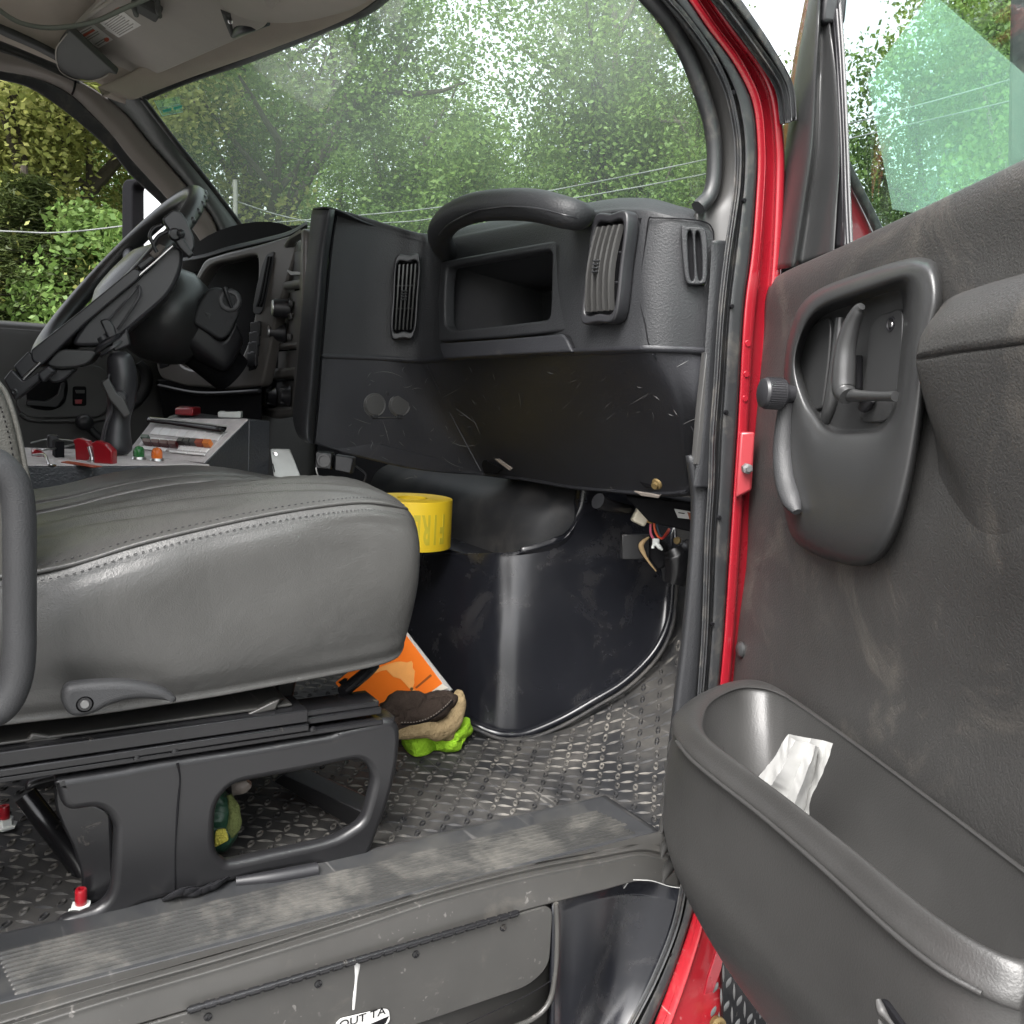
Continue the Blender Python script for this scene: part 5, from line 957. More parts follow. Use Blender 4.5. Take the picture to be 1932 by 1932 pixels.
for v in cushion.data.vertices:                            # soft creases across the seat top and sags in the side
    w = v.co; 
    if w.z > zs_(w.y)-.02:
        for (ax_, ay_), (bx_, by_), dp, wd in (((.575, .47), (.40, .10), .0042, .011), ((.54, .46), (.36, .16), .0035, .009), ((.50, .50), (.34, .30), .004, .010), ((.56, .30), (.42, .02), .0045, .012), ((.44, .50), (.30, .36), .003, .009), ((.52, .16), (.40, -.02), .004, .010)):
            ex, ey = bx_-ax_, by_-ay_; k = max(0, min(1, ((w.x-ax_)*ex+(w.y-ay_)*ey)/(ex*ex+ey*ey))); dd_ = math.hypot(w.x-ax_-ex*k, w.y-ay_-ey*k)
            v.co.z += (-dp*math.exp(-(dd_/wd)**2)+dp*.5*math.exp(-((dd_-wd*1.9)/wd)**2))*math.sin(math.pi*min(1, max(0, k*.9+.08)))
    elif w.x > .55 and w.z > zb_(w.y)+.03:
        v.co.x += .0022*math.sin(w.y*31+w.z*26)*math.exp(-((w.z-.34)/.06)**2)+.0018*math.sin(w.y*17-w.z*40)
cushion.data.update()
seam = []
for y in (-.02, .05, .12, .19, .26, .33, .40, .45, .485): seam.append(V((.6000, y, zs_(y)+.0002)))
seam += [V((.592, .512, .413)), V((.570, .524, .407)), V((.53, .532, .404)), V((.46, .537, .403)), V((.36, .539, .405)), V((.25, .537, .405))]
tube('piping', seam, .0028, M['seat'], cushion, n=8, res=120)
def stitch(dx, dzz):
    vs_, fs_ = [], []; c = cat([p+V((dx, .001 if p.y > .5 else 0, dzz)) for p in seam], 260)
    for i in range(0, 258, 2):
        a, b = c[i], c[i].lerp(c[i+1], .9); t = (b-a).normalized(); s = t.cross(V((.6, 0, .8))).normalized()*.0006; u = V((.6, 0, .8))*.0009
        k = len(vs_); vs_ += [a-s, a+s, b-s, b+s, (a+b)/2+u]; fs_ += [(k, k+1, k+4), (k+1, k+3, k+4), (k+3, k+2, k+4), (k+2, k, k+4)]
    link('stitching', mesh(vs_, fs_), M['armbar'], cushion, None, kind='stuff')
stitch(-.0095, .0045); stitch(.0075, -.0085)
# backrest at the left edge of the view
bo = [(-150, 560), (-60, 655), (0, 721), (20, 752), (38, 810), (52, 880), (62, 935), (67, 985), (67, 1050), (60, 1110)]
bp = [P(x, y, x=.60) for x, y in bo]; low = [V((.6, .02, .25)), V((.6, -.15, .24)), V((.6, -.30, .75)), V((.6, -.22, .95))]
up_ = [V((.6, -.17, 1.02)), V((.6, -.16, .98))]
def scl(k, x): 
    L = bp+low+up_; c = V((.6, -.10, .55)); return [V((x, c.y+(p.y-c.y)*k, c.z+(p.z-c.z)*k)) for p in L]
back = loft('backrest', [scl(.5, .60), scl(.9, .597), scl(.985, .588), scl(1.0, .565), scl(1.0, .36), scl(1.0, .14), scl(.97, .125), scl(.5, .12)], M['seatback'], seat, nu=90, nv=60, closed=True, caps=True, th=0, smooth=70)
vs_, fs_ = [], []; c = cat([p+V((-.002, -.0105, -.004)) for p in bp], 120)
for i in range(0, 118, 2):
    a, b = c[i], c[i].lerp(c[i+1], .85); t = (b-a).normalized(); s = t.cross(V((1, 0, 0))).normalized()*.0007; k = len(vs_)
    vs_ += [a-s, a+s, b-s, b+s, (a+b)/2+V((.001, 0, 0))]; fs_ += [(k, k+1, k+4), (k+1, k+3, k+4), (k+3, k+2, k+4), (k+2, k, k+4)]
link('stitching', mesh(vs_, fs_), M['deep'], back, None, kind='stuff')
tube('piping', [p+V((.0, -.002, 0)) for p in bp], .0025, M['seatback'], back, n=8, res=80)
tube('arm_bar', [P(x, y, x=.67) for x, y in ((-70, 868), (-30, 868), (4, 884), (28, 920), (36, 975), (37, 1060), (37, 1160), (36, 1240), (26, 1295), (2, 1335), (-35, 1350), (-80, 1352))], .0150, M['armbar'], seat, n=20, res=90)
# recliner lever
lv = [(117, 1325), (124, 1300), (150, 1291), (223, 1287), (262, 1290), (300, 1298), (322, 1308), (335, 1320), (330, 1328), (310, 1324), (270, 1321), (238, 1324), (205, 1334), (185, 1345), (155, 1354), (132, 1350)]
lev = plate('recliner_lever', [cat([P(x, y, x=.648) for x, y in lv], 60, True)], (1, 0, 0), .022, M['armbar'], seat, bev=.0075, res=4)
lathe('lever_screw', P(160, 1329, x=.6485), (1, 0, 0), [(.0085, 0), (.0075, -.0), (.007, .0008), (.006, -.003), (0, -.003)], M['rail'], lev, n=16)
lathe('screw_head', P(160, 1329, x=.6485), (1, 0, 0), [(.0045, 0), (.004, .0012), (0, .0012)], M['steel_dull'], lev, n=12)
# slide rails
def yb(nm, a, b, z0, z1, x0, x1, mt='rail', bw=.0015): return hexa(nm, [V((x1, a, z0)), V((x1, b, z0)), V((x1, b, z1)), V((x1, a, z1)), V((x0, a, z0)), V((x0, b, z0)), V((x0, b, z1)), V((x0, a, z1))], M[mt], seat, bw=bw)
pz = lambda x, y, q=.602: P(x, y, x=q)
e1 = pz(582, 1340); e2 = pz(726, 1322); zt = pz(290, 1375).z
yb('upper_rail', -.25, e1.y, pz(300, 1404).z, pz(300, 1378).z, .540, .602)
yb('upper_rail', -.25, e1.y+.001, pz(300, 1421).z, pz(300, 1407).z, .545, .604)
yb('lower_rail', -.25, e2.y, pz(300, 1434).z, pz(300, 1423).z, .535, .600)
yb('lower_rail', -.2, e2.y, pz(655, 1357, .594).z, pz(655, 1344, .594).z, .55, .594)
yb('lower_rail', -.2, e2.y-.002, pz(655, 1342, .590).z, pz(655, 1331, .590).z, .55, .590)
yb('inner_rail', -.2, P(706, 1312, x=.56).y, P(650, 1336, x=.56).z, P(650, 1322, x=.56).z, .53, .56)
yb('rail_ledge', -.2, pz(560, 1340).y, pz(300, 1377).z, pz(300, 1371).z, .50, .585, 'step')
for x, y in ((258, 1431), (330, 1418), (590, 1376)): lathe('rivet', P(x, y, x=.603), (1, 0, 0), [(.004, 0), (.0035, .002), (0, .003)], M['rail'], seat, n=10)
for x, y in ((302, 1372), (341, 1367)): lathe('rail_bolt', P(x, y, x=.572), (0, 0, 1), [(.0135, -.002), (.0135, .002), (.011, .003), (.009, .009), (.004, .010), (0, .009)], M['rail'], seat, n=18)
hexa('latch_lever', [P(x, y, x=q) for x, y, q in ((462, 1351, .59), (520, 1340, .59), (528, 1318, .59), (515, 1324, .59), (446, 1342, .56), (510, 1330, .56), (540, 1318, .56), (520, 1314, .56))], M['step'], seat, bw=.002)
hexa('latch_lever', [P(x, y, x=q) for x, y, q in ((45, 1404, .585), (110, 1400, .585), (122, 1392, .585), (60, 1382, .585), (40, 1396, .56), (100, 1392, .56), (118, 1384, .56), (55, 1376, .56))], M['step'], seat, bw=.003)
# moulded base sides
BO_ = [(103, 1471), (172, 1461), (241, 1450), (256, 1446), (335, 1433), (490, 1410), (626, 1387), (640, 1380), (700, 1366), (728, 1357), (744, 1357), (756, 1372), (757, 1395), (754, 1433), (744, 1485), (730, 1532), (705, 1598), (694, 1622), (676, 1632), (619, 1645), (601, 1633), (473, 1656), (370, 1686), (300, 1700), (266, 1710), (244, 1724), (225, 1740), (165, 1754), (107, 1764), (107, 1751), (116, 1740), (135, 1731), (185, 1716), (203, 1700), (211, 1680), (215, 1626), (217, 1562), (206, 1540), (192, 1529), (176, 1526), (137, 1532), (122, 1526), (114, 1512), (107, 1486)]
BH = [(447, 1482), (500, 1470), (580, 1455), (660, 1438), (682, 1438), (696, 1448), (704, 1466), (704, 1485), (692, 1532), (684, 1550), (668, 1564), (623, 1587), (520, 1610), (440, 1627), (424, 1624), (412, 1612), (406, 1583), (408, 1540), (412, 1520), (424, 1500)]
b3 = [P(x, y, x=.600) for x, y in BO_]; h3 = [P(x, y, x=.600) for x, y in BH]
base = plate('base_side', [rounded(b3, .006, 3), cat(h3, 70, True)], (1, 0, 0), .022, M['base'], seat, bev=.009, res=4)
TP = BO_[:11]; 
loft('base_flange', [[P(x, y+4, x=.598) for x, y in TP], [P(x, y-1, x=.592) for x, y in TP], [P(x, y, x=.585)+V((0, 0, .004)) for x, y in TP], [P(x, y, x=.585)+V((-.03, 0, .0045)) for x, y in TP]], M['base'], base, nu=60, nv=16, th=.003)
tube('base_split', [P(335, 1440, x=.6012), P(340, 1470, x=.6012), P(336, 1520, x=.6012), P(331, 1600, x=.6012), P(330, 1690, x=.6012)], [.0016, .0008, .0013, .0006, .0008], M['deep'], base, n=6, res=30)
inn = [V((.20, p.y-.0, p.z)) for p in b3]; ih3 = [V((.20, p.y, p.z)) for p in h3]
plate('base_side', [rounded(inn, .006, 3), cat(ih3, 60, True)], (1, 0, 0), .02, M['base'], seat, bev=.006)
ipl = [(100, 1478), (215, 1520), (222, 1700), (150, 1726), (104, 1735), (112, 1728), (140, 1712), (156, 1680), (154, 1640), (138, 1595), (118, 1560), (102, 1525)]
plate('base_gusset', [rounded([P(x, y, x=.555) for x, y in ipl], .008, 3)], (1, -.3, 0), .012, M['rail'], seat, bev=.004)
tube('base_brace', [P(48, 1500, x=.40), P(90, 1555, x=.42), P(140, 1620, x=.46), P(180, 1690, x=.5)], .014, M['rail'], seat, n=10)
hexa('cross_bar', [P(532, 1462, z=FZ+.05), P(700, 1540, z=FZ+.035), P(672, 1566, z=FZ+.002), P(515, 1474, z=FZ+.02), P(545, 1456, z=FZ+.055)+V((-.02, .02, 0)), P(712, 1534, z=FZ+.04)+V((-.02, .02, 0)), P(690, 1562, z=FZ+.002)+V((-.02, .02, 0)), P(530, 1470, z=FZ+.02)+V((-.02, .02, 0))], M['base'], seat, bw=.002)
yb('rail_foot', .30, .50, FZ, FZ+.03, .17, .22, 'base', .004)
tube('link_bar', [P(646, 1306, x=.54), P(690, 1270, x=.52), P(705, 1255, x=.5)], .0085, M['rail'], seat, n=10)
def bolt(x, y, z, lab):
    p = P(x, y, z=z); t = thing('floor_bolt', lab, 'bolt', p)
    lathe('nut', p, (0, 0, 1), [(.015, 0), (.016, .003), (.011, .004), (.011, .012), (0, .012)], M['white'], t, n=6)
    lathe('thread_cap', p+V((0, 0, .012)), (0, 0, 1), [(.0062, 0), (.0065, .001), (.0065, .016), (.0058, .018), (.003, .018), (.003, .012), (0, .012)], M['redplastic'], t, n=16)
bolt(153, 1724, FZ+.004, 'red capped bolt in a pale nut at the rear foot of the seat base')
bolt(9, 1560, FZ+.004, 'red capped bolt deep in shadow under the seat, at the left edge')
tube('tube_end', [P(445, 1664, z=FZ+.012), P(520, 1655, z=FZ+.012), P(598, 1641, z=FZ+.012)], [.006, .009, .0095], M['black'], seat, n=14, res=14)
for k in range(5):
    p = P(310+16*k, 1698-5*k, z=FZ+.012); tube('fabric_scrap', [p, p+V((.01, .015, .012*random.random())), p+V((.0, .035, random.uniform(-.005, .01)))], [.005, .009, .003], M['black'], seat, n=8, res=10, sq=(1, .4))
# ------------------------------------------------------------------ loose things in the cab
yel = surf('yellow_tape', (.62, .43, .012), .6, mott=.05, grain=900, gs=.1); ink = flat('faded_ink', (.42, .34, .02), .6)
tcn = P(776, 1020, z=et[3].z+.014); tcn = P(776, 1022, t=1.80); R_ = .098; rt_ = P(842, 1031, t=1.775)
ru = .078; hz = .094; tc = P(774, 1029, t=1.83)
roll_ = thing('tape_roll', 'roll of yellow barrier tape with green print standing on the engine cover', 'tape roll', tc)
lathe('tape_side', tc, (0, 0, 1), [(ru, 0), (ru+.0005, .002), (ru+.0005, hz-.002), (ru, hz), (.03, hz), (.03, .0), (ru, 0)], yel, roll_, n=48)
tm_ = []
for i, chx in enumerate('FIRE LINE'):
    if chx == ' ': continue
    me = text_mesh(chx, .076, .0006, .36)
    # bend the letter round the roll, upside down
    a0 = .10-.235*i
    vv = np.empty(len(me.vertices)*3, np.float32); me.vertices.foreach_get('co', vv); vv = vv.reshape(-1, 3); out = []
    vdir = math.atan2(CAM[1]-tc.y, CAM[0]-tc.x)
    for x, y, z in vv:
        a = vdir+.75+a0-x/ru*1.0; r = ru+.0008+z; out.append((tc.x+r*math.cos(a), tc.y+r*math.sin(a), tc.z+hz*.48-y))
    me.vertices.foreach_set('co', np.array(out, np.float32).ravel()); me.update(); link('lettering', me, ink, roll_, None)
# guidebook leaning behind the seat front
org = surf('orange_cover', (.80, .17, .012), .45, mott=.04); pale = flat('pale_orange', (.82, .36, .10), .5)
bn = V((.55, -.75, .36)).normalized(); bcn = bn.dot(P(752, 1282, y=.705))
def PB(x, y, o=0): return PN(x, y, tuple(bn), bcn+o)
bk = thing('guidebook', 'orange guidebook with a pale map on its cover, wedged in front of the seat', 'book', PB(700, 1345))
plate('cover', [rounded([PB(*q) for q in ((757, 1186), (835, 1290), (720, 1390), (632, 1288))], .003, 2)], bn, .002, org, bk, bev=.0005)
plate('pages', [[PB(x, y, -.0035) for x, y in ((758, 1181), (852, 1301), (730, 1400), (640, 1290))]], bn, .006, M['paper'], bk, bev=.0005)
mp_ = [(708, 1262), (735, 1252), (746, 1249), (756, 1248), (768, 1250), (776, 1247), (779, 1252), (778, 1260), (783, 1266), (781, 1282), (782, 1288), (778, 1300), (790, 1305), (784, 1308), (776, 1303), (766, 1292), (756, 1281), (742, 1277), (735, 1270), (729, 1264), (718, 1266), (706, 1271), (700, 1272)]
plate('map_print', [[PB(x, y, .0008) for x, y in mp_]], bn, .0006, pale, bk, bev=0)
plate('title_print', [[PB(x, y, .0008) for x, y in ((783, 1297), (786, 1299), (815, 1275), (812, 1272))]], bn, .0006, flat('brown_ink', (.25, .06, .01), .5), bk, bev=0)
lathe('print_dot', PB(777, 1300, .0006), bn, [(.003, 0), (.003, .0008), (0, .0008)], M['brass'], bk, n=10)
for q in (((638, 1287), (650, 1279), (656, 1280), (648, 1296)), ((650, 1296), (670, 1277), (674, 1279), (655, 1300))): plate('logo_print', [[PB(x, y, .0008) for x, y in q]], bn, .0006, M['deep'], bk, bev=0)
plate('index_tabs', [[PB(x, y, .0004) for x, y in ((812, 1306), (834, 1290), (846, 1298), (830, 1303))]], bn, .0006, flat('pastel_tabs', (.65, .60, .52), .6), bk, bev=0)
tube('paper_stem', [P(762, 1183, y=.66), P(770, 1168, y=.68), P(775, 1162, y=.69)], .0015, M['white'], bk, n=6, res=8)
# work glove: suede palm and knitted edge
suede = surf('brown_suede', (.045, .033, .027), .95, spec=.15, grain=300, gs=.7, wrinkle=40, ws=.9, mott=.6); knit = surf('tan_knit', (.30, .225, .125), .95, spec=.1, grain=260, gs=1.0, wrinkle=45, ws=.6, mott=.4, dust=(.5, .8, .5), dustcol=(.10, .07, .04), dscale=40)
def lump(nm, pts, rad, mt, par, amp=.004, fr=60, n=32, res=80, sq=(1, 1)):
    o = tube(nm, pts, rad, mt, par, n=n, res=res, sq=sq); me = o.data
    from mathutils import noise
    for v in me.vertices: 
        q = v.co*fr; v.co += V((noise.noise(q), noise.noise(q+V((7, 0, 0))), noise.noise(q+V((0, 9, 0)))))*amp+V((noise.noise(q*3), noise.noise(q*3+V((7, 0, 0))), noise.noise(q*3+V((0, 9, 0)))))*amp*.35
    me.update(); return o
gl = thing('work_glove', 'brown suede work glove with tan knitted edge lying on the floor mat', 'glove', P(815, 1400, t=1.6))
lump('palm', [P(x, y, t=t) for x, y, t in ((715, 1340, 1.56), (735, 1340, 1.56), (765, 1334, 1.57), (800, 1337, 1.59), (835, 1325, 1.60), (856, 1316, 1.60), (862, 1312, 1.60))], [.010, .022, .028, .026, .023, .012, .004], suede, gl, .004, 45)
lump('palm', [P(x, y, t=t) for x, y, t in ((742, 1368, 1.55), (770, 1352, 1.56), (800, 1346, 1.57), (830, 1336, 1.58), (850, 1322, 1.59))], [.012, .020, .020, .018, .008], suede, gl, .003, 50)
lump('cuff', [P(x, y, t=t) for x, y, t in ((752, 1386, 1.55), (775, 1381, 1.55), (805, 1377, 1.56), (832, 1378, 1.58), (852, 1360, 1.60), (864, 1335, 1.61), (866, 1312, 1.615), (864, 1303, 1.62))], [.008, .012, .014, .017, .018, .013, .010, .004], knit, gl, .002, 60)
lump('cuff', [P(x, y, t=t) for x, y, t in ((815, 1385, 1.58), (840, 1382, 1.59), (855, 1388, 1.60))], [.008, .014, .008], knit, gl, .002, 60)
tube('welt', [P(x, y, t=t) for x, y, t in ((757, 1367, 1.532), (785, 1366, 1.532), (812, 1357, 1.54), (836, 1340, 1.555), (855, 1322, 1.575))], .0011, M['deep'], gl, n=6, res=40)
st_ = cat([P(x, y, t=t-.006) for x, y, t in ((757, 1363, 1.532), (785, 1362, 1.532), (812, 1353, 1.54), (836, 1336, 1.555), (853, 1319, 1.575))], 41)
for k in range(0, 40, 2): tube('stitch', [st_[k], st_[k+1]], .0008, M['taupe'], gl, n=5, res=2)
# neon cloth glove below it
neon = surf('neon_knit', (.27, .50, .03), .9, spec=.15, grain=260, gs=1.0, wrinkle=40, ws=.6, mott=.35)
nc = thing('neon_glove', 'neon green knitted glove crumpled beneath the brown work glove', 'glove', P(800, 1425, z=FZ))
def nr(L): return [P(x, y, z=FZ+z) for x, y, z in L]
loft('fold', [nr([(758, 1404, .004), (768, 1418, .004), (784, 1428, .003), (806, 1424, .003), (820, 1414, .004), (824, 1402, .004)]), nr([(758, 1392, .022), (768, 1398, .026), (784, 1402, .028), (806, 1396, .030), (818, 1390, .030), (826, 1390, .028)]), nr([(766, 1386, .03), (778, 1384, .036), (790, 1384, .038), (806, 1384, .040), (816, 1380, .042), (824, 1382, .04)])], neon, nc, nu=40, nv=24, th=.003)
loft('fold', [nr([(782, 1398, .02), (790, 1412, .012), (802, 1413, .010), (812, 1402, .018), (812, 1394, .024)]), nr([(784, 1392, .03), (792, 1400, .022), (802, 1402, .020), (811, 1396, .026), (810, 1390, .03)])], neon, nc, nu=24, nv=10, th=.002)
lump('cuff', nr([(820, 1408, .012), (836, 1404, .014), (852, 1402, .016), (866, 1390, .018), (876, 1378, .020), (882, 1368, .022)]), [.008, .013, .014, .012, .014, .006], neon, nc, .004, 50)
lump('cuff', nr([(858, 1392, .03), (872, 1378, .03), (878, 1362, .034), (872, 1358, .036)]), [.007, .010, .010, .003], neon, nc, .003, 50)
# bag under the seat
grn = surf('dark_green_nylon', (.014, .05, .030), .45, wrinkle=30, ws=.5); ylm = surf('yellow_webbing', (.40, .36, .05), .8, grain=420, gs=1.0); olv = surf('olive_mesh', (.10, .12, .035), .9, grain=500, gs=.8)
bg = thing('storage_bag', 'dark green bag with yellow webbing seen through the seat base opening', 'bag', P(415, 1600, t=1.21))
lump('body', [P(x, y, t=1.21) for x, y in ((385, 1490), (400, 1520), (405, 1550), (408, 1580), (400, 1600))], [.016, .026, .028, .025, .012], grn, bg, .005, 40)
lump('mesh_side', [P(x, y, t=1.20) for x, y in ((432, 1500), (441, 1530), (440, 1560), (430, 1586))], [.003, .008, .009, .003], olv, bg, .002, 60)
lump('handle', [P(x, y, t=1.24) for x, y in ((440, 1488), (455, 1484), (470, 1474))], [.008, .010, .006], M['taupe'], bg, .003, 60)
plate('webbing', [rounded([P(x, y, t=1.17) for x, y in ((406, 1568), (424, 1566), (429, 1582), (430, 1590), (404, 1602), (404, 1585))], .003)], (.9, -.4, 0), .006, ylm, bg, bev=.002)
# ------------------------------------------------------------------ sun visors, cord, mirror, driver door, wiring
vn = V((0, -.30, -.954)).normalized(); vc = vn.dot(V((-.35, .50, 1.195)))
def PV(x, y, o=0): return PN(x, y, tuple(vn), vc+o)
v1 = thing('sun_visor', 'grey driver sun visor with two warning stickers, folded up under the headliner', 'sun visor', PV(250, 155))
plate('visor_board', [rounded([PV(*q) for q in ((129, 62), (222, 147), (246, 158), (300, 140), (443, 78), (500, 52), (560, -60), (250, -60))], [.01, .03, .02, .05, .02, .02, .01, .01])], vn, .016, M['visor'], v1, bev=.004, up=(0, 1, 0))
FO = .05
fl_ = [(129, 60), (110, 84), (103, 102), (107, 126), (118, 142), (140, 152), (170, 157), (188, 152), (206, 141), (222, 146)]
plate('pocket_flap', [rounded([PV(x, y, FO) for x, y in fl_], .01)], vn, .014, M['visor_dark'], v1, bev=.003, up=(0, 1, 0), lift=-.004)
tube('flap_seam', [PV(x, y, FO+.001) for x, y in ((126, 64), (108, 88), (105, 104), (109, 126), (120, 140), (142, 150), (170, 154), (190, 149), (204, 141))], .0012, M['visor'], v1, n=6, res=40)
tube('visor_edge', [PV(x, y, .002) for x, y in ((131, 58), (160, 36), (205, 4), (250, -26))], .004, M['visor'], v1, n=8, res=12)
def stick(nm, q, par, mt, o=.0012): return plate(nm, [[PV(x, y, o) for x, y in q]], vn, .0006, mt, par, bev=0, up=(0, 1, 0))
lab_ = flat('label_white', (.72, .70, .66), .6); s1 = stick('warning_label', ((142, 63), (176, 46), (213, 75), (186, 91)), v1, lab_); s2_ = stick('warning_label', ((178, 42), (230, 20), (266, 48), (224, 71)), v1, lab_)
pr = flat('print_red', (.62, .12, .06), .6); pg_ = flat('print_grey', (.30, .29, .25), .6)
stick('label_header', ((177, 41), (224, 14), (230, 20), (180, 44)), v1, pr, .0018)
def bars(c, n, par, mt, skip=(), w=.4):
    for k in range(n):
        if k in skip: continue
        f0 = (k+.3)/n; f1 = f0+w/n; e = random.uniform(.78, .95)
        L = lambda a, b, u: (a[0]+(b[0]-a[0])*u, a[1]+(b[1]-a[1])*u)
        a0, b0, a1, b1 = L(c[0], c[3], f0), L(c[1], c[2], f0), L(c[0], c[3], f1), L(c[1], c[2], f1)
        stick('printed_line', (a0, L(a0, b0, e), L(a1, b1, e), a1), par, mt, .0018)
bars(((196, 45), (226, 24), (260, 48), (226, 68)), 8, s2_, pg_)
bars(((147, 63), (174, 48), (208, 74), (186, 88)), 9, s1, pg_, (2, 5, 6))
stick('printed_band', ((155, 66), (176, 55), (179, 58), (159, 70)), s1, pr, .0019)
stick('printed_icon', ((183, 44), (188, 44), (200, 54), (192, 58), (185, 52)), s2_, pg_, .0019)
stick('printed_seal', [(201+5*math.cos(a), 75+4*math.sin(a)) for a in [k*math.pi/4 for k in range(8)]], s1, pr, .0019)
box('visor_clip', (.045, .05, .02), frame(PV(276, 14, .012), (1, 0, 0), (0, .95, -.3)), M['visor_dark'], v1, bw=.004)
for a in ((253, 20), (297, 22)): tube('clip_arm', [PV(a[0], a[1]-24, .01), PV(a[0]+1, a[1]-4, .022), PV(a[0]+4, a[1]+8, .008)], .005, M['visor_dark'], v1, n=8, res=12)
lathe('visor_screw', PV(206, 140, .001), vn, [(.005, 0), (.004, .003), (0, .004)], M['steel'], v1, n=10)
v2 = thing('sun_visor', 'taupe passenger sun visor, its rounded lower edge curving in at the picture top', 'sun visor', V((.2, .45, 1.2)))
v2l = [[(404, -40), (412, 2), (428, 18), (452, 31), (488, 40), (530, 43), (572, 40), (620, 30), (670, 14), (730, -20), (760, -45)], [(430, -60), (440, -20), (455, -4), (480, 8), (510, 15), (545, 17), (585, 13), (630, 2), (680, -16), (740, -45), (770, -62)], [(470, -90), (480, -60), (500, -45), (520, -38), (550, -32), (580, -32), (620, -40), (660, -52), (700, -70), (760, -90), (790, -100)]]
q0 = [P(x, y, z=1.185) for x, y in v2l[0]]
loft('visor_board', [[p+V((0, .006, .02)) for p in q0], [p+V((0, .001, .008)) for p in q0], q0, [P(x, y, z=1.192) for x, y in v2l[1]], [P(x, y, z=1.215) for x, y in v2l[2]]], M['taupe'] if False else M['visor'], v2, nu=50, nv=24, th=.006)
tube('visor_hinge', [P(427, 18, z=1.21), P(432, 40, z=1.205), P(440, 66, z=1.20)], [.010, .008, .006], M['visor_dark'], v2, n=10, res=12)
tube('visor_hinge', [P(440, 66, z=1.2), P(455, 52, z=1.2), P(475, 46, z=1.2), P(506, 42, z=1.2)], [.006, .012, .012, .006], M['black'], v2, n=10, res=14)
lathe('hinge_screw', P(435, 40, z=1.196), (.3, -.6, -.7), [(.005, 0), (.004, .003), (0, .004)], M['steel'], v2, n=10)
cr = tube('cord', [P(x, y, t=1.45) for x, y in ((-40, -10), (0, 20), (22, 35), (45, 45), (82, 52), (123, 51), (178, 41), (232, 17), (280, -4), (330, -25))], .0038, surf('grey_cord', (.10, .11, .09), .7), None, n=8, res=70)
tag(cr, 'thin grey cord sagging below the headliner across the driver visor', 'cord')
# inspection sticker on the windshield's upper corner
def PW(x, y): return P(x, y, x=-.60)
teal = flat('teal_ink', (.02, .30, .25), .5); stq = [PW(x, y) for x, y in ((291, 190), (338, 182), (345, 210), (306, 220))]; wn_ = (stq[1]-stq[0]).cross(stq[3]-stq[0]).normalized(); wn_ = wn_ if wn_.dot(V(CAM)-stq[0]) > 0 else -wn_
ist = thing('inspection_sticker', 'faint teal printed sticker in the upper driver corner of the windshield', 'sticker', stq[3])
plate('sticker_film', [stq], wn_, .0006, M['pale_sheet'], ist, bev=0)
for k in range(9):
    a_, b_ = PW(308+4*k, 213-1.0*k), PW(310.5+4*k, 212.4-1.0*k)
    if k == 4: continue
    plate('printed_letter', [[a_, b_, b_+(PW(309+4*k, 207-1.0*k)-a_), PW(306.5+4*k, 207.6-1.0*k)]], wn_, .0006, teal, ist, bev=0, lift=.001)
for a_, b_ in (((306, 219), (345, 211)), ((291, 190), (306, 219)), ((300, 206), (338, 197))): tube('printed_rule', [PW(*a_)+wn_*.001, PW(*b_)+wn_*.001], .0007, flat('pale_teal', (.3, .5, .45), .5), ist, n=5, res=2)
# driver side mirror outside the left window
my = .52
sm = thing('side_mirror', 'tall black framed driver mirror reflecting white sky outside the left window', 'side mirror', P(280, 540, y=my))
mn_ = V((.42, -.91, 0)).normalized(); mcn = mn_.dot(P(229, 450, x=-1.22))
def PQ(x, y, o=0): return PN(x, y, tuple(mn_), mcn+o)
mo = [PQ(x, y) for x, y in ((229, 338), (330, 332), (336, 575), (229, 575))]; mi = [PQ(x, y) for x, y in ((249, 347), (322, 342), (328, 566), (250, 566))]
plate('housing', [rounded(mo, .03), rounded(mi, .02)], mn_, .06, M['matt_black'], sm, bev=.006, up=(0, 0, 1))
plate('mirror_glass', [rounded([PQ(x, y, -.02) for x, y in ((240, 340), (326, 336), (332, 570), (240, 570))], .02)], mn_, .004, M['mirror'], sm, bev=0, up=(0, 0, 1))
tube('mirror_arm', [PQ(300, 560, -.05), V((-.98, .60, .55)), V((-.88, .62, .5))], .015, M['black'], sm, n=10)
# passenger side mirror seen through the door glass
s2m = thing('side_mirror', 'back of the passenger mirror, dark panel behind the open door glass', 'side mirror', DQ(.62, .8, -.3))
a_ = PD(1896, 0, -.34)
hexa('housing', [PD(1896, -90, -.34), PD(2140, -200, -.34), PD(2110, 330, -.34), PD(1889, 330, -.34)]+[p-dn_*.09 for p in (PD(1896, -90, -.34), PD(2140, -200, -.34), PD(2110, 330, -.34), PD(1889, 330, -.34))], M['rubber'], s2m, bw=.02, seg=3)
tube('mirror_arm', [PD(1980, 330, -.36), PD(1960, 460, -.3), PD(1900, 560, -.15)], .014, M['black'], s2m, n=10)
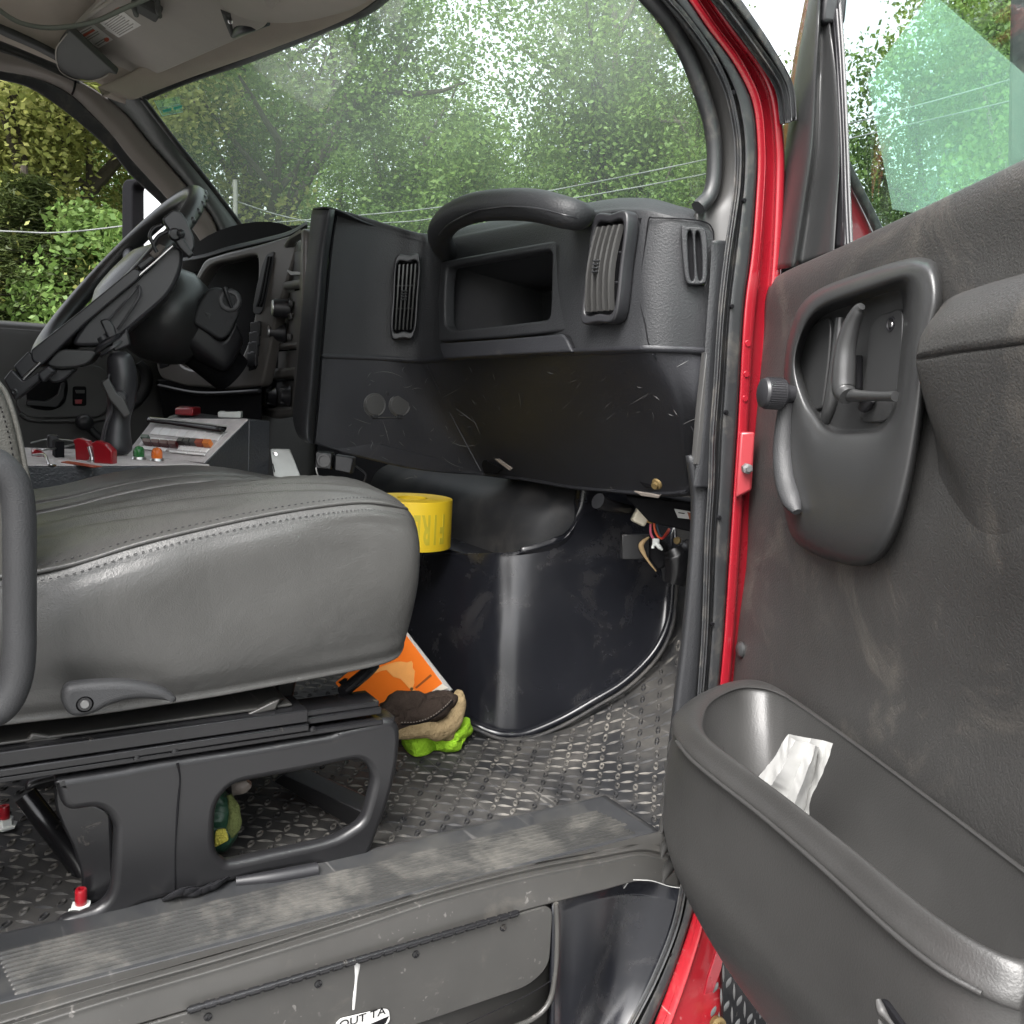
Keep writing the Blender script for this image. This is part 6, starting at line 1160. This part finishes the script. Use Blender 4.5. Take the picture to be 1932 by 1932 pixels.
# driver door
dd = thing('driver_door', 'closed dark driver door with pull handle and red lock marker across the cab', 'truck door', (-.85, .2, -.05))
D0 = -.845
def dx_(y, z, x): return V((x, y, z))
loft('door_panel', [[dx_(y, .664, D0-.04) for y in (-.35, .1, .5, 1.0)], [dx_(y, .664, D0+.0) for y in (-.35, .1, .5, 1.0)], [dx_(y, .650, D0+.025) for y in (-.35, .1, .5, 1.0)], [dx_(y, .60, D0+.030) for y in (-.35, .1, .5, 1.0)], [dx_(y, .3, D0+.02) for y in (-.35, .1, .5, 1.0)], [dx_(y, -.06, D0+.02) for y in (-.35, .1, .5, 1.0)]], M['trim'], dd, nu=30, nv=60, th=.02)
box('window_frame', (.04, .06, .62), Matrix.Translation((-.83, -.12, .95)), M['black'], dd)
box('door_skin', (.03, 1.3, .75), Matrix.Translation((-.895, .33, .28)), M['red'], dd, bw=.01)
X0 = D0+.0245
b1 = plate('handle_bezel', [rounded([P(x, y, x=X0) for x, y in ((28, 760), (44, 700), (80, 672), (190, 690), (206, 708), (204, 772), (188, 788), (60, 790), (38, 782))], .03)], (1, 0, 0), .012, M['trim'], dd, bev=.004, lift=.006)
plate('handle_recess', [rounded([P(x, y, x=X0+.007) for x, y in ((48, 720), (122, 700), (130, 730), (122, 764), (96, 776), (52, 770))], .02)], (1, 0, 0), .004, M['deep'], b1, bev=.001)
plate('pull_handle', [rounded([P(x, y, x=X0+.02) for x, y in ((50, 754), (86, 757), (108, 745), (114, 722), (124, 722), (122, 752), (108, 770), (50, 766))], .006)], (1, 0, 0), .012, M['black'], b1, bev=.003)
plate('lock_recess', [rounded([P(x, y, x=X0+.008) for x, y in ((137, 729), (163, 729), (163, 766), (137, 766))], .006)], (1, 0, 0), .003, M['deep'], b1, bev=.001)
plate('lock_marker', [[P(x, y, x=X0+.012) for x, y in ((141, 754), (155, 754), (154, 762), (142, 762))]], (1, 0, 0), .003, M['redplastic'], b1, bev=.0006)
plate('lock_slide', [[P(x, y, x=X0+.011) for x, y in ((142, 736), (160, 736), (160, 742), (144, 742))]], (1, 0, 0), .003, M['trim'], b1, bev=.0006)
tube('door_ridge', [P(x, y, x=X0+.004) for x, y in ((38, 780), (60, 792), (120, 794), (186, 792), (204, 778), (208, 720))], .006, M['trim'], dd, n=8, res=40)
tube('pull_loop', [P(x, y, x=X0+.03) for x, y in ((262, 684), (276, 704), (276, 728), (264, 752), (246, 772))], [.010, .014, .014, .012, .008], M['dash'], dd, n=12, res=30)
tube('window_crank', [P(x, y, x=X0+.04) for x, y in ((164, 797), (176, 815), (196, 832), (215, 850))], [.008, .009, .010, .012], M['black'], dd, n=10, res=16)
lathe('crank_knob', P(160, 797, x=X0+.05), (1, 0, 0), [(.019, -.02), (.02, 0), (.018, .012), (.012, .018), (0, .02)], M['black'], dd, n=20)
# wiring under the dash end
wc = thing('wire_connector', 'clear plastic plug with pink, orange and blue wires hanging in the footwell', 'wire connector', P(1230, 1020, t=1.62))
def W_(L, t0=1.62): return [P(1132+x*.1172, 890.5+y*.1172, t=t0+dt) for x, y, dt in L]
nat = flat('natural_nylon', (.50, .46, .36), .45)
box('plug', (.026, .034, .024), frame(W_([(670, 690, 0)])[0], RGT*.9-UPV*.45, UPV*.9+RGT*.4), nat, wc, bw=.004, seg=3)
box('plug', (.018, .018, .02), frame(W_([(790, 730, 0)])[0], RGT*.9-UPV*.45, UPV*.9+RGT*.4), flat('amber_nylon', (.38, .22, .06), .5), wc, bw=.003)
for nm, c, L in (('pink_wire', (.55, .10, .16), ((825, 800, 0), (812, 900, 0), (825, 1010, 0), (880, 1090, 0), (930, 1100, .01))), ('orange_wire', (.65, .10, .03), ((870, 800, .005), (880, 920, .005), (930, 1030, .005), (1000, 1070, .005), (1060, 1000, .01), (1110, 915, .02))), ('blue_wire', (.03, .06, .09), ((905, 700, .01), (915, 850, .01), (945, 980, .01), (1000, 1050, .01), (1110, 990, .015), (1140, 930, .02))), ('red_wire', (.5, .04, .04), ((1000, 1065, 0), (1070, 1010, .008), (1125, 930, .02)))):
    tube('wire', W_(L), .0021, flat(nm, c, .45), wc, n=8, res=30)
box('cable_clip', (.012, .014, .008), frame(W_([(900, 1130, 0)])[0], RGT, UPV), M['white'], wc, bw=.002)
tube('cable_clip', W_([(880, 1150, 0), (855, 1190, 0), (850, 1230, 0)]), .0026, M['white'], wc, n=8, res=8)
tube('cable_clip', W_([(910, 1150, -.004), (955, 1205, -.006), (1005, 1255, -.006)]), [.003, .0042, .002], M['white'], wc, n=8, res=10)
hb_ = thing('heater_duct', 'black duct flap with worn tan edge beside the hanging wires', 'duct', P(1230, 1060, t=1.66))
plate('flap', [rounded(W_([(780, 1050, .03), (680, 1190, .03), (740, 1380, .03), (900, 1590, .03), (1080, 1500, .06), (1150, 1150, .06), (1000, 1050, .05)]), .01)], (.6, -.8, 0), .02, M['deep'], hb_, bev=.003)
tube('worn_edge', W_([(790, 1050, .02), (700, 1120, .018), (662, 1195, .018), (700, 1300, .018), (745, 1385, .018), (820, 1490, .02), (905, 1600, .022)]), [.0015, .004, .005, .004, .0025, .002, .001], flat('worn_board', (.26, .18, .09), .8), hb_, n=8, res=40)
box('bracket', (.05, .045, .03), frame(W_([(560, 1200, .05)])[0], RGT, UPV), M['rail'], hb_, bw=.002)
tube('duct_side', W_([(1180, 1200, .05), (1250, 1350, .05), (1240, 1560, .05), (1180, 1800, .05)]), [.03, .035, .03, .02], M['rail'], hb_, n=14, res=20)
lathe('screw', W_([(1245, 1105, .02)])[0], (.5, -.8, .2), [(.007, 0), (.006, .004), (0, .005)], M['brass'], hb_, n=12)
cm = thing('cross_member', 'black metal bar under the dash end carrying a white tag', 'metal bar', P(1250, 1000, t=1.58))
hexa('bar', [P(x, y, t=t) for x, y, t in ((1180, 936, 1.56), (1330, 950, 1.50), (1330, 1010, 1.50), (1225, 985, 1.56), (1180, 930, 1.66), (1330, 940, 1.60), (1330, 1005, 1.60), (1225, 980, 1.66))], M['deep'], cm, bw=.003)
tgq = [(1272, 960, 1.526), (1306, 966, 1.508), (1307, 981, 1.508), (1279, 977, 1.526)]
tgp = [P(x, y, t=t-.006) for x, y, t in tgq]; tn = (tgp[1]-tgp[0]).cross(tgp[3]-tgp[0]).normalized(); tn = tn if tn.dot(V(CAM)-tgp[0]) > 0 else -tn
tp_ = plate('tag', [tgp], tn, .001, M['paper'], cm, bev=0)
plate('tag_band', [[P(x, y, t=1.50) for x, y in ((1297, 966), (1308, 967), (1309, 981), (1301, 980))]], tn, .001, flat('tag_brown', (.18, .05, .02), .5), tp_, bev=0, lift=.001)
text('lettering', '1', P(1285, 968, t=1.513), V((0, 0, -1)), tgp[1]-tgp[0], .016, M['deep'], tp_, sx=1.0)
tube('conduit', [P(1128, 945, t=1.58), P(1150, 955, t=1.60), P(1190, 962, t=1.64)], [.014, .012, .009], M['rail'], cm, n=14, res=10)
# ------------------------------------------------------------------ outdoors: ground, trees, wires, building behind the photographer
GZ = -1.05
gm = surf('concrete_apron', (.20, .20, .197), .85, mott=.3, grain=60, gs=.4); gg = surf('grass_ground', (.035, .06, .018), .95, mott=.5)
def sheet(nm, x0, x1, y0, y1, z, m):
    o = link(nm, mesh([(x0, y0, z), (x1, y0, z), (x1, y1, z), (x0, y1, z)], [(0, 1, 2, 3)]), m, None, None, kind='structure', base=False); return o
sheet('ground', -400, 400, -400, 400, GZ, gg); sheet('concrete_apron', -7, 16, -24, 7.0, GZ+.004, gm)
def leafmat(nm, c0, c1, c2):
    m, nt, b = newmat(nm); L = nt.links; geo = N(nt, 'ShaderNodeNewGeometry')
    n1 = N(nt, 'ShaderNodeTexNoise', Scale=.9, Detail=3.0); L.new(geo.outputs['Position'], n1.inputs['Vector']); r = ramp(nt, n1.outputs['Fac'], .36, .64)
    a = mix(nt, r.outputs[0], c0, c1); rr = ramp(nt, geo.outputs['Random Per Island'], .0, 1.0); bq = mix(nt, rr.outputs[0], a.outputs[2], c2)
    f = N(nt, 'ShaderNodeMath', operation='MULTIPLY'); f.inputs[1].default_value = .75; L.new(geo.outputs['Random Per Island'], f.inputs[0]); L.new(f.outputs[0], bq.inputs[0])
    L.new(bq.outputs[2], b.inputs['Base Color']); b.inputs['Roughness'].default_value = .55; b.inputs['Specular IOR Level'].default_value = .3
    tr = N(nt, 'ShaderNodeBsdfTranslucent'); L.new(bq.outputs[2], tr.inputs[0]); mx = N(nt, 'ShaderNodeMixShader'); mx.inputs[0].default_value = .45
    L.new(b.outputs[0], mx.inputs[1]); L.new(tr.outputs[0], mx.inputs[2]); L.new(mx.outputs[0], nt.nodes['Material Output'].inputs[0]); return m
M['leaf'] = leafmat('oak_leaves', (.040, .085, .018), (.095, .160, .034), (.135, .20, .045))
M['leaf_y'] = leafmat('yellowing_leaves', (.13, .165, .042), (.25, .285, .08), (.38, .375, .125))
M['leaf_d'] = leafmat('conifer_needles', (.022, .040, .012), (.045, .066, .020), (.065, .080, .022))
M['leaf_b'] = leafmat('bush_leaves', (.055, .115, .022), (.105, .185, .045), (.16, .235, .065))
M['bark'] = surf('bark', (.060, .050, .040), .95, mott=.5, grain=30, gs=.8)
def leaves_mesh(cen, sig, n_per, l, w, droop=0.0, g=None):
    g = g or rng; n = len(cen)*n_per; c = np.repeat(cen, n_per, 0); s = np.repeat(sig, n_per)[:, None]
    d = g.normal(size=(n, 3)); d /= np.linalg.norm(d, axis=1)[:, None]; c = c+d*s*(g.random((n, 1))**.45)
    a = g.normal(size=(n, 3)); a[:, 2] = a[:, 2]*.5-droop; a /= np.linalg.norm(a, axis=1)[:, None]
    b = g.normal(size=(n, 3)); b -= (b*a).sum(1)[:, None]*a; b /= np.linalg.norm(b, axis=1)[:, None]
    sc_ = (.6+.8*g.random((n, 1))); a = a*l*sc_; b = b*w*sc_
    v = np.stack([c-a, c+b, c+a, c-b], 1).reshape(-1, 3).astype(np.float32)
    me = bpy.data.meshes.new('leaves'); me.vertices.add(n*4); me.vertices.foreach_set('co', v.ravel()); me.loops.add(n*4); me.loops.foreach_set('vertex_index', np.arange(n*4, dtype=np.int32))
    me.polygons.add(n); me.polygons.foreach_set('loop_start', np.arange(0, n*4, 4, dtype=np.int32)); me.polygons.foreach_set('loop_total', np.full(n, 4, np.int32)); me.update(calc_edges=True); return me
def wood(segs):
    vs_, fs_ = [], []
    for p, q, r0, r1 in segs:
        p, q = V(p), V(q); t = (q-p).normalized(); s = t.orthogonal().normalized(); w = t.cross(s); k0 = len(vs_); n = 7
        for c, r in ((p, r0), (q, r1)):
            for k in range(n): a = 2*math.pi*k/n; vs_.append(c+(s*math.cos(a)+w*math.sin(a))*r)
        for k in range(n): l = (k+1) % n; fs_.append((k0+k, k0+l, k0+n+l, k0+n+k))
    return mesh(vs_, fs_)
def tree_parts(seed, H, R, kind='broad', bare=.25, dens=1.0):
    g = np.random.default_rng(seed); segs, tips = [], []
    def grow(p, d, ln_, r, lev):
        q = p; n = 3
        for k in range(n):
            d = d+g.normal(size=3)*.16; d /= np.linalg.norm(d); q2 = q+d*ln_/n; segs.append((q, q2, r*(1-.22*k), r*(1-.22*(k+1)))); q = q2
            if lev >= 2: tips.append(q.copy())
            if lev >= 3 and segs: segs.pop()
            if lev < 3:
                for _ in range(2 if lev else 3):
                    e = d+g.normal(size=3)*(.75 if lev else .85); e[2] += .12; e /= np.linalg.norm(e); 
                    if g.random() < .8: grow(q, e, ln_*.58, r*.45, lev+1)
        tips.append(q.copy())
    if kind == 'broad':
        b = np.zeros(3); hb = H*bare; segs.append((b, b+np.array([.05*H*g.normal()*.2, 0, hb]), .032*H, .026*H)); b = segs[-1][1]
        for k in range(7):
            a = k*2.4+g.random(); el = .35+.16*k; d = np.array([math.cos(a)*math.cos(el), math.sin(a)*math.cos(el), math.sin(el)])
            grow(b+np.array([0, 0, H*.05*k]), d, R*(.75 if k < 5 else .8), .013*H, 1)
        segs.append((b, b+np.array([0, 0, H*.45]), .026*H, .010*H))
        t = np.array(tips); t = t[t[:, 2] > hb*.5]; m = min(len(t), int(520*dens)); t = t[g.permutation(len(t))[:m]]
        ext_ = np.abs(t[:, :2]).max(); t[:, :2] *= R/max(ext_, 1e-6); zmx = t[:, 2].max(); 
        k = hb*.7; t[:, 2] = k+(t[:, 2]-t[:, 2].min())/(zmx-t[:, 2].min())*(H-k)
        sig = np.full(len(t), R*.125)*(.6+.8*g.random(len(t))); me = leaves_mesh(t, sig, 150, .043, .0245, .15, g)
        # refit the wood to the same box
        s2 = []
        for p, q, r0, r1 in segs:
            f = lambda v: np.array([v[0]*R/max(ext_, 1e-6), v[1]*R/max(ext_, 1e-6), v[2]*H/max(zmx, 1e-6)])
            s2.append((f(p), f(q), r0, r1))
        return me, wood(s2)
    if kind == 'conifer':
        cen, sig = [], []; segs.append((np.zeros(3), np.array([0, 0, H]), .018*H, .004*H))
        for k in range(30):
            z = H*(.08+.9*k/30); rr = R*(1-k/31)
            for j in range(8):
                a = g.random()*6.28; e = np.array([math.cos(a)*rr, math.sin(a)*rr, z-rr*.22]); segs.append((np.array([0, 0, z]), e, .02, .006))
                for u in (.35, .6, .8, 1.0): cen.append(np.array([0, 0, z])*(1-u)+e*u); sig.append(.30)
        return leaves_mesh(np.array(cen), np.array(sig), 46, .060, .013, .7, g), wood(segs)
    cen = []; n = int(150*dens)
    for k in range(n):
        a = g.random()*6.28; e = g.random()*1.45; rr = (.55+.45*g.random()); cen.append([math.cos(a)*math.cos(e)*R*rr, math.sin(a)*math.cos(e)*R*rr, H*math.sin(e)*rr+.1])
    for k in range(9): a = k*.7; segs.append((np.zeros(3), np.array([math.cos(a)*R*.5, math.sin(a)*R*.5, H*.7]), .03, .01))
    cen = np.array(cen); return leaves_mesh(cen, np.full(n, R*.17), 230, .042, .024, .1, g), wood(segs)
def az(a, d): r = math.radians(a); return CAM[0]-math.sin(r)*d, CAM[1]+math.cos(r)*d
PROTO = {}
def tree(nm, lab, grp, a, d, H, R, kind, mt, seed, rot=0, bare=.25, dens=1.0, cat_='tree'):
    key = (seed, kind)
    if key not in PROTO:
        lm, wm = tree_parts(seed, 10.0 if kind != 'bush' else 3.0, 4.6 if kind == 'broad' else (2.6 if kind == 'conifer' else 1.8), kind, bare, dens); PROTO[key] = (lm, wm)
    lm, wm = PROTO[key]; x, y = az(a, d); t = thing(nm, lab, cat_, (x, y, GZ), grp)
    h0, r0 = (10.0, 4.6) if kind == 'broad' else ((10.0, 2.6) if kind == 'conifer' else (3.0, 1.8))
    for pn_, me, m in (('crown', lm, mt), ('trunk', wm, M['bark'])):
        o = bpy.data.objects.new(pn_ if kind != 'bush' else ('foliage' if pn_ == 'crown' else 'stems'), me); COL.objects.link(o); o.parent = t
        if not me.materials: me.materials.append(m)
        o.material_slots[0].link = 'OBJECT'; o.material_slots[0].material = m
    t.rotation_euler = (0, 0, rot); t.scale = (R/r0, R/r0, H/h0); return t
G1 = 'leafy trees beyond the windshield'; G2 = 'trees outside the driver window'; G3 = 'trees seen through the door glass'
L_ = M['leaf']
tree('oak_tree', 'broad oak with dark forked trunk beyond the left end of the windshield', G1, 74, 13.5, 8.4, 3.4, 'broad', L_, 11, .4, .30, .8)
tree('oak_tree', 'tallest oak, filling the windshield above the grab handle', G1, 54, 16, 10.5, 3.9, 'broad', L_, 12, 1.2)
tree('oak_tree', 'rounded oak below the sky gap in the windshield', G1, 65.5, 17, 7.2, 3.2, 'broad', L_, 13, 2.0)
tree('oak_tree', 'oak crossed by power lines beside the passenger windshield pillar', G1, 48.5, 15, 7.0, 2.6, 'broad', L_, 12, 3.6)
tree('oak_tree', 'loose crowned oak behind the forked oak, near the driver pillar', G1, 79, 19, 10.0, 3.8, 'broad', L_, 11, 2.6)
tree('oak_tree', 'farther oak between the tallest oak and the rounded oak', G1, 60, 24, 8.6, 4.2, 'broad', L_, 13, 4.4)
tree('oak_tree', 'farther oak behind the power line crossing', G1, 51, 25, 10.0, 4.4, 'broad', L_, 11, 5.3)
tree('oak_tree', 'farther oak half hidden behind the forked oak', G1, 69, 26, 8.8, 4.2, 'broad', L_, 12, .2)
tree('yellow_tree', 'yellowing broadleaf tree filling the driver window top', G2, 84.5, 12.5, 8.8, 3.9, 'broad', M['leaf_y'], 13, .7)
tree('yellow_tree', 'second yellowing tree at the far left edge of the driver window', G2, 92, 12.5, 7.6, 3.6, 'broad', M['leaf_y'], 12, 2.9)
tree('conifer_tree', 'dark drooping conifer behind the wire in the driver window', G2, 85.5, 10.6, 3.5, 2.1, 'conifer', M['leaf_d'], 21, .5)
tree('conifer_tree', 'second dark conifer left of the first in the driver window', G2, 90, 10.4, 3.3, 2.0, 'conifer', M['leaf_d'], 21, 2.5)
tree('light_bush', 'light green bush beside the steering wheel in the driver window', G2, 81.0, 10.2, 2.95, 1.5, 'bush', M['leaf_b'], 31, 0, cat_='bush')
tree('light_bush', 'light green bush low in the middle of the windshield', G1, 58, 12.5, 3.0, 2.4, 'bush', M['leaf_b'], 32, 1, cat_='bush')
tree('light_bush', 'light green bush under the forked oak', G1, 70, 12, 2.9, 2.2, 'bush', M['leaf_b'], 31, 2, cat_='bush')
tree('light_bush', 'light green bush beside the passenger windshield pillar', G1, 48.5, 11.5, 2.8, 2.2, 'bush', M['leaf_b'], 32, 3, cat_='bush')
tree('oak_tree', 'nearest oak in the door glass, with sky gaps', G3, 33, 13, 8.6, 2.9, 'broad', L_, 13, 5.5)
tree('oak_tree', 'dark oak at the right edge of the door glass', G3, 27, 11.5, 8.6, 2.6, 'broad', L_, 11, 1.5)
tree('oak_tree', 'low oak behind the nearest oak in the door glass', G3, 37, 20, 6.4, 2.6, 'broad', L_, 12, 2.2)
tree('light_bush', 'light green bush at the foot of the door glass', G3, 36.4, 10.0, 3.1, 1.5, 'bush', M['leaf_b'], 31, 4, cat_='bush')
tree('light_bush', 'second light green bush, lower right in the door glass', G3, 31.0, 10.5, 3.0, 1.7, 'bush', M['leaf_b'], 32, 5, cat_='bush')
# far tree line: one mass of leaves
def treeline(nm, a0, a1, d, h0, h1, n, seed, mt, dens=90, sg=.8):
    g = np.random.default_rng(seed); cen = []
    for k in range(n):
        a = a0+(a1-a0)*g.random(); dd_ = d*(1+.15*g.random()); x, y = az(a, dd_); hm = h0+(h1-h0)*(.5+.5*math.sin(a*.9+1.3*math.sin(a*.37))); cen.append([x, y, GZ+hm*g.random()**.8])
    o = link(nm, leaves_mesh(np.array(cen), np.full(n, sg), dens, .13, .07, .1, g), mt, None, None, kind='stuff', base=False); return o
treeline('tree_line', 26, 98, 32, 4.5, 6.5, 520, 41, L_, 90, .8)
# wires and pole
wm_ = flat('grey_cable', (.085, .09, .09), .7)
def wire(lab, L, r=.012, grp='power lines'):
    o = tube('power_line', [P(x, y, t=t) for x, y, t in L], r, wm_, None, n=6, res=60); tag(o, lab, 'power line', grp)
def wl_(L, t0, t1, x0=300, x1=2100): return [(x, y, 1/(1/t0+(1/t1-1/t0)*(x-x0)/(x1-x0))) for x, y in L]
wire('upper power line crossing the windshield from the left to the passenger pillar', wl_(((300, 428), (480, 422), (690, 405), (820, 392), (1030, 361), (1350, 297), (1600, 234), (1900, 152), (2100, 90)), 11, 5.5), .0052)
wire('lower power line, just beneath the upper one in the windshield', wl_(((300, 436), (480, 432), (735, 420), (820, 412), (1086, 373), (1350, 324), (1600, 262), (1900, 192), (2100, 140)), 11, 5.5), .0052)
wire('thin pale wire sagging across the driver window', ((-300, 428, 8), (0, 436, 8), (105, 439, 8), (227, 427, 8), (420, 400, 8)), .007)
wire('short slanting wire running down from the utility pole', ((447, 380, 10), (520, 404, 9.8), (590, 420, 9.6)), .006)
p0 = P(447, 430, t=10.2)
up = thing('utility_pole', 'thin pale utility pole far off, low at the left of the windshield', 'utility pole', (p0.x, p0.y, GZ))
tube('pole', [V((p0.x, p0.y, GZ)), P(444, 400, t=10.2), P(441, 352, t=10.2)], .026, flat('weathered_pole', (.16, .155, .145), .8), up, n=10, res=8)
tube('crossarm', [P(434, 376, t=10.2), P(452, 368, t=10.2)], .012, M['steel_dull'], up, n=6, res=2)
